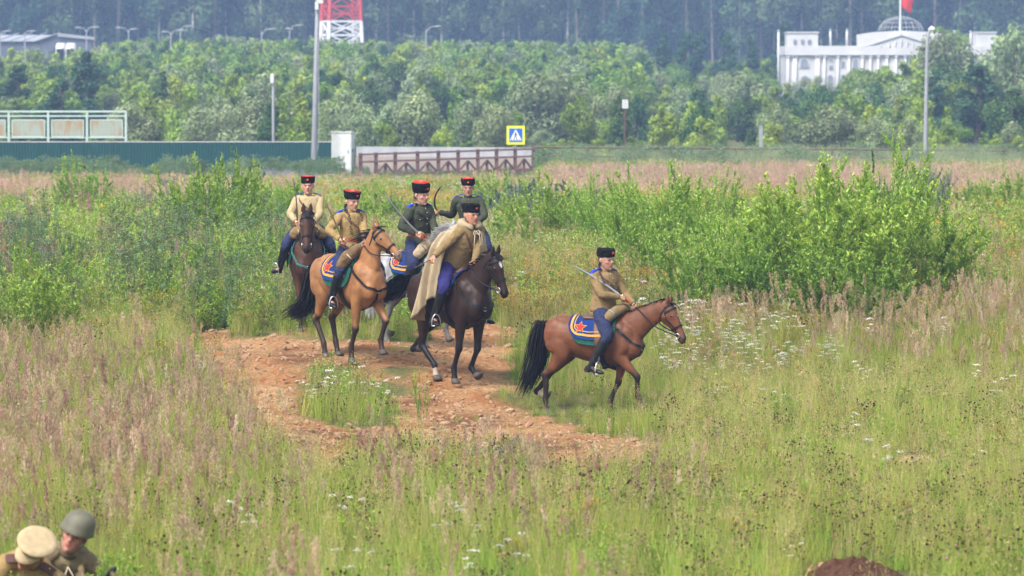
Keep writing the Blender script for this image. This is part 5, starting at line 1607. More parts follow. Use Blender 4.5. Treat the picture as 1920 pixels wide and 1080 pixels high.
def shoot_bush(rng, h, rad, shoots, leaf, lc, tipc, per=70, twigs=3, spread=.45, twigcol=(.13, .10, .065), fine=1.0):
    """willow-like bush: many upright shoots, side twigs, narrow leaves held upwards"""
    P = PB(); T = PB()
    A = []; B = []; LT = []
    b = np.zeros((shoots, 3)); r = rad * .45 * np.sqrt(rng.random(shoots)); a = rng.uniform(0, 6.28, shoots); b[:, 0] = r * np.cos(a); b[:, 1] = r * np.sin(a)
    tilt = spread * np.sqrt(rng.random(shoots)); az = a + rng.normal(0, .5, shoots)
    d = np.stack([np.sin(tilt) * np.cos(az), np.sin(tilt) * np.sin(az), np.cos(tilt)], 1)
    L_ = h * rng.uniform(.70, 1.03, shoots) * (1 - .25 * tilt / max(spread, .01) * rng.random(shoots))
    def curve(bs, ds, Ls, t):
        p = bs + ds * (Ls * t)[:, None]; p[:, 2] += .0; up = np.array([0, 0, 1.])
        return p + (up - ds) * (Ls * t * t * .22)[:, None]
    seg = 5
    def put(bs, ds, Ls, per_, r0, t0):
        n = len(bs)
        prev = curve(bs, ds, Ls, np.zeros(n))
        for i in range(1, seg + 1):
            cur = curve(bs, ds, Ls, np.full(n, i / seg))
            T.sticks(prev, cur, r0 * (1 - (i - 1) / seg * .8), r0 * (1 - i / seg * .8), pal(rng, n, [twigcol])); prev = cur
        t = t0 + (1 - t0) * rng.random((n, per_)) ** .85
        fb = np.repeat(bs, per_, 0); fd = np.repeat(ds, per_, 0); fl = np.repeat(Ls, per_); ft = t.ravel()
        pos = curve(fb, fd, fl, ft)
        az_ = rng.uniform(0, 6.28, n * per_); el = rng.uniform(.15, 1.15, n * per_)
        dd = np.stack([np.cos(az_) * np.cos(el), np.sin(az_) * np.cos(el), np.sin(el)], 1) + fd * .35
        ll = leaf[0] * rng.uniform(.6, 1.25, n * per_) * (1.05 - .4 * ft)
        c = pal(rng, n * per_, lc); ct = pal(rng, n * per_, tipc)
        wt = (np.clip((ft - .7) / .3, 0, 1) * rng.uniform(.3, 1, n * per_))[:, None]
        P.leaves(pos, dd, np.tile([0, 0, 1.], (n * per_, 1)) + rng.normal(0, .45, (n * per_, 3)), ll, ll * leaf[1] / leaf[0], c * (1 - wt) + ct * wt)
    put(b, d, L_, int(per * 1.7), L_ * .0028 + .002, .18)
    if twigs:
        k = shoots * twigs; tb = rng.uniform(.15, .9, k); fb = np.repeat(b, twigs, 0); fd = np.repeat(d, twigs, 0); fl = np.repeat(L_, twigs)
        sb_ = curve(fb, fd, fl, tb); sd_ = fd + rng.normal(0, .5, (k, 3)); sd_ /= np.linalg.norm(sd_, axis=1, keepdims=True)
        put(sb_, sd_, fl * np.clip(1.02 - tb, .2, .7) * rng.uniform(.5, 1.0, k), int(per * .75), np.full(k, .003), .1)
    return P, T

def crown_tree(rng, h, rad, n, leaf, lc, shape='round', base=.15, lobes=16, cl=.22, up=.25):
    """far trees: leaf clumps through uneven lobes; returns leaf mesh builder and trunk builder"""
    P = PB(); T = MB()
    cen = []; rr = []
    for i in range(lobes):
        t = rng.uniform(base, .93) if i > 2 else (.45, .7, .88)[i]
        if shape == 'cone': wv = rad * (1.05 - t) ** .8 * 1.05
        elif shape == 'column': wv = rad * (.75 * math.sin(min(1, t * 1.1) * math.pi) ** .5 + .12)
        elif shape == 'high': wv = rad * math.sin(np.clip((t - base) / (1 - base), .05, 1) * math.pi * .93 + .15) ** .7
        else: wv = rad * math.sin(np.clip(t * .88 + .1, 0, 1) * math.pi) ** .6
        a = rng.uniform(0, 6.28); q = wv * rng.uniform(.25, .85) * (0 if i == 2 else 1)
        cen.append((q * math.cos(a), q * math.sin(a), h * t)); rr.append(max(.16 * rad, wv * rng.uniform(.34, .58)))
    cen = np.array(cen); rr = np.array(rr); tint = rng.uniform(.78, 1.22, lobes)
    pr = rr ** 2 / (rr ** 2).sum(); li = rng.choice(lobes, n, p=pr)
    u = sph(rng, n); q = rng.random(n) ** .42
    bump = 1 + .22 * np.sin(u[:, 0] * 7 + li) * np.sin(u[:, 1] * 6 + li * 2.1)
    pos = cen[li] + u * (rr[li] * q * bump)[:, None] * np.array([1, 1, 1.25])
    pos[:, 2] = np.clip(pos[:, 2], .02 * h, None)
    d = rng.normal(0, 1, (n, 3)); d = d - u * (d * u).sum(1, keepdims=True) * .85 + np.array([0, 0, -up])
    ll = leaf * rng.uniform(.55, 1.35, n)
    P.leaves(pos, d, u + rng.normal(0, .38, (n, 3)), ll, ll * rng.uniform(.45, .75, n), np.clip(pal(rng, n, lc, .14) * tint[li][:, None], 0, 1), .12)
    T.tube([(0, 0, -.3), (.02 * h, 0, h * .4), (0, .01 * h, h * .82)], [.016 * h + .02, .010 * h + .012, .004 * h], 7, smooth_n=3, side=(1, 0, 0))
    for i in range(6):
        c_ = V3(cen[i]); zb = max(.12 * h, c_.z - h * .22)
        T.tube([(.01 * h, 0, zb), V3((0, 0, zb)).lerp(c_, .55) + V3((0, 0, .02 * h)), c_], [.007 * h + .006, .004 * h + .004, .002 * h + .002], 5, smooth_n=2, side=(0, 0, 1))
    return P, T

# ---- instanced stuff: a cloud of points carrying rotation, scale and kind, one plant mesh per kind
def proto_coll(name, plants, m):
    c = bpy.data.collections.new(name)
    for i, P in enumerate(plants):
        me = P.mesh('%s_%02d' % (name, i)); me.materials.append(m)
        c.objects.link(bpy.data.objects.new('%s_%02d' % (name, i), me))
    return c

def scatter(name, label, coll, pts, rot, scl, idx, kind='stuff'):
    me = bpy.data.meshes.new(name); me.vertices.add(len(pts))
    me.vertices.foreach_set('co', np.ascontiguousarray(pts, np.float32).ravel())
    a = me.attributes.new('rot', 'FLOAT_VECTOR', 'POINT'); a.data.foreach_set('vector', np.ascontiguousarray(rot, np.float32).ravel())
    a = me.attributes.new('scl', 'FLOAT_VECTOR', 'POINT'); a.data.foreach_set('vector', np.ascontiguousarray(scl, np.float32).ravel())
    a = me.attributes.new('pick', 'INT', 'POINT'); a.data.foreach_set('value', np.ascontiguousarray(idx, np.int32))
    o = link(name, me); tag(o, label, None, None, kind)
    g = bpy.data.node_groups.new(name + '_nodes', 'GeometryNodeTree')
    g.interface.new_socket('Geometry', in_out='INPUT', socket_type='NodeSocketGeometry'); g.interface.new_socket('Geometry', in_out='OUTPUT', socket_type='NodeSocketGeometry')
    N = g.nodes.new; Lk = g.links.new
    gi = N('NodeGroupInput'); go_ = N('NodeGroupOutput'); ip = N('GeometryNodeInstanceOnPoints'); ci = N('GeometryNodeCollectionInfo')
    ci.inputs['Collection'].default_value = coll; ci.inputs['Separate Children'].default_value = True; ci.inputs['Reset Children'].default_value = True
    def na(nm, ty):
        n = N('GeometryNodeInputNamedAttribute'); n.data_type = ty; n.inputs['Name'].default_value = nm
        return next(s_ for s_ in n.outputs if s_.enabled and s_.name == 'Attribute')
    er = N('FunctionNodeEulerToRotation')
    Lk(gi.outputs[0], ip.inputs['Points']); Lk(ci.outputs[0], ip.inputs['Instance']); ip.inputs['Pick Instance'].default_value = True
    Lk(na('pick', 'INT'), ip.inputs['Instance Index']); Lk(na('rot', 'FLOAT_VECTOR'), er.inputs[0]); Lk(er.outputs[0], ip.inputs['Rotation']); Lk(na('scl', 'FLOAT_VECTOR'), ip.inputs['Scale'])
    Lk(ip.outputs[0], go_.inputs[0])
    md = o.modifiers.new('scatter', 'NODES'); md.node_group = g
    return o

def wedge(rng, d0, d1, dens, margin=1.18, extra=1.5):
    """points spread evenly over the ground in view (and a little to both sides)"""
    hw = 960 / FPX * margin
    area = hw * (d1 ** 2 - d0 ** 2) + 2 * extra * (d1 - d0)
    n = int(area * dens)
    y = np.sqrt(rng.random(int(n * 1.05)) * (d1 ** 2 - d0 ** 2) + d0 ** 2)
    x = rng.uniform(-1, 1, len(y)) * (hw * y + extra)
    return x, y

rg = np.random.default_rng(11)
K_G, K_F, K_D, K_P, K_DP, K_FO, K_LF, K_YE, K_WH, K_CL, K_SP, K_MU, K_VI = range(13)
near = []; near_kind = []
def addp(k, P, store=near, kinds=near_kind): store.append(P); kinds.append(k)
for i in range(4): addp(K_G, p_grass(rg, 46, .52 + .08 * i, .15, .0065, G_GREEN, stalks=3))
for i in range(3): addp(K_F, p_grass(rg, 40, .48 + .08 * i, .13, .008, G_FRESH))
for i in range(3): addp(K_D, p_grass(rg, 44, .55 + .06 * i, .16, .006, G_DRY + G_GREEN[:2], stalks=6))
for i in range(4): addp(K_P, p_plume(rg, 7, 1.0 + .06 * i, .17, G_PLUME, open_=.026 + .008 * (i % 3)))
for i in range(2): addp(K_DP, p_plume(rg, 5, 1.0 + .08 * i, .14, G_DKPLUME, open_=.016, plen=.20))
for i in range(3): addp(K_FO, p_forb(rg, 12, .55 + .12 * i, .16, G_FORB, (.075, .024), 26))
for i in range(3): addp(K_LF, p_forb(rg, 9, .65 + .15 * i, .14, [(.26, .39, .06), (.32, .43, .09), (.21, .34, .06)], (.085, .028), 24, .12))
for i in range(2): addp(K_YE, p_forb(rg, 14, .60, .18, G_DRY[:2] + G_GREEN, (.035, .010), 12, .2, head=[(.62, .42, .04), (.55, .33, .05), (.45, .28, .10)], head_r=.0085, heads=7))
for i in range(2): addp(K_WH, p_umbel(rg, 5, .62, .16, [(.75, .73, .66), (.80, .78, .72)]))
for i in range(2): addp(K_CL, p_forb(rg, 13, .48, .20, G_GREEN + G_FORB, (.035, .014), 12, .25, head=[(.045, .020, .015), (.07, .03, .02), (.03, .018, .014), (.40, .18, .20)], head_r=.0155, heads=1))
for i in range(2): addp(K_SP, p_spike(rg, 4, 1.15, .14, [(.45, .16, .36), (.36, .14, .16), (.30, .13, .12)]))
for i in range(2): addp(K_MU, p_forb(rg, 8, 1.15 + .2 * i, .16, G_MUG, (.085, .026), 46, .10, head=G_MUG, head_r=.014, heads=9))
addp(K_VI, p_forb(rg, 12, .42, .16, G_FORB, (.04, .014), 12, .2, head=[(.13, .10, .30), (.18, .13, .36), (.10, .06, .16)], head_r=.012, heads=4))
near_kind = np.array(near_kind)
C_NEAR = proto_coll('meadow_plant', near, M_PLANT)

def zone_weights(px, py, x, y):
    """how common each kind is where a plant stands (what the meadow looks like there)"""
    N = len(px); W = np.zeros((N, 13))
    a = fbm(x / 2.2, y / 2.2, 41); b = fbm(x / 1.1, y / 1.6, 45); c = fbm(x / 4.5, y / 4.5, 49)
    W[:, K_G] = 1.6; W[:, K_F] = .25 + 1.6 * smooth(.55, .75, a); W[:, K_D] = .32 + .95 * smooth(.5, .7, b)
    W[:, K_CL] = .28 + 1.3 * smooth(.52, .70, c) * (py > 740)
    W[:, K_WH] = .010 + .22 * smooth(.66, .78, fbm(x / 1.3, y / 1.3, 57)); W[:, K_YE] = .06; W[:, K_FO] = .12
    L_ = smooth(620, 350, px)                                    # left side: tall pinkish plumes in front of the soil
    pl = L_ * smooth(660, 760, py) * (.35 + .65 * smooth(.4, .6, b)) + .62 * smooth(880, 1000, py) * smooth(1500, 1150, px) * smooth(.45, .65, a)
    W[:, K_P] += .37 * pl; W[:, K_DP] += .11 * pl
    W[:, K_G] *= 1 - .25 * L_
    bot = smooth(1010, 1120, py); W[:, K_F] += 1.6 * bot
    W[:, K_P] += .06 * bot * (px < 1350)
    rt = smooth(1180, 1320, px)                                  # right side: plumes and yarrow along the foot of the bushes
    band = np.exp(-((py - 680) / 45.0) ** 2)
    W[:, K_P] += .75 * rt * band * (.35 + .65 * smooth(1450, 1650, px)); W[:, K_WH] += 1.3 * rt * band * smooth(1650, 1400, px); W[:, K_YE] += .8 * rt * np.exp(-((py - 640) / 60.0) ** 2)
    W[:, K_G] += 1.0 * rt * smooth(690, 760, py)
    W[:, K_CL] += .5 * rt * smooth(800, 860, py)
    up = smooth(650, 590, py)                                    # behind the riders and to the left: weeds
    lf = up * smooth(640, 500, px)
    W[:, K_FO] += 2.2 * lf; W[:, K_LF] += 1.7 * lf; W[:, K_SP] += .12 * lf * smooth(420, 300, px); W[:, K_YE] += .5 * lf; W[:, K_P] += .10 * lf; W[:, K_MU] += .35 * lf
    mid = up * smooth(900, 960, px) * smooth(1240, 1100, px)
    W[:, K_YE] += 3.2 * mid; W[:, K_D] += 1.5 * mid; W[:, K_LF] += .5 * mid; W[:, K_FO] += .4 * mid
    bh = up * smooth(560, 640, px) * smooth(960, 880, px)
    W[:, K_FO] += 1.2 * bh; W[:, K_LF] += 1.0 * bh; W[:, K_P] += .4 * bh
    fr = up * smooth(1650, 1780, px)
    W[:, K_YE] += 1.8 * fr; W[:, K_D] += .8 * fr; W[:, K_LF] += 1.6 * fr; W[:, K_FO] += 1.0 * fr; W[:, K_P] += .35 * fr
    vi = np.exp(-((px - 985) / 55.0) ** 2 - ((py - 870) / 35.0) ** 2); W[:, K_VI] += 3 * vi
    hump = np.exp(-((px - 690) / 120.0) ** 2 - ((py - 735) / 45.0) ** 2)     # the weedy island between the soil strips
    W[:, K_FO] += 1.2 * hump; W[:, K_LF] += .8 * hump; W[:, K_WH] += .6 * hump; W[:, K_CL] += 1.0 * hump; W[:, K_YE] += .6 * hump
    return W

def pick_kind(rng, W, kinds):
    cum = np.cumsum(W / W.sum(1, keepdims=True), 1); u = rng.random(len(W)); k = (cum < u[:, None]).sum(1)
    out = np.zeros(len(W), int)
    for kk in range(W.shape[1]):
        m_ = k == kk
        if m_.any(): out[m_] = rng.choice(np.where(kinds == kk)[0], m_.sum())
    return out, k

def rots(rng, n, tilt=.10):
    r = rng.normal(0, tilt, (n, 3)); r[:, 2] = rng.uniform(0, 6.28, n); return r

# ---- two small heaps
def heap(name, label, px, py, w_, h_, m, seed, cat):
    p = ground_at(px, py); mb = MB(); n = 40; vs = []; fs = []
    for i in range(n + 1):
        for j in range(n + 1):
            u, v = 2 * i / n - 1, 2 * j / n - 1; r = math.hypot(u, v)
            z = h_ * max(0, 1 - r ** 1.6) * (.7 + .6 * float(fbm(u * 2.2 + seed, v * 2.2, seed))) + h_ * .55 * (float(fbm(u * 6, v * 6, seed + 2)) - .5) * max(0, 1.15 - r) + .22 * h_ * (float(vnoise(u * 17, v * 17, seed)) - .5) * max(0, 1 - r) - .03
            X, Y = p.x + u * w_, p.y + v * w_ * .9; vs.append((u * w_, v * w_ * .9, gz(X, Y) - p.z + z))
    for i in range(n):
        for j in range(n): a_ = i * (n + 1) + j; fs.append((a_, a_ + n + 1, a_ + n + 2, a_ + 1))
    o = MB().add(vs, fs).build(name, m, None, False); o.location = p; tag(o, label, cat)
    return p
HEAPS = [heap('soil_heap', 'heap of dark brown dug soil at the lower right edge', 1600, 1085, .46, .20, mat('dark_brown_soil', (.105, .052, .032), rough=.95, var=.3, scale=18, c2=(.04, .018, .011), bump=1.0, bscale=40, spec=.1), 3, 'soil heap'),
         heap('sand_heap', 'small pale heap of sandy soil in the grass on the right', 1722, 866, .30, .10, mat('pale_sandy_soil', (.50, .38, .23), rough=.95, var=.2, scale=18, c2=(.3, .2, .11), bump=1.0, bscale=40, spec=.1), 5, 'sand heap')]

x, y = wedge(rg, 21, 84, 30, 1.32)
z = ground(x, y); px, py = project(x, y, z); so = soil(x, y, z)
keep = rg.random(len(x)) > np.clip(so * .96, 0, .925)
x, y, z, px, py, so = (q[keep] for q in (x, y, z, px, py, so))
W = zone_weights(px, py, x, y)
W[so > .4, K_P] *= .1
for key in ('capman', 'helmetman'):
    p_ = stand(key); mk = np.hypot((x - p_.x - .1) / 1.1, (y - p_.y + 3.2) / 5.2) < 1; W[mk, K_P] = 0; W[mk, K_DP] = 0
idx, kk = pick_kind(rg, W, near_kind)
sc = rg.uniform(.50, .95, len(x)) * (1 - .68 * smooth(.1, .8, so))
tall = np.isin(kk, (K_P, K_DP))
sc = np.where(tall, np.clip(sc, .60, .88), sc * (.60 + .55 * fbm(x / 3, y / 3, 63)) * (1 + .45 * smooth(640, 590, py)))
# thinner and shorter right round the hooves, where the ground is trampled
for key in ('lead', 'cape', 'tan', 'grey'):
    p_ = stand(key); dd = np.hypot((x - p_.x) / 1.15, (y - p_.y + 1.3) / 2.4); sc *= .34 + .66 * smooth(.75, 1.35, dd)
for key in ('capman', 'helmetman'):
    p_ = stand(key); dd = np.hypot((x - p_.x - .15) / .9, (y - p_.y + 1.6) / 2.6); sc *= .30 + .70 * smooth(.6, 1.2, dd)
for p_, rr in zip(HEAPS, (.62, .5)): dd = np.hypot((x - p_.x), (y - p_.y + 1.0) / 2.6); sc *= .25 + .75 * smooth(rr * .7, rr * 1.2, dd)
S3 = np.stack([sc, sc, sc], 1)
scatter('meadow_grass', 'tall meadow grass with pinkish plumes and small flowers', C_NEAR, np.stack([x, y, z - .02], 1), rots(rg, len(x)), S3, idx)

# ---- wider, coarser plants for the field beyond the riders
rg = np.random.default_rng(12)
far = []; far_kind = []
for i in range(3): addp(K_G, p_grass(rg, 60, .60, .34, .016, G_GREEN, .2, 6), far, far_kind)
for i in range(2): addp(K_D, p_grass(rg, 60, .62, .34, .014, G_DRY, .2, 10), far, far_kind)
for i in range(3): addp(K_P, p_plume(rg, 16, .95, .36, [(.50, .34, .24), (.46, .32, .24), (.53, .39, .27)], .012, .05, .28, 3), far, far_kind)
for i in range(3): addp(K_FO, p_forb(rg, 22, .85, .34, G_FORB, (.11, .038), 24), far, far_kind)
for i in range(2): addp(K_LF, p_forb(rg, 18, .95, .32, [(.26, .39, .06), (.32, .43, .09)], (.12, .042), 22), far, far_kind)
for i in range(3): addp(K_MU, p_forb(rg, 20, 1.35, .34, G_MUG, (.13, .034), 44, .12, head=G_MUG, head_r=.03, heads=6), far, far_kind)
addp(K_YE, p_forb(rg, 24, .70, .32, G_DRY[:2] + G_GREEN, (.05, .016), 10, .2, head=[(.60, .38, .04), (.50, .30, .06)], head_r=.016, heads=6), far, far_kind)
addp(K_WH, p_umbel(rg, 8, .8, .3, [(.75, .73, .66)], fr=.09), far, far_kind)
addp(K_SP, p_spike(rg, 10, 1.25, .3, [(.45, .17, .34), (.38, .17, .16), (.30, .14, .12)]), far, far_kind)
addp(K_VI, p_forb(rg, 20, .95, .32, G_MUG + G_FORB, (.07, .02), 16, .2, head=[(.36, .34, .46), (.40, .38, .48)], head_r=.020, heads=5), far, far_kind)
for i in range(2): addp(K_DP, p_grass(rg, 70, 1.15, .36, .018, [(.22, .32, .14), (.27, .36, .17), (.18, .28, .12)], .14, 16, [(.30, .34, .18)]), far, far_kind)
far_kind = np.array(far_kind)
C_FAR = proto_coll('field_plant', far, M_PLANT)
x, y = wedge(rg, 82, 232, 8.5, 1.38)
z = ground(x, y); px, py = project(x, y, z)
n = len(x); W = np.zeros((n, 13))
a = fbm(x / 6, y / 9, 71); b = fbm(x / 3, y / 6, 75)
W[:, K_G] = 1.2; W[:, K_D] = .6 + 1.0 * smooth(.5, .65, b); W[:, K_FO] = .5
lf = smooth(620, 480, px)
W[:, K_FO] += 2.0 * lf * smooth(390, 430, py) * smooth(.35, .6, a) ; W[:, K_LF] += 1.6 * lf * smooth(400, 440, py)
W[:, K_P] += 3.6 * np.exp(-((py - 408) / 18.0) ** 2) * lf * smooth(470, 330, px) * (.25 + .75 * smooth(.35, .6, b)) + .25 * smooth(.55, .7, b)
W[:, K_D] += 2.0 * np.exp(-((py - 400) / 26.0) ** 2) * lf; W[:, K_YE] += .8 * np.exp(-((py - 415) / 30.0) ** 2)
W[:, K_VI] += 1.6 * np.exp(-((py - 338) / 10.0) ** 2) * np.exp(-((px - 520) / 70.0) ** 2)
rt = smooth(1010, 1080, px)
W[:, K_P] += 3.2 * rt * np.exp(-((py - 366) / 12.0) ** 2) * (.35 + .65 * smooth(.35, .6, b)) + 1.2 * rt * np.exp(-((py - 388) / 16.0) ** 2)
W[:, K_D] += 2.2 * rt * np.exp(-((py - 385) / 28.0) ** 2)
W[:, K_MU] += 4.0 * smooth(341, 330, py) * (.25 + .75 * np.maximum(rt, smooth(640, 600, px))); W[:, K_DP] += 5.0 * smooth(342, 334, py) * rt * (y < 204)
W[:, K_MU] += 1.4 * lf * np.exp(-((py - 430) / 30.0) ** 2) * smooth(.5, .6, b) * smooth(200, 80, px)
W[:, K_FO] += .9 * rt * smooth(.42, .6, a) + 1.2 * rt * smooth(400, 470, py); W[:, K_YE] += 1.6 * smooth(1690, 1760, px) * smooth(440, 500, py); W[:, K_WH] += .10
W[:, K_SP] += .08 * smooth(420, 480, py) * lf
idx, kk = pick_kind(rg, W, far_kind)
sc = rg.uniform(.65, 1.15, n) * np.where(kk == K_MU, (.42 + 1.0 * smooth(.3, .72, fbm(x / 1.6, y / 3, 77))) * np.where(px < 1000, .43, np.where(y > 204, .5, .66)), np.where(kk == K_DP, .62 + .4 * fbm(x / 2.5, y / 4, 79), np.where((y > 204) & (px > 1000), .6, 1.0)))
sc *= np.where((kk == K_MU) | (kk == K_DP), 1.0, 1 - .58 * smooth(378, 352, py) * smooth(1040, 980, px))
near_br = (px > 640) & (px < 1010) & (py < 345); sc *= np.where(near_br, .5, 1)
scatter('field_weeds', 'weeds and dry pinkish grass covering the field up to the fence', C_FAR, np.stack([x, y, z - .03], 1), rots(rg, n, .06), np.stack([sc, sc, sc], 1), idx)

# ---- trampled soil: loose clods and stones
rg = np.random.default_rng(13)
cl = []
for i in range(4):
    mb = MB(); mb.ball((0, 0, 0), (1.0, .8, .55), 8); me = mb.mesh('c'); v = get_v(me) * (1 + .35 * n3(get_v(me), 1.5, i))[:, None]
    class _Q:
        pass
    q = _Q(); q.m = me; set_v(me, v); q.mesh = (lambda nm, me=me: (setattr(me, 'name', nm), me)[1]); cl.append(q)
M_CLOD = mat('loose_soil', (0.40, 0.27, 0.165), rough=0.95, var=0.3, scale=3, c2=(0.20, 0.11, 0.06), spec=0.1)
C_CLOD = proto_coll('soil_clod', cl, M_CLOD)
x, y = wedge(rg, 33, 78, 120, 1.0, 0)
so = soil(x, y); kp = so > rg.uniform(.25, .9, len(x)); x, y = x[kp], y[kp]; z = ground(x, y) + .9 * soil(x, y) * (fbm(x / .45, y / .45, 31) - .55) * .16
s_ = .005 + .04 * rg.random(len(x)) ** 6; big = rg.random(len(x)) < .012; s_ = np.where(big, rg.uniform(.04, .085, len(x)), s_)
scatter('loose_clods', 'loose clods and crumbs of reddish soil on the bare strip', C_CLOD, np.stack([x, y, z + .004], 1), rots(rg, len(x), .5), np.stack([s_] * 3, 1), rg.integers(0, 4, len(x)))

# ------------------------------------------------------------------ bushes: each one a thing of its own (foliage, stems)
rg = np.random.default_rng(14)
BUSH = {}
WIL = [(0.195, 0.342, 0.034), (0.247, 0.407, 0.043), (0.156, 0.283, 0.034), (0.299, 0.448, 0.060)]; WTIP = [(0.437, 0.526, 0.090), (0.356, 0.482, 0.072)]
DKL = [(0.125, 0.246, 0.038), (0.163, 0.300, 0.048), (0.100, 0.204, 0.033)]
SIL = [(0.220, 0.275, 0.179), (0.264, 0.319, 0.210), (0.176, 0.237, 0.147)]
MUGW = [(0.132, 0.201, 0.140), (0.172, 0.241, 0.174), (0.103, 0.161, 0.106)]
def reg(key, Ps): BUSH[key] = [(P.mesh(key), T.mesh(key + '_stems')) for P, T in Ps]
reg('willow_bush', [shoot_bush(rg, 2.4, 1.3, 46, (.105, .040), WIL, WTIP, 60, 4, .72) for i in range(3)])
reg('tall_willow', [shoot_bush(rg, 3.2, 1.0, 34, (.105, .038), WIL, WTIP, 70, 4, .42) for i in range(2)])
reg('round_leaf_bush', [shoot_bush(rg, 2.4, 1.0, 36, (.065, .045), [(.13, .24, .05), (.16, .28, .07), (.10, .20, .045)], [(.36, .40, .14), (.24, .34, .09)], 60, 4, .5) for i in range(2)])
reg('dark_bush', [shoot_bush(rg, 2.0, 1.0, 36, (.085, .040), DKL + WIL[:1], WIL, 60, 4, .66) for i in range(2)])
reg('silver_bush', [shoot_bush(rg, 2.0, .8, 30, (.09, .024), SIL, SIL, 70, 4, .5) for i in range(2)])
reg('mugwort', [shoot_bush(rg, 1.7, .7, 26, (.09, .034), MUGW, SIL, 66, 4, .42, (.16, .13, .09)) for i in range(3)])
reg('sapling', [shoot_bush(rg, 1.5, .35, 6, (.085, .030), WIL + [(.22, .33, .08)], WTIP, 44, 2, .25) for i in range(3)])
for key in BUSH:
    for a_, b_ in BUSH[key]:
        a_.materials.append(M_BUSH); b_.materials.append(M_TWIG)

def plant(name, key, var, px, py, scale, label, group, d=None, wide=1.0, cat='bush'):
    p = ground_at(px, py) if d is None else at(px, 0, d)
    if d is not None: p.z = gz(p.x, p.y)
    fm, tm = BUSH[key][var % len(BUSH[key])]
    o = link(name, tm, None); o.location = p - V3((0, 0, .03)); o.rotation_euler = (random.uniform(-.05, .05), random.uniform(-.05, .05), random.uniform(0, 6.28)); o.scale = (scale * wide, scale * wide, scale)
    tag(o, label, cat, group)
    link('foliage', fm, None, o)
    return o

GB = 'willow bushes right of the middle'
# the big clump on the right: positions of the foot of each bush
for nm, key, var, bx, by, s_, wd, lb in [
    ('willow_bush', 'willow_bush', 0, 1560, 600, 1.12, 1.15, 'broad bright green willow bush at the right end of the big clump'),
    ('willow_bush', 'tall_willow', 0, 1640, 575, 0.98, 1.0, 'tallest willow of the clump, its leafy tip above the far plume grass'),
    ('willow_bush', 'willow_bush', 1, 1680, 590, 0.95, 1.1, 'willow bush on the right edge of the clump beside the dry grass'),
    ('willow_bush', 'dark_bush', 0, 1590, 640, 0.90, 1.15, 'darker low bush at the foot of the broad willow on the right'),
    ('willow_bush', 'round_leaf_bush', 0, 1520, 565, 0.86, .9, 'yellowish tipped aspen sapling rising out of the willows'),
    ('willow_bush', 'round_leaf_bush', 1, 1655, 545, 1.08, .8, 'loose topped round leaved sapling behind the broad willow'),
    ('willow_bush', 'tall_willow', 1, 1400, 600, 0.74, 1.0, 'slim upright willow behind the nose of the leading horse'),
    ('willow_bush', 'willow_bush', 2, 1340, 615, 0.78, 1.0, 'willow bush right behind the head of the leading bay horse'),
    ('willow_bush', 'willow_bush', 1, 1250, 570, 0.80, 1.0, 'willow bush right behind the woman on the leading bay'),
    ('willow_bush', 'tall_willow', 0, 1290, 545, 0.78, 1.0, 'upright yellow tipped willow between the woman in front and the clump'),
    ('willow_bush', 'dark_bush', 1, 1450, 620, 0.65, 1.1, 'dark leaved bush in the hollow of the willow clump'),
    ('willow_bush', 'willow_bush', 0, 1470, 575, 0.71, .95, 'middle willow bush of the big clump'),
    ('willow_bush', 'tall_willow', 1, 1210, 540, 0.74, 1.0, 'slender willow to the right above the woman in front'),
    ('willow_bush', 'willow_bush', 2, 1090, 500, 0.74, 1.05, 'rounded willow bush left of the woman in front, near the dry flowers'),
    ('willow_bush', 'dark_bush', 0, 1035, 490, 0.70, 1.1, 'small dark green bush at the edge of the yellow flowers'),
    ('willow_bush', 'tall_willow', 0, 1140, 510, 0.68, 1.0, 'thin willow shoots behind the hat of the woman in front'),
    ('willow_bush', 'willow_bush', 1, 1150, 455, 0.68, 1.0, 'hazy green willow bush farther back above the leading rider'),
    ('willow_bush', 'tall_willow', 1, 1340, 470, 0.64, 1.0, 'willow at the back of the clump in front of the plume grass'),
    ('willow_bush', 'willow_bush', 2, 1430, 480, 0.61, 1.0, 'willow bush at the back of the clump, half hidden'),
    ('willow_bush', 'round_leaf_bush', 0, 1225, 620, 0.34, 1.1, 'small leafy shoot beside the head of the leading horse'),
]: plant(nm, key, var, bx, by, s_, lb, GB, wide=wd)
for bx, by, s_, v_, lb in [(955, 455, .88, 0, 'grey green mugwort clump right beside the last rider'), (1000, 462, .95, 1, 'largest grey green mugwort clump in the middle of the field'), (1045, 450, .9, 2, 'grey green mugwort at the right end of the row'),
                           (985, 440, .9, 2, 'mugwort standing behind the largest grey green clump'), (1090, 440, .75, 0, 'small grey green mugwort left of the willow clump'), (930, 440, .7, 1, 'low mugwort just behind the shoulder of the last rider')]:
    plant('mugwort', 'mugwort', v_, bx, by, s_, lb, 'mugwort clumps', wide=1.15, cat='weed')
GL = 'bushes in the weeds on the left'
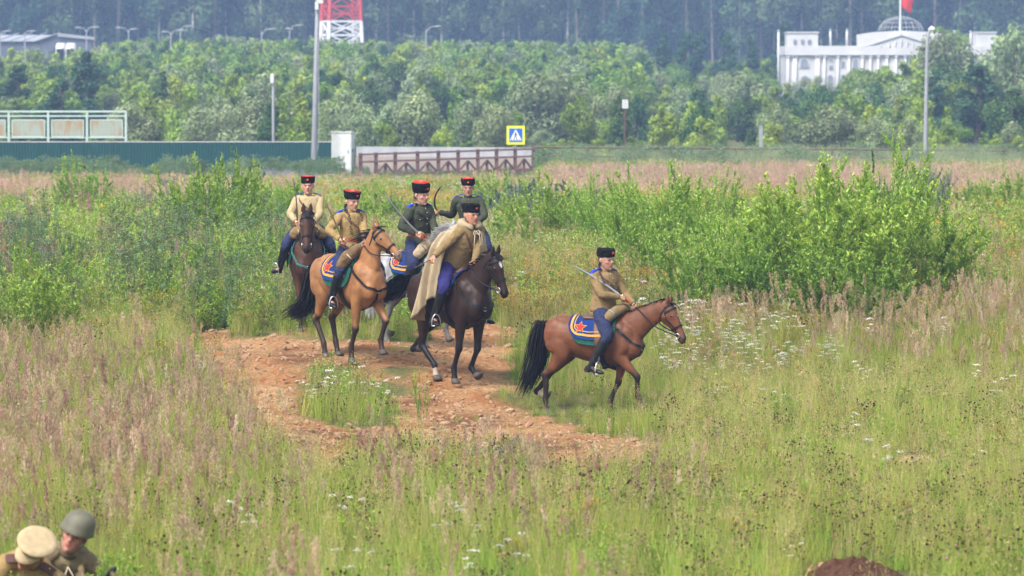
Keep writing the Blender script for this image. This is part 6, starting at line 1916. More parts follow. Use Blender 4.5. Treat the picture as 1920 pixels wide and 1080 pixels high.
for key, var, bx, by, s_, wd, lb in [
    ('willow_bush', 0, 405, 500, .92, .85, 'bright green willow bush left of the woman in cream'), ('round_leaf_bush', 1, 420, 490, .95, .7, 'light leaved sapling standing in the bright willow bush on the left'),
    ('dark_bush', 1, 85, 510, .42, .9, 'small dark willow among the weeds far left'), ('silver_bush', 0, 20, 520, .65, .9, 'silvery willow at the left edge of the meadow'),
    ('silver_bush', 1, 275, 440, .62, 1.0, 'pale silvery willow in the middle of the left weeds'), ('sapling', 0, 215, 500, .95, 1.0, 'young willow sapling left of the bright bush'),
    ('willow_bush', 2, 320, 520, .55, 1.1, 'low green willow in front of the bright bush'), ('dark_bush', 0, 250, 570, .42, 1.2, 'low dark leaved shrub above the red soil on the left'),
    ('willow_bush', 1, 480, 540, .50, 1.1, 'low willow beside the dark brown horse'), ('sapling', 1, 470, 470, .95, 1.0, 'slender sapling between the bright bush and the woman in cream'),
    ('willow_bush', 0, 15, 660, .55, 1.2, 'bright low shrub at the left edge of the plume grass'), ('sapling', 2, 330, 460, .8, 1.0, 'sapling with upright leaves left of the bright willow'),
    ('willow_bush', 1, 690, 420, .5, 1.0, 'low willow behind the sabre of the man on the grey horse'), ('sapling', 0, 940, 470, .9, 1.2, 'leafy sapling beside the shoulder of the caped man'), ('willow_bush', 2, 935, 500, .5, .9, 'low light green willow right of the caped man'),
    ('silver_bush', 0, 1745, 440, .85, .8, 'silvery willow right of the tallest willow'), ('silver_bush', 1, 1715, 400, .8, .8, 'pale willow behind the right end of the clump'), ('dark_bush', 1, 1815, 425, .6, 1.2, 'green bush in the dry grass at the right'),
    ('willow_bush', 0, 1890, 430, .62, 1.1, 'rounded bush near the right edge'), ('willow_bush', 1, 1870, 520, .45, 1.2, 'low pale willow among the yellow flowers at the right edge'), ('sapling', 1, 1640, 640, .7, 1.3, 'upright leafy sapling below the broad willow on the right'),
    ('sapling', 2, 1680, 610, .7, 1.3, 'bright sapling at the right foot of the clump'), ('willow_bush', 2, 1800, 590, .38, 1.2, 'small willow in the plume grass on the right'), ('sapling', 0, 600, 740, .42, 1.4, 'leafy weed on the island between the strips of bare soil'),
    ('sapling', 1, 640, 400, .7, 1.0, 'sapling just behind the braided woman'), ('dark_bush', 0, 545, 420, .5, 1.0, 'dim green bush behind the woman in cream'),
    ('willow_bush', 0, 940, 430, .62, 1.0, 'green willow just right of the last rider'), ('tall_willow', 1, 1010, 500, .60, 1.1, 'upright willow shoots between the caped man and the mugwort row'), ('sapling', 1, 965, 520, 1.0, 1.3, 'sapling at the left edge of the dry yellow flowers'),
    ('willow_bush', 1, 655, 460, .55, 1.0, 'willow seen between the braided woman and the man in olive'), ('dark_bush', 1, 720, 450, .55, 1.0, 'darker bush behind the shoulder of the man on the grey horse'), ('tall_willow', 0, 520, 470, .55, 1.0, 'upright willow at the left shoulder of the woman in cream'),
    ('willow_bush', 2, 455, 570, .55, 1.1, 'low bright willow above the back edge of the bare soil'), ('willow_bush', 0, 375, 585, .48, 1.2, 'spreading low willow at the upper left corner of the bare soil'), ('tall_willow', 1, 160, 440, .60, 1.0, 'upright willow in the far left weeds'),
    ('willow_bush', 1, 60, 590, .50, 1.1, 'bright low willow in the left weeds near the edge'), ('round_leaf_bush', 0, 130, 560, .50, 1.0, 'round leaved sapling in the left weeds'), ('willow_bush', 2, 200, 590, .42, 1.2, 'low spreading willow above the plume grass on the left'), ('silver_bush', 0, 330, 400, .55, 1.0, 'pale silvery willow behind the bright bush on the left'),
    ('sapling', 2, 790, 800, .5, .6, 'thin grey green weed standing before the nearly black horse')]:
    plant('bush', key, var, bx, by, s_ * 1.12, lb, GL, wide=wd * 1.1)

for key, v_, px_, d_, s_, lb in (('sapling', 0, 196, 33.4, .36, 'leafy green weed in front of the helmeted soldier'), ('sapling', 1, 222, 33.6, .40, 'second leafy weed right of the helmeted soldier'), ('sapling', 2, 8, 30.5, .34, 'leafy weed at the lower left corner')):
    plant('leafy_weed', key, v_, px_, 0, s_, lb, 'leafy weeds beside the lying soldiers', d=d_, wide=1.3, cat='weed')
# ------------------------------------------------------------------ along the road: fence, bridge rail, cabinet, poles, signs
M_TEALF = mat('dark_teal_sheet_metal', (0.0008, 0.060, 0.054), rough=0.5, var=0.12, scale=2, spec=0.4)
M_WHITEM = mat('white_painted_metal', (0.60, 0.615, 0.59), rough=0.55, var=0.06, scale=3, spec=0.4)
M_PALEG = mat('pale_green_paint', (0.44, 0.54, 0.48), rough=0.6, var=0.1, scale=4)
M_CONC = mat('pale_concrete', (0.42, 0.38, 0.34), rough=0.9, var=0.15, scale=1.5)
M_GALV = mat('galvanised_steel', (0.33, 0.34, 0.36), rough=0.5, var=0.1, scale=4, metal=0.3)
M_BROWNW = mat('brown_stained_wood', (0.125, 0.066, 0.052), rough=0.8, var=0.25, scale=6)
M_GREYSL = mat('weathered_grey_sheet', (0.37, 0.38, 0.40), rough=0.8, var=0.15, scale=2)
def rustpanel():
    m, nt, b = newmat('rust_stained_panel'); L = nt.links.new
    tc = nt.nodes.new('ShaderNodeTexCoord'); oi = nt.nodes.new('ShaderNodeObjectInfo')
    mp = nt.nodes.new('ShaderNodeMapping'); mp.inputs['Scale'].default_value = (7, 7, 1.2)
    ad = nt.nodes.new('ShaderNodeVectorMath'); ad.operation = 'ADD'
    L(tc.outputs['Object'], ad.inputs[0]); L(oi.outputs['Location'], ad.inputs[1]); L(ad.outputs[0], mp.inputs[0])
    nz = nt.nodes.new('ShaderNodeTexNoise'); nz.inputs['Scale'].default_value = 1.0; nz.inputs['Detail'].default_value = 5; L(mp.outputs[0], nz.inputs['Vector'])
    n2 = nt.nodes.new('ShaderNodeTexNoise'); n2.inputs['Scale'].default_value = 1.6; L(ad.outputs[0], n2.inputs['Vector'])
    mm = nt.nodes.new('ShaderNodeMath'); mm.operation = 'ADD'; L(nz.outputs['Fac'], mm.inputs[0]); L(n2.outputs['Fac'], mm.inputs[1])
    rp = nt.nodes.new('ShaderNodeValToRGB'); e = rp.color_ramp.elements
    e[0].position = .50; e[0].color = (.27, .31, .25, 1); e[1].position = .70; e[1].color = (.30, .17, .06, 1)
    mh = nt.nodes.new('ShaderNodeMath'); mh.operation = 'MULTIPLY'; mh.inputs[1].default_value = .55; L(mm.outputs[0], mh.inputs[0])
    L(mh.outputs[0], rp.inputs[0]); L(rp.outputs[0], b.inputs['Base Color']); b.inputs['Roughness'].default_value = .7
    return m
M_RUSTP = rustpanel()

FD = 205.0
def up_at(px, py, d): return at(px, py, d)
def gnd(px, d):
    p = at(px, 0, d); return V3((p.x, p.y, gz(p.x, p.y)))
# corrugated fence
x0 = at(-620, 0, FD).x; x1 = at(622, 0, FD).x; topz = at(300, 266, FD).z
fence = empty('sheet_fence', (x0, FD, gz(x0, FD))); tag(fence, 'dark teal corrugated sheet metal fence on the left', 'fence')
npan = 28; pw = (x1 - x0) / npan
vs = []; fs = []
prof_ = []
nr_ = 8; rw = pw / nr_
for i in range(nr_):
    prof_ += [(i * rw, 0), (i * rw + rw * .55, 0), (i * rw + rw * .65, -.035), (i * rw + rw * .90, -.035)]
prof_.append((pw, 0))
for (a_, b_) in prof_: vs += [(a_, b_, 0), (a_, b_, 1)]
for i in range(len(prof_) - 1): fs.append((2 * i, 2 * i + 2, 2 * i + 3, 2 * i + 1))
pm = MB().add(vs, fs).mesh('panel'); pm.materials.append(M_TEALF)
for i in range(npan):
    xa = x0 + i * pw; zg = gz(xa, FD) - .1
    o = link('panel', pm, None, fence); o.location = (xa - x0, (i % 2) * .004, zg - gz(x0, FD)); o.scale = (.998, 1, topz - zg - .02 + .012 * math.sin(i * 2.3))
MB().box(((x1 - x0) / 2, .0, topz - gz(x0, FD)), (x1 - x0, .09, .05)).build('top_rail', mat('pale_rail_cap', (.40, .42, .42), rough=.6), fence)
mb = MB()
for i in range(0, npan + 1, 2): 
    mb2 = MB().box((i * pw, .06, (topz - gz(x0, FD)) / 2 - .05), (.08, .06, topz - gz(x0, FD))); mb2.build('post', M_GALV, fence)
# pale railing standing behind the fence
RD = 209.0
rail = empty('platform_railing', gnd(100, RD)); tag(rail, 'pale green railing with rust stained panels above the teal fence', 'railing')
oz = rail.location.z; ox = rail.location.x
def rl(px, py): p = at(px, py, RD); return V3((p.x - ox, 0, p.z - oz))
zt, zm, zp1, zp0 = rl(0, 209).z, rl(0, 217.5).z, rl(0, 225).z, rl(0, 256).z
xsr = [rl(p, 0).x for p in (-205, -131, -58, 15, 89, 162, 235)]
pmr = MB().box((0, 0, 0), (.11, .10, 1)).mesh('post'); pmr.materials.append(M_PALEG)
for xx in xsr:
    o = link('post', pmr, None, rail); o.location = (xx, 0, zt / 2 - .2); o.scale = (1, 1, zt + .4)
MB().bar((xsr[0] - .05, -.003, zt), (xsr[-1] + .05, -.003, zt), .12, .09).build('top_rail', M_PALEG, rail)
MB().bar((xsr[0], 0, zm), (xsr[-1], 0, zm), .06, .07).build('rail', M_PALEG, rail)
MB().bar((xsr[0], 0, zp0 - .05), (xsr[-1], 0, zp0 - .05), .05, .06).build('rail', M_PALEG, rail)
for i in range(len(xsr) - 1):
    xa, xb = xsr[i] + .17, xsr[i + 1] - .17
    fr = MB()
    o = MB().box(((xa + xb) / 2, 0, (zp0 + zp1) / 2), (xb - xa - .06, .03, zp1 - zp0 - .06)).build('infill_panel', M_RUSTP, rail)
    for (a_, b_) in (((xa, zp0), (xb, zp0)), ((xa, zp1), (xb, zp1))): fr.bar((a_[0], .001, a_[1]), (b_[0], .001, b_[1]), .04, .05)
    for xx in (xa, xb): fr.bar((xx, 0, zp0), (xx, 0, zp1), .045, .045, up=(0, 1, 0))
    fr.build('panel_frame', M_PALEG, rail)
tag(MB().box((ox + (xsr[0] + xsr[-1]) / 2, RD + 1.2, gz(ox, RD + 1.2) + .2), (xsr[-1] - xsr[0] + .6, 1.9, 1.2)).build('concrete_platform', M_CONC), 'low concrete platform behind the teal fence', 'platform')

# camera mast
MD = 198.0
mst = empty('camera_mast', gnd(587, MD)); tag(mst, 'tall grey mast with white boxes at its top rising beyond the teal fence', 'mast')
b_ = mst.location; tp = at(597, -40, MD) - b_
MB().tube([(0, 0, -.2), tp * .5, tp], [.15, .125, .10], 12, side=(1, 0, 0)).build('pole', M_GALV, mst, True)
for (px_, py_, w_, h_, nm) in ((594, 11, .16, .36, 'equipment_box'), (601, 3, .22, .16, 'camera_housing')):
    q = at(px_, py_, MD - .2) - b_; MB().box(q, (w_, .25, h_)).build(nm, M_WHITEM, mst)
cbp = [at(597, 60, MD - .18) - b_, at(598, 180, MD - .2) - b_, at(598, 262, MD - .25) - b_, at(590, 300, MD - .2) - b_]
MB().tube(cbp, [.018] * 4, 6, smooth_n=6).build('cable', M_GALV, mst)
# short post with a box
pd = 212.0
sp = empty('lamp_post', gnd(512, pd)); tag(sp, 'short grey post with a narrow box on top behind the teal fence', 'post')
b_ = sp.location; tp = at(512, 139, pd) - b_
MB().tube([(0, 0, -.2), tp], [.09, .06], 10).build('pole', M_GALV, sp, True)
MB().box(at(510, 147, pd - .1) - b_, (.17, .14, .46)).build('box', M_WHITEM, sp)
# white cabinet
CDs = 199.0
cab = empty('cabinet', gnd(642, CDs)); tag(cab, 'tall white equipment cabinet at the right end of the teal fence', 'cabinet')
b_ = cab.location; zt = at(640, 249, CDs).z - b_.z; xw = (at(657, 0, CDs).x - at(619, 0, CDs).x)
cx = at(638, 0, CDs).x - b_.x
rotm = Matrix.Rotation(R(-14), 3, 'Z')
MB().box((cx + .1, .3, zt / 2 - .05), (xw * 1.02, .55, zt + .1), rotm).build('body', M_WHITEM, cab)
MB().box((cx + .1, .3, zt + .025), (xw * 1.08, .63, .05), rotm).build('lid', M_WHITEM, cab)
f_ = V3((cx + .1, .3, 0))
MB().box(f_ + rotm @ V3((0, -.285, zt * .52)), (xw * .92, .02, zt * .86), rotm).build('door', M_WHITEM, cab)
MB().box(f_ + rotm @ V3((xw * .36, -.305, zt * .55)), (.05, .03, .16), rotm).build('handle', M_GALV, cab)
MB().box(f_ + rotm @ V3((xw * .515, -.05, zt * .58)), (.012, .12, .14), rotm).build('notice', M_PAD, cab)
# footbridge rail
BD = 194.0
br = empty('bridge_railing', gnd(840, BD)); tag(br, 'brown wooden bridge railing with slanted braces right of the white cabinet', 'railing')
o_b = br.location
def bp(px, py, dd=0.0): return at(px, py, BD + dd) - o_b
posts = [676, 705, 741, 783, 822, 859, 896, 931, 966, 1000]
ty = lambda px: 288 - (px - 672) * (11 / 333.0)
for p in posts:
    y0_ = ty(p); MB().bar(bp(p, y0_ - 1.0), bp(p, 330 if p < 990 else 315), .17, .15, up=(0, 1, 0)).build('post', M_BROWNW, br)
for ofs, th in ((2.0, .09), (16.0, .09)):
    MB().bar(bp(672, ty(672) + ofs, -.10), bp(1005, ty(1005) + ofs, -.10), .08, th).build('rail', M_BROWNW, br)
MB().bar(bp(690, 328, -.10), bp(1000, 318, -.10), .10, .14).build('bottom_rail', M_BROWNW, br)
M_DARKW = mat('dark_wood', (.06, .035, .03), rough=.8)
for i in range(1, len(posts) - 1):
    a_, c_ = posts[i], posts[i + 1]; mpx = (a_ + c_) / 2
    MB().bar(bp(mpx - 1, ty(mpx) + 21, -.02), bp(mpx, 324, -.02), .13, .10, up=(0, 1, 0)).build('strut', M_BROWNW, br)
    MB().bar(bp(mpx, ty(mpx) + 20, -.12), bp(a_ + 4, ty(a_) + 36, -.12), .10, .06, up=(0, 1, 0)).build('brace', M_BROWNW, br)
    MB().bar(bp(mpx, ty(mpx) + 20, -.12), bp(c_ - 4, ty(c_) + 38, -.12), .10, .06, up=(0, 1, 0)).build('brace', M_DARKW, br)
# grey parapet behind the rail
pz = empty('bridge_parapet', gnd(830, BD + 5)); tag(pz, 'weathered grey parapet wall behind the brown bridge railing', 'wall')
q = pz.location
def pp2(px, py): return at(px, py, BD + 5) - q
poly = [(668, 275), (998, 277), (1006, 312), (668, 312)]
vs = [pp2(*p) for p in poly] + [pp2(*p) + V3((0, .35, 0)) for p in poly]
MB().add(vs, [(3, 2, 1, 0), (4, 5, 6, 7), (0, 1, 5, 4), (1, 2, 6, 5), (2, 3, 7, 6), (3, 0, 4, 7)]).build('wall', M_GREYSL, pz)
vs = [pp2(668, 292) + V3((0, -.25, 0)), pp2(1006, 297) + V3((0, -.25, 0)), pp2(1006, 326) + V3((0, -.25, 0)), pp2(668, 332) + V3((0, -.25, 0))]
vs += [v + V3((0, .2, 0)) for v in vs]
MB().add(vs, [(3, 2, 1, 0), (4, 5, 6, 7), (0, 1, 5, 4), (1, 2, 6, 5), (2, 3, 7, 6), (3, 0, 4, 7)]).build('footing', mat('dusty_pink_concrete', (.34, .285, .25), rough=.9, var=.15, scale=1), pz)
# long low rail running right
M_RAILB = mat('weathered_brown_pipe', (.13, .085, .065), rough=.8, var=.25, scale=2)
lr = empty('roadside_rail', gnd(1400, 196)); tag(lr, 'long thin brown rail running from the bridge to the right edge', 'rail')
q = lr.location
def lp(px, py, d): return at(px, py, d) - q
MB().tube([lp(1000, 276, 194), lp(1200, 277.5, 195), lp(1420, 279, 196), lp(1700, 281, 197), lp(2050, 284, 198)], [.045] * 5, 8, smooth_n=3).build('pipe', M_RAILB, lr, True)
MB().tube([lp(1000, 292, 194.1), lp(1250, 294, 195), lp(1500, 296, 196), lp(1760, 296, 197), lp(2050, 297, 198)], [.04] * 5, 8, smooth_n=3).build('pipe', M_RAILB, lr, True)
for p in (1100, 1240, 1380, 1560, 1740, 1900):
    yy = 276 + (p - 1000) * .0076; MB().bar(lp(p, yy + 1, 195.2 + (p - 1000) * .003), lp(p, 318, 195.2 + (p - 1000) * .003), .12, .10, up=(0, 1, 0)).build('post', M_BROWNW, lr)
# pedestrian crossing sign
SDg = 216.0
M_SY = mat('fluorescent_yellow', (.78, .80, .01), rough=.5, var=.03, spec=.3); M_SB = mat('sign_blue', (.015, .11, .50), rough=.5, var=.05); M_SW = mat('sign_white', (.80, .80, .80), rough=.5, var=.03); M_SK = mat('sign_black', (.02, .02, .02), rough=.5)
sg = empty('crossing_sign', gnd(967, SDg)); tag(sg, 'yellow bordered blue pedestrian crossing sign above the bridge railing', 'road sign')
q = sg.location; c_ = at(967, 253.5, SDg) - q
sw = at(984, 0, SDg).x - at(950, 0, SDg).x
MB().box(c_ + V3((0, 0, 0)), (sw, .03, sw * 1.03)).build('border', M_SY, sg)
MB().box(c_ + V3((0, -.021, 0)), (sw * .74, .012, sw * .76)).build('blue_field', M_SB, sg)
def flat(poly, dy, nm, m, par):
    mt = Matrix.Translation(c_ + V3((0, dy, 0))) @ Matrix(((1, 0, 0), (0, 0, -1), (0, 1, 0))).to_4x4()
    return MB().prism([(a * sw, b * sw) for a, b in poly], 0, .006, mt).build(nm, m, par)
flat([(-.33, -.29), (.33, -.29), (0, .33)], -.031, 'white_triangle', M_SW, sg)
man = MB(); mt = Matrix.Translation(c_ + V3((0, -.040, 0))) @ Matrix(((1, 0, 0), (0, 0, -1), (0, 1, 0))).to_4x4()
def strip(a, b, w_):
    a = V3((a[0], a[1], 0)) * sw; b = V3((b[0], b[1], 0)) * sw; t = (b - a).normalized(); s = V3((-t.y, t.x, 0)) * (w_ * sw / 2)
    man.prism([tuple(a - s)[:2], tuple(b - s)[:2], tuple(b + s)[:2], tuple(a + s)[:2]], 0, .005, mt)
man.prism([(.035 * sw * math.cos(t) + .0 * sw, .035 * sw * math.sin(t) + .155 * sw) for t in np.linspace(0, 6.28, 11)[:-1]], 0, .005, mt)
strip((0, .12), (-.01, -.05), .07); strip((-.01, -.03), (.08, -.20), .04); strip((-.01, -.03), (-.11, -.20), .04); strip((0, .10), (.09, .0), .03); strip((0, .10), (-.09, .02), .03)
for k_ in range(4): strip((-.24 + k_ * .14, -.27), (-.20 + k_ * .14, -.215), .05)
man.build('walking_figure', M_SK, sg)
MB().tube([(c_.x, .06, -.2), (c_.x, .06, c_.z + .3)], [.035, .035], 8).build('post', M_GALV, sg, True)
# small white board on a brown post
SG2 = 222.0
s2 = empty('small_sign', gnd(1171, SG2)); tag(s2, 'small white notice board on a thin brown post right of the yellow sign', 'sign')
q = s2.location; a_ = at(1172, 187, SG2) - q; b2 = at(1172, 203, SG2) - q
MB().box(V3((a_.x, -.05, (a_.z + b2.z) / 2)), (at(1178, 0, SG2).x - at(1167, 0, SG2).x, .03, a_.z - b2.z)).build('board', M_WHITEM, s2)
mbx = MB()
for k_ in range(3): mbx.box(V3((a_.x, -.068, a_.z - (a_.z - b2.z) * (.22 + .27 * k_))), (.20, .006, .03))
mbx.build('printed_lines', M_GALV, s2)
MB().tube([(a_.x - .02, 0, -.2), (a_.x, 0, a_.z)], [.045, .04], 8).build('post', M_BROWNW, s2, True)
g2 = empty('marker_post', gnd(1427, 200)); tag(g2, 'short grey marker post standing at the roadside rail', 'post')
q = g2.location; MB().box(((at(1427, 0, 200).x - q.x), 0, (at(1427, 238, 200).z - q.z) / 2), (.17, .12, at(1427, 238, 200).z - q.z)).build('post_body', M_GALV, g2)
MB().box(((at(1427, 0, 200).x - q.x), 0, at(1427, 238, 200).z - q.z + .03), (.20, .15, .06)).build('post_cap', M_GALV, g2)
# street lamps
def street_lamp(px_base, px_top, py_top, d, label, arms=((1, 14),), group='street lamps far behind the shrubs', r=.09):
    o = empty('street_lamp', gnd(px_base, d)); tag(o, label, 'street lamp', group); q = o.location
    t = at(px_top, py_top, d) - q; s_ = FPX / d
    MB().tube([(0, 0, -.3), t * .6, t], [r, r * .8, r * .55], 8).build('pole', M_GALV, o, True)
    for sx, ln in arms:
        e = t + V3((sx * ln / s_, 0, ln * .35 / s_))
        MB().tube([t - V3((0, 0, .3)), t.lerp(e, .5) + V3((0, 0, ln * .12 / s_)), e], [r * .55, r * .5, r * .4], 6, smooth_n=4).build('arm', M_GALV, o, True)
        MB().tube([e - V3((sx * .1, 0, 0)), e + V3((sx * .45, 0, .05)), e + V3((sx * .7, 0, .02))], [(.06, .12), (.08, .16), (.03, .08)], 8, side=(0, 0, 1)).build('lamp_head', M_GALV, o, True)
    return o
lp3 = empty('street_lamp', gnd(1736, 192)); tag(lp3, 'grey street lamp with curved neck at the roadside on the right', 'street lamp', 'street lamps'); q = lp3.location
tpp = [V3((0, 0, -.2)), at(1738, 110, 192) - q, at(1739.5, 72, 192) - q, at(1742, 60, 192) - q, at(1747, 55, 192) - q]
MB().tube(tpp, [.11, .085, .07, .06, .055], 10, smooth_n=3).build('pole', M_GALV, lp3, True)
MB().tube([at(1743, 56, 192) - q, at(1747, 53.5, 191.9) - q, at(1751, 54.5, 191.8) - q], [(.06, .08), (.09, .12), (.05, .08)], 10).build('lamp_head', M_WHITEM, lp3, True)
for a_ in [(162, 162, 56, 430, 'double armed lamp right of the dark hangar roof', ((1, 12), (-1, 9))), (241, 241, 57, 460, 'double armed lamp between the hangar and the forest', ((1, 5), (-1, 12))), (320, 320, 62, 440, 'double armed lamp in front of two bare trunks', ((1, 14), (-1, 5))),
           (338, 338, 54, 480, 'faint lamp just right of the double armed one', ((1, 13),)), (491, 491, 60, 450, 'single arm lamp left of the mast', ((1, 14),)), (543, 543, 53, 450, 'lamp with arm close to the left side of the mast', ((1, 14), (-1, -4))),
           (799, 799, 56, 450, 'single arm lamp right of the red and white tower', ((1, 17),)), (0, 0, 62, 440, 'lamp head over the left end of the hangar', ((1, 9),)), (48, 46, 62, 440, 'lamp over the hangar roof', ((1, 9),))]:
    street_lamp(*a_[:5], arms=a_[5])

# ------------------------------------------------------------------ far buildings
M_DKSHED = mat('dark_blue_grey_cladding', (.10, .11, .14), rough=.7, var=.1, scale=.5); M_SHEDR = mat('grey_sheet_roof', (.30, .31, .33), rough=.6, var=.1, scale=.5)
HD = 470.0
hg = empty('hangar', gnd(60, HD)); tag(hg, 'long dark hangar with shallow grey roof at the far left', 'building'); q = hg.location
def hp(px, py, dy=0): return at(px, py, HD + dy) - q
zb = -.5
def quadbox(pts, th, nm, m, par):
    vs = [V3(p) for p in pts] + [V3(p) + V3((0, th, 0)) for p in pts]; n = len(pts)
    return MB().add(vs, [tuple(range(n - 1, -1, -1)), tuple(range(n, 2 * n))] + [(i, (i + 1) % n, n + (i + 1) % n, n + i) for i in range(n)]).build(nm, m, par)
e0 = hp(-240, 79); e1 = hp(62, 79); rdg = hp(108, 66, 0); e2 = hp(172, 72)
def dn(p): return V3((p.x, p.y, zb))
quadbox([e0, e1, dn(e1), dn(e0)], .3, 'side_wall', M_DKSHED, hg)
quadbox([e1 + V3((.02, .02, 0)), rdg + V3((0, .02, 0)), e2, dn(e2), dn(e1) + V3((.02, .02, 0))], .3, 'gable_wall', M_DKSHED, hg)
r0 = e0 + V3((-.2, -.3, .08)); r1 = e1 + V3((.3, -.3, .08)); r2 = rdg + V3((.2, 9, .12)); r3 = hp(-240, 66) + V3((0, 9, .12))
MB().add([r0, r1, rdg + V3((.3, -.2, .25)), r2, r3] , [(0, 1, 2, 3, 4)]).build('roof', M_SHEDR, hg)
for k_ in range(14):
    t = k_ / 13; a_ = r0.lerp(r1, t); b_ = r3.lerp(rdg + V3((.3, -.2, .25)), t); MB().bar(a_ + V3((0, 0, .05)), b_ + V3((0, 0, .05)), .12, .10).build('roof_seam', M_SHEDR, hg)
quadbox([rdg + V3((.0, -.25, .25)), e2 + V3((.3, -.25, .15)), e2 + V3((.3, -.25, -.15)), rdg + V3((0, -.25, -.15))], .2, 'verge', M_SHEDR, hg)
for px_, nm in ((114, 'white'), (133, 'white')):
    p = at(px_, 87, HD - 20); v = empty('parked_van', gnd(px_, HD - 20)); tag(v, 'white vehicle roof showing over the shrubs before the hangar' if px_ == 114 else 'smaller white vehicle roof beside the first one', 'van', 'vehicles at the hangar')
    q2 = v.location; h_ = p.z - q2.z + .35
    MB().loft([((0, 0, .4), V3((1, 0, 0)), V3((0, 1, 0)), .62, .9), ((0, 0, h_ * .6), V3((1, 0, 0)), V3((0, 1, 0)), .62, .9), ((0, 0, h_ * .95), V3((1, 0, 0)), V3((0, 1, 0)), .52, .7), ((0, 0, h_), V3((1, 0, 0)), V3((0, 1, 0)), .4, .6)], 12, p=5).build('body', M_WHITEM, v, True)
    MB().box((0, -.78, h_ * .78), (.8, .2, h_ * .22)).build('windscreen', M_EYE, v)
    for sx in (-.5, .5): MB().tube([(sx - .08, -.5, .35), (sx + .08, -.5, .35)], [.35, .35], 12, side=(0, 1, 0), round_end=False).build('wheel', M_LEATHB, v)

# white mock palace
M_PAL = mat('stained_white_render', (.53, .53, .535), rough=.85, var=.14, scale=.35)
M_PALD = mat('dark_grey_panes', (.20, .22, .26), rough=.8, var=.25, scale=1)  # dark grey of the window and doorway panes
M_PALG = mat('grey_relief', (.50, .51, .53), rough=.85, var=.15, scale=1)
PDi = 425.0
pal_ = empty('white_palace', gnd(1640, PDi)); tag(pal_, 'white mock palace with low towers and pediment behind the trees', 'building'); q = pal_.location
def wp(px, py, dy=0.0): return at(px, py, PDi + dy) - q
def wbox(xa, xb, ya, yb, dy, dep, nm, m, par=pal_):
    a_ = wp(xa, ya); b_ = wp(xb, yb); z1, z0 = a_.z, b_.z
    return MB().box(((a_.x + b_.x) / 2, dy + dep / 2, (z0 + z1) / 2), (b_.x - a_.x, dep, z1 - z0)).build(nm, m, par)
wbox(1474, 1865, 103, 196, 0, 9, 'wall', M_PAL)
wbox(1472, 1867, 86, 103, -.25, 9.5, 'cornice', M_PAL)
wbox(1472, 1867, 101.5, 103.5, -.32, .3, 'cornice_moulding', M_PALG)
tw = wbox(1476, 1534, 61, 86, .05, 3.5, 'tower', M_PAL); wbox(1474.5, 1536, 59.5, 62, -.05, 3.7, 'tower_cornice', M_PALG, tw)
# receding right side of the tower
tw2 = wbox(1831, 1868, 61, 86, .05, 3.5, 'tower', M_PAL); wbox(1829.5, 1869.5, 59.5, 62, -.05, 3.7, 'tower_cornice', M_PALG, tw2)
for px_ in (1491, 1505, 1518):
    a_ = wp(px_, 79.5); MB().prism([(.20 * math.cos(t), .30 * math.sin(t)) for t in np.linspace(0, 6.28, 15)[:-1]], 0, .08, Matrix.Translation(V3((a_.x, .04, a_.z))) @ Matrix(((1, 0, 0), (0, 0, -1), (0, 1, 0))).to_4x4()).build('round_window', M_PALD, tw)
pz_ = [wp(1615, 64), wp(1640, 60), wp(1690, 57.5), wp(1745, 60), wp(1768, 64), wp(1768, 88), wp(1615, 88)]
quadbox([p + V3((0, -.1, 0)) for p in pz_], 6, 'portico_attic', M_PAL, pal_)
tri = [wp(1618, 88), wp(1690, 65), wp(1764, 88)]
for i_, (a_, b_) in enumerate(((tri[0], tri[1]), (tri[1], tri[2]))): MB().bar(a_ + V3((0, -.2, 0)), b_ + V3((0, -.2, 0)), .12, .14, up=(0, 1, 0)).build('pediment_moulding', M_PALG, pal_)
for k_, px_ in enumerate((1652, 1668, 1679, 1690, 1701, 1712, 1728)):
    a_ = wp(px_, 84 - 9 * math.exp(-((px_ - 1690) / 22) ** 2)); b_ = wp(px_, 87.5)
    MB().tube([b_ + V3((0, -.2, 0)), a_ + V3((0, -.22, 0))], [(.12, .1), (.07, .06)], 8).build('relief_figure', M_PALG, pal_, True)
for px_ in (1478, 1489, 1492, 1531, 1535, 1546, 1571, 1592, 1617, 1632, 1647, 1663, 1680, 1697, 1714, 1731, 1748, 1765, 1790, 1815, 1838, 1860):
    a_ = wp(px_, 104); b_ = wp(px_, 196)
    c_ = MB().tube([V3((a_.x, -.12, b_.z)), V3((a_.x, -.12, a_.z))], [.15, .13], 10, round_end=False).build('pilaster', M_PAL, pal_, True)
    MB().box((a_.x, -.13, a_.z - .12), (.38, .36, .14)).build('capital', M_PALG, c_)
def arch(px_, pt, pb, w_, nm='arched_window'):
    a_ = wp(px_, pt); b_ = wp(px_, pb); hw = w_ / 2 * PDi / FPX; h = a_.z - b_.z - hw
    poly = [(-hw, 0), (hw, 0), (hw, h)] + [(hw * math.cos(t), h + hw * math.sin(t)) for t in np.linspace(0.2, math.pi - .2, 8)] + [(-hw, h)]
    fr = [(p[0] * 1.35, p[1] * 1.08) for p in poly]
    mt = lambda dy: Matrix.Translation(V3((a_.x, dy, b_.z))) @ Matrix(((1, 0, 0), (0, 0, -1), (0, 1, 0))).to_4x4()
    o = MB().prism(fr, 0, .10, mt(-.005)).build(nm, M_PALG, pal_); MB().prism(poly, 0, .06, mt(-.07)).build('pane', M_PALD, o)
arch(1508, 110, 127, 14); arch(1509, 142, 172, 13, 'doorway'); arch(1557, 141, 170, 10); arch(1604, 110, 128, 9); arch(1604, 141, 170, 10); arch(1778, 110, 128, 10)
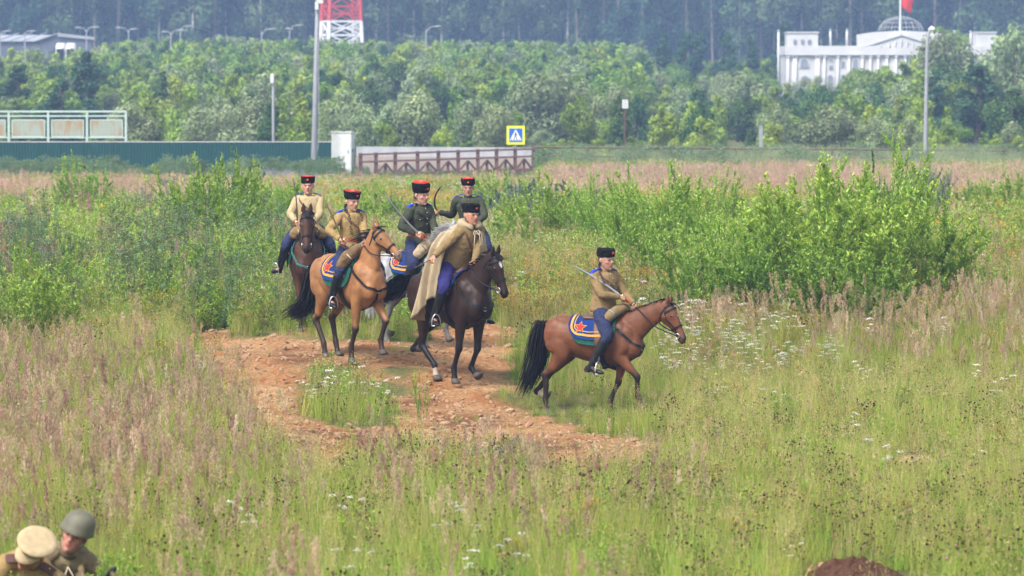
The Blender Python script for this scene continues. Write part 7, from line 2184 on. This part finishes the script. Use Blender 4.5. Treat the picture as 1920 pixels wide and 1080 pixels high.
for px_, ya, yb in ((1580, 115, 126), (1558, 110, 116), (1558, 122, 130), (1580, 140, 165)):
    a_ = wp(px_ - 3, ya); b_ = wp(px_ + 4, yb); o = MB().box(((a_.x + b_.x) / 2, -.02, (a_.z + b_.z) / 2), (b_.x - a_.x + .14, .10, a_.z - b_.z + .14)).build('window', M_PALG, pal_)
    MB().box(((a_.x + b_.x) / 2, -.06, (a_.z + b_.z) / 2), (b_.x - a_.x, .06, a_.z - b_.z)).build('pane', M_PALD, o)
# dome frame, flagpole, flag, bare poles
df = MB(); dc = wp(1689, 58, 3); rr = 42 * PDi / FPX; hh_ = 27 * PDi / FPX
for k_ in range(9):
    an = math.pi * k_ / 9
    df.tube([dc + V3((rr * math.cos(t) * math.cos(an), rr * math.cos(t) * math.sin(an), hh_ * math.sin(t))) for t in np.linspace(0, math.pi, 17)], [.035] * 17, 5, round_end=False)
for t in (.25, .6, .95, 1.25): df.tube([dc + V3((rr * math.cos(t) * math.cos(a_), rr * math.cos(t) * math.sin(a_), hh_ * math.sin(t))) for a_ in np.linspace(0, 6.2832, 25)], [.03] * 25, 5, round_end=False, side=(0, 0, 1))
df.build('dome_frame', M_GALV, pal_)
fp = empty('flagpole', q + wp(1688, 60, .8)); tag(fp, 'flagpole with a red flag over the pediment of the white palace', 'flagpole')
zt = at(1688, -30, PDi + .8).z - fp.location.z
MB().tube([(0, 0, -.4), (0, 0, zt)], [.12, .08], 8).build('pole', M_WHITEM, fp, True)
vs = []; fs = []
for i in range(9):
    for j in range(7):
        u, v = i / 8, j / 6
        vs.append((.1 + 1.25 * u * (1 - .25 * v), .10 * math.sin(u * 7 + v * 2), (at(0, 24, PDi).z - at(0, -6, PDi).z) * 0 + (at(1688, -16, PDi).z - fp.location.z) - 1.5 * v - .75 * u))
for i in range(8):
    for j in range(6): fs.append((i * 7 + j, i * 7 + j + 1, i * 7 + j + 8, i * 7 + j + 7))
fo = MB().add(vs, fs).build('flag', M_RED, fp, True); md = fo.modifiers.new('t', 'SOLIDIFY'); md.thickness = .02
for px_, yt, yb, lb in ((1460, 59, 145, 'bare white pole left of the white palace'), (1557, 58, 86, 'bare pole on the palace roof nearest its left tower'), (1588, 58, 86, 'second bare pole on the palace roof'), (1789, 60, 90, 'bare pole right of the palace pediment'), (1820, 61, 90, 'bare pole beside the right palace tower')):
    dd = PDi + 1.5; p = empty('bare_pole', gnd(px_, dd) if yb > 100 else at(px_, yb, dd)); tag(p, lb, 'pole', 'bare poles round the white palace')
    zt = at(px_, yt, dd).z - p.location.z; MB().tube([(0, 0, -.1), (0, 0, zt)], [.13, .12], 8, round_end=False).build('shaft', M_PAL, p, True); MB().ball((0, 0, zt + .05), .16, 8).build('cap', M_GALV, p, True)

# lattice tower
M_TR = mat('red_tower_paint', (.55, .045, .035), rough=.6, var=.1, scale=2); M_TW = mat('white_tower_paint', (.76, .76, .76), rough=.6, var=.06, scale=2)
TD = 560.0
tw = empty('lattice_tower', gnd(640, TD)); tag(tw, 'red and white steel lattice tower in front of the forest', 'tower'); q = tw.location
def tx(px, py): return at(px, py, TD) - q
cx = tx(640, 0).x; zbase = 0.0; hb = (681 - 599) / 2 * TD / FPX
ztop = tx(0, -230).z; zs = [0.0] + [tx(0, y_).z for y_ in (66, 40, 12, -25, -75, -130, -180, -230)]
zs[0] = tx(0, 93).z
def half(z): return hb * (1 - .42 * (z - zs[0]) / (ztop - zs[0]))
rot = Matrix.Rotation(R(17), 3, 'Z')
def cor(i, z):
    s = [(1, 1), (-1, 1), (-1, -1), (1, -1)][i % 4]; h = half(z) * .80; return V3((cx, 0, 0)) + rot @ V3((s[0] * h, s[1] * h, 0)) + V3((0, 0, z))
for i in range(4):
    MB().bar(cor(i, zs[0]) - V3((0, 0, zs[0] + .5)), cor(i, zs[0]), .34, .34).build('leg', M_TW, tw)
for s_ in range(len(zs) - 1):
    z0, z1 = zs[s_], zs[s_ + 1]; m_ = M_TW if s_ < 2 else (M_TR if s_ < 6 else M_TW)
    for i in range(4):
        MB().bar(cor(i, z0), cor(i, z1), .34, .34).build('leg', m_, tw)
        bb = MB(); bb.bar(cor(i, z0), cor(i + 1, z1), .17, .17); bb.bar(cor(i + 1, z0), cor(i, z1), .171, .171)
        bb.build('cross_brace', m_, tw)
        MB().bar(cor(i, z1), cor(i + 1, z1), .20, .20).build('girt', m_, tw)
        zc_ = (z0 + z1) / 2; MB().bar(cor(i, zc_), cor(i + 1, zc_), .12, .12).build('girt', m_, tw)
MB().box(V3((cx, 0, .05)), (hb * 2.4, hb * 2.4, .6), rot).build('footing', M_CONC, tw)

# ------------------------------------------------------------------ trees
rg = np.random.default_rng(21)
TREE = {}
def regt(key, Ps, bark):
    TREE[key] = []
    for P, T in Ps:
        c_ = P.mesh(key + '_crown'); c_.materials.append(M_TREELEAF); t_ = T.mesh(key + '_trunk'); t_.materials.append(bark); TREE[key].append((t_, c_))
BIR = [(0.150, 0.245, 0.048), (0.189, 0.284, 0.053), (0.130, 0.207, 0.043), (0.228, 0.316, 0.066)]
LIM = [(0.247, 0.340, 0.053), (0.304, 0.387, 0.066), (0.214, 0.300, 0.048)]
SILT = [(0.234, 0.292, 0.141), (0.283, 0.336, 0.169), (0.192, 0.246, 0.116)]
DKT = [(0.048, 0.101, 0.048), (0.062, 0.125, 0.058), (0.038, 0.086, 0.043)]
ALD = [(0.065, 0.130, 0.036), (0.089, 0.162, 0.045), (0.058, 0.109, 0.036)]
FOR = [(0.040, 0.090, 0.046), (0.053, 0.111, 0.051), (0.031, 0.075, 0.041)]
FORB = [(0.093, 0.153, 0.056), (0.112, 0.168, 0.065), (0.080, 0.128, 0.052)]
regt('birch', [crown_tree(rg, 5.0, 1.6, 5000, .24, BIR, ('round', 'cone', 'column', 'cone')[i], .06, 26) for i in range(4)], M_BARK)
regt('lime', [crown_tree(rg, 4.0, 1.3, 4200, .21, LIM, ('column', 'cone', 'round')[i], .04, 24) for i in range(3)], M_BARK)
regt('willow', [crown_tree(rg, 4.2, 1.8, 5600, .20, SILT, 'round', .05, 22) for i in range(4)], M_BARK)
regt('alder', [crown_tree(rg, 5.0, 1.7, 5000, .23, ALD, ('cone', 'round', 'column')[i], .06, 24) for i in range(3)], M_BARK)
regt('aspen', [crown_tree(rg, 8.0, 1.9, 6500, .28, DKT, 'cone', .06, 30) for i in range(3)], M_BARK)
def forest_tree(rng, h, kind):
    if kind == 'pine':
        P, T = crown_tree(rng, h, 2.6, 1500, .75, FOR, 'high', .52, 16)
        T = MB(); T.tube([(0, 0, -.5), (.1, 0, h * .4), (0, 0, h * .9)], [.24, .19, .08], 8, smooth_n=3, side=(1, 0, 0))
        k = 260; z = rng.uniform(.18, .55, k) * h; az = rng.uniform(0, 6.28, k); rr = rng.uniform(.2, 1.5, k)
        P.leaves(np.stack([rr * np.cos(az), rr * np.sin(az), z], 1), sph(rng, k), sph(rng, k), rng.uniform(.3, .7, k), rng.uniform(.15, .3, k), pal(rng, k, FOR + FORB[:1]))
        return P, T
    if kind == 'birchtall':
        P, T = crown_tree(rng, h, 3.0, 3400, .55, FORB, 'round', .10, 30)
        T = MB(); T.tube([(0, 0, -.5), (.25, 0, h * .4), (-.1, 0, h * .92)], [.20, .15, .05], 8, smooth_n=3, side=(1, 0, 0))
        for i in range(4):
            z = h * rng.uniform(.3, .7); a = rng.uniform(0, 6.28); T.tube([(.1, 0, z), (1.1 * math.cos(a), 1.1 * math.sin(a), z + 1.6)], [.06, .02], 5)
        return P, T
    P, T = crown_tree(rng, h, 3.0, 3000, .65, FOR, 'cone', .04, 40, up=-.2)
    return P, T
regt('pine', [forest_tree(rg, 24, 'pine') for i in range(4)], M_PINE)
regt('tall_birch', [forest_tree(rg, 22, 'birchtall') for i in range(4)], M_BIRCH)
regt('spruce', [forest_tree(rg, 21, 'spruce') for i in range(3)], M_BARK)

def tree(key, var, x, y, s, label, group, name=None, wide=1.0, lean=.03):
    t_, c_ = TREE[key][var % len(TREE[key])]
    o = link(name or (key + '_tree'), t_, None); o.location = (x, y, gz(x, y)); o.scale = (s * wide, s * wide, s); o.rotation_euler = (random.gauss(0, lean), random.gauss(0, lean), random.uniform(0, 6.28))
    tag(o, label, 'tree', group); link('crown', c_, None, o)
    return o

LAND = [(0, 'behind the pale railing'), (240, 'behind the middle of the teal fence'), (470, 'behind the mast and short post'), (610, 'behind the white cabinet'), (700, 'behind the left half of the bridge'), (850, 'left of the yellow crossing sign'),
        (985, 'right of the yellow crossing sign'), (1130, 'round the small white notice board'), (1240, 'left of the grey marker post'), (1430, 'below the left tower of the palace'), (1600, 'below the pediment of the palace'), (1735, 'right of the tall street lamp')]
def where(px):
    s = LAND[0][1]
    for p, t in LAND:
        if px >= p: s = t
    return s
LOOK = {'birch': 'mid green young birch', 'lime': 'yellow green young tree', 'willow': 'silvery grey willow', 'alder': 'dark leaved young alder', 'aspen': 'dark pointed tree'}
def depthword(d): return 'front row' if d < 235 else ('middle row' if d < 262 else 'back row')
GT = 'young trees of the shrub belt'
# individual landmark trees
LM = []
for key, var, px_, ytop, d, wd, lb in [
    ('aspen', 0, 160, 82, 300, 1.35, 'tallest dark pointed tree behind the pale railing'), ('aspen', 1, 30, 108, 300, 1.49, 'dark pointed tree at the far left'), ('aspen', 2, 110, 135, 290, 1.62, 'dark bushy tree between the two pointed ones'),
    ('willow', 0, 785, 165, 240, 1.1, 'round silvery willow behind the bridge railing'), ('willow', 1, 650, 160, 250, .9, 'tall silvery willow behind the white cabinet'), ('willow', 2, 455, 172, 245, 1.2, 'broad silvery willow left of the short grey post'),
    ('willow', 3, 890, 172, 240, 1.0, 'silvery willow left of the crossing sign'), ('willow', 0, 1010, 130, 270, 1.2, 'large blue grey willow right of the crossing sign'), ('willow', 1, 1060, 128, 272, 1.2, 'second large blue grey willow right of the crossing sign'), ('birch', 0, 1085, 170, 235, .8, 'dark green young tree in front of the blue grey willows'),
    ('alder', 0, 1165, 165, 250, .9, 'dark alder behind the small white notice board'), ('aspen', 0, 1240, 52, 420, 1.35, 'dark pointed tree left in the row before the forest'), ('aspen', 1, 1285, 48, 425, 1.42, 'tallest dark tree in the row left of the palace'), ('aspen', 2, 1310, 48, 430, 1.35, 'dark tree at the right end of the dense row'), ('aspen', 2, 1362, 45, 425, 1.15, 'single dark pointed tree between the row and the palace'), ('aspen', 0, 1411, 60, 425, 1.01, 'slim dark pointed tree next to the palace pole'), ('aspen', 1, 1468, 32, 440, 1.08, 'dark tree right behind the left palace tower'),
    ('willow', 2, 1400, 128, 300, 1.1, 'pale willow in front of the dark pointed trees'), ('willow', 3, 1560, 190, 225, 1.3, 'broad silvery willow at the roadside below the palace'), ('willow', 0, 1640, 215, 222, 1.0, 'smaller silvery willow right of the broad one'), ('willow', 1, 1705, 218, 222, .9, 'silvery willow left of the tall street lamp'),
    ('alder', 1, 1540, 150, 300, 1.2, 'dark alder below the palace windows'), ('birch', 1, 1690, 105, 330, 1.1, 'green birch below the palace pediment'), ('birch', 2, 1660, 112, 320, 1.1, 'second green birch below the palace pediment'), ('birch', 0, 1620, 122, 370, 1.3, 'green birch hiding the foot of the palace columns'), ('alder', 2, 1585, 138, 372, 1.3, 'dark alder at the foot of the palace wall'), ('birch', 2, 1720, 92, 372, 1.2, 'tall birch in front of the right side of the pediment'), ('alder', 0, 1500, 158, 350, 1.2, 'low dark alder below the palace doorway'), ('willow', 1, 1755, 66, 372, 1.2, 'pale willow touching the right end of the pediment'),
    ('willow', 2, 1770, 50, 330, 1.1, 'tall pale willow right of the street lamp'), ('willow', 3, 1905, 38, 290, 1.0, 'huge grey green willow at the right edge'), ('willow', 1, 1850, 112, 300, 1.0, 'tall grey green willow below the right palace tower'),
    ('aspen', 1, 1830, 105, 280, 2.16, 'dark dense tree in front of the huge grey green willow'), ('aspen', 2, 1760, 120, 290, 1.89, 'dark dense tree right of the street lamp pole'), ('alder', 2, 1890, 150, 250, 1.3, 'dark alder at the right edge'), ('birch', 3, 1780, 190, 235, .9, 'young birch right beside the street lamp pole'), ('willow', 0, 1900, 225, 226, .9, 'small silvery willow at the right edge by the rail'),
    ('alder', 0, 700, 95, 330, 1.0, 'dark tree in the middle of the belt'), ('alder', 1, 745, 100, 330, 1.0, 'second dark tree in the middle of the belt'), ('birch', 1, 280, 170, 245, 1.1, 'bushy green tree right of the pale railing'), ('willow', 3, 240, 185, 235, 1.1, 'grey willow touching the end of the pale railing'), ('willow', 1, 365, 195, 230, 1.0, 'small grey willow above the teal fence')]:
    LM.append((px_, d, {'aspen': 1.5}.get(key, 1.6) * FPX / d * .72)) if d < 305 else None
    p = gnd(px_, d); h_ = at(px_, ytop, d).z - p.z; base_h = {'birch': 5.0, 'lime': 4.0, 'willow': 4.2, 'alder': 5.0, 'aspen': 8.0}[key]
    s_ = h_ / (base_h * 1.04); hr = {'birch': 1.7, 'lime': 1.4, 'willow': 1.8, 'alder': 1.7, 'aspen': 1.9}[key]
    tree(key, var, p.x, p.y, s_, lb, GT, wide=wd * (1.0 if s_ < 1.3 else (1.3 / s_) ** .5))
# the rest of the belt: single trees near, one mass beyond
cnt = 0
keys = ['birch', 'lime', 'willow', 'alder', 'birch', 'lime']
for row, d in enumerate((219, 224, 231, 239, 248, 258, 270, 283)):
    hw = 960 / FPX * d * 1.10; step = 2.5 + .32 * row; xx = -hw + rg.uniform(0, 1)
    while xx < hw:
        dd = d + rg.uniform(-3, 3); px_ = 960 + FPX * xx / dd
        ytop = np.interp(px_, [0, 200, 240, 600, 900, 1000, 1200, 1400, 1550, 1700, 1800, 1920], [186, 190, 165, 165, 170, 165, 178, 175, 168, 160, 130, 120]) + (1 - row / 7) * 62 + rg.uniform(-38, 34)
        h_ = at(px_, float(ytop), dd).z - gz(xx, dd)
        near_w = rg.random()
        key = ('lime' if near_w < .58 else 'willow' if near_w < .72 else 'birch' if near_w < .9 else 'alder') if row < 3 else ('birch' if near_w < .45 else 'alder' if near_w < .66 else 'lime' if near_w < .85 else 'willow')
        hid = any(abs(px_ - a_) < w_ and dd < b_ + 5 for a_, b_, w_ in LM)
        if hid: h_ *= .42
        if h_ > .8 and not (row < 1 and 610 < px_ < 700):
            base_h = {'birch': 5.0, 'lime': 4.0, 'willow': 4.2, 'alder': 5.0}[key]
            s_ = h_ / base_h
            tree(key, int(rg.integers(0, 4)), xx, dd, s_, LOOK[key] + ' ' + depthword(dd) + ' ' + where(px_), GT, wide=.88 if s_ > .8 else .88 * (.8 / s_) ** .5)
            cnt += 1
        xx += step * rg.uniform(.75, 1.3)
# mass of young trees behind
mass = [(k, v) for k in ('birch', 'lime', 'willow', 'alder') for v in range(3)]
C_MASS = bpy.data.collections.new('young_tree')
for i, (k, v) in enumerate(mass): C_MASS.objects.link(bpy.data.objects.new('young_tree_%02d' % i, TREE[k][v % len(TREE[k])][1]))
xs_l = []; 
x, y = wedge(rg, 290, 560, .075, 1.45)
z = ground(x, y); px, py = project(x, y, z); n = len(x)
ytop = np.interp(px, [0, 160, 300, 600, 900, 1100, 1205, 1215, 1465, 1470, 1500, 1700, 1760, 1800, 1815, 1870, 1890, 1920], [101, 101, 84, 88, 92, 92, 92, 126, 126, 150, 150, 108, 62, 75, 118, 118, 70, 60]) + np.clip((420 - y) / 130, 0, 1) * 62 + rg.uniform(-20, 26, n)
clear = ~((px > 1455) & (px < 1760) & (y > 398) & (y < 440)) & ~((px > 1465) & (px < 1745) & (y > 440)) & ~((np.abs(px - 640) < 55) & (np.abs(y - 560) < 8)) & ~((px < 190) & (y > 462))
h = (CAMZ + (150 - ytop) / FPX * y) - z
clear &= h > 1.0
pickp = rg.choice(len(mass), n, p=np.array([.14, .14, .12, .09, .09, .07, .03, .03, .03, .1, .09, .07]))
bh = np.array([{'birch': 5.0, 'lime': 4.0, 'willow': 4.2, 'alder': 5.0}[mass[i][0]] for i in pickp])
s_ = np.clip(h / bh, .3, 2.6)[clear]
scatter('young_woodland', 'hazy mass of young trees filling the belt up to the forest', C_MASS, np.stack([x, y, z], 1)[clear], rots(rg, clear.sum(), .03), np.stack([np.clip(s_, .8, 1.35)] * 2 + [s_], 1), pickp[clear])

# the forest: trees one can tell apart in the front rows, a mass behind
FL = {'pine': ('tall bare stemmed pine', 'pine'), 'tall_birch': ('pale stemmed birch', 'birch'), 'spruce': ('dark shaggy spruce', 'spruce')}
FLAND = [(0, 'in the forest above the dark hangar'), (200, 'in the forest between hangar and mast'), (560, 'in the forest behind the lattice tower'), (700, 'in the forest right of the tower'), (960, 'in the middle of the forest edge'), (1200, 'in the forest behind the pointed trees'), (1450, 'in the forest behind the palace'), (1600, 'in the forest behind the palace dome'), (1770, 'in the forest at the far right')]
def fwhere(px):
    s = FLAND[0][1]
    for p, t in FLAND:
        if px >= p: s = t
    return s
for row, d in enumerate((585, 592, 601, 612)):
    hw = 960 / FPX * d * 1.12; xx = -hw + rg.uniform(0, 3); 
    while xx < hw:
        dd = d + rg.uniform(-3, 3); px_ = 960 + FPX * xx / dd
        u = rg.random(); key = 'tall_birch' if u < (.50 if row < 2 else .3) else ('pine' if u < .78 else 'spruce')
        w_ = 'front row' if row < 2 else 'second rank'
        tree(key, int(rg.integers(0, 4)), xx, dd, rg.uniform(.85, 1.15), FL[key][0] + ' ' + w_ + ' ' + fwhere(px_), 'forest trees', name='forest_' + FL[key][1], lean=.02)
        xx += rg.uniform(1.6, 3.6) + row * .4
C_FOR = bpy.data.collections.new('forest_crown')
fk = [('spruce', 0), ('spruce', 1), ('spruce', 2), ('pine', 0), ('tall_birch', 1)]
for i, (k, v) in enumerate(fk): C_FOR.objects.link(bpy.data.objects.new('forest_crown_%02d' % i, TREE[k][v][1]))
x, y = wedge(rg, 618, 690, .085, 1.6); z = ground(x, y); n = len(x); s_ = rg.uniform(.9, 1.3, n)
scatter('distant_forest', 'dark hazy forest mass closing the view', C_FOR, np.stack([x, y, z], 1), rots(rg, n, .02), np.stack([s_ * 1.15, s_ * 1.15, s_], 1), rg.choice(5, n, p=[.34, .28, .2, .09, .09]))

# trees that would share a label are told apart by their order
ORD = ['leftmost', 'second from left', 'third from left', 'fourth from left', 'fifth from left', 'sixth from left', 'seventh from left', 'eighth from left', 'ninth from left', 'tenth from left', 'eleventh from left', 'twelfth from left']
byl = {}
for o in SC.objects:
    if o.get('category') == 'tree': byl.setdefault(o['label'], []).append(o)
for lb, os_ in byl.items():
    if len(os_) > 1:
        os_.sort(key=lambda o: o.location.x / o.location.y)
        for i, o in enumerate(os_): o['label'] = (ORD[i] if i < len(os_) - 1 else 'rightmost') + ' ' + lb

# ------------------------------------------------------------------ air
hz = MB().box((0, 625, 33), (1500, 1600, 90)).build('haze', None)
hm = bpy.data.materials.new('haze_air'); hm.use_nodes = True
nt = hm.node_tree; nt.nodes.clear()
ou = nt.nodes.new('ShaderNodeOutputMaterial'); pv = nt.nodes.new('ShaderNodeVolumePrincipled')
pv.inputs['Color'].default_value = (.42, .60, 1.0, 1); pv.inputs['Density'].default_value = 0.00046; pv.inputs['Anisotropy'].default_value = 0.0
nt.links.new(pv.outputs[0], ou.inputs['Volume'])
hz.data.materials.append(hm)
tag(hz, 'thin pale blue summer haze over the whole field', None, None, 'stuff')
print('belt trees', cnt, 'objects', len(SC.objects))
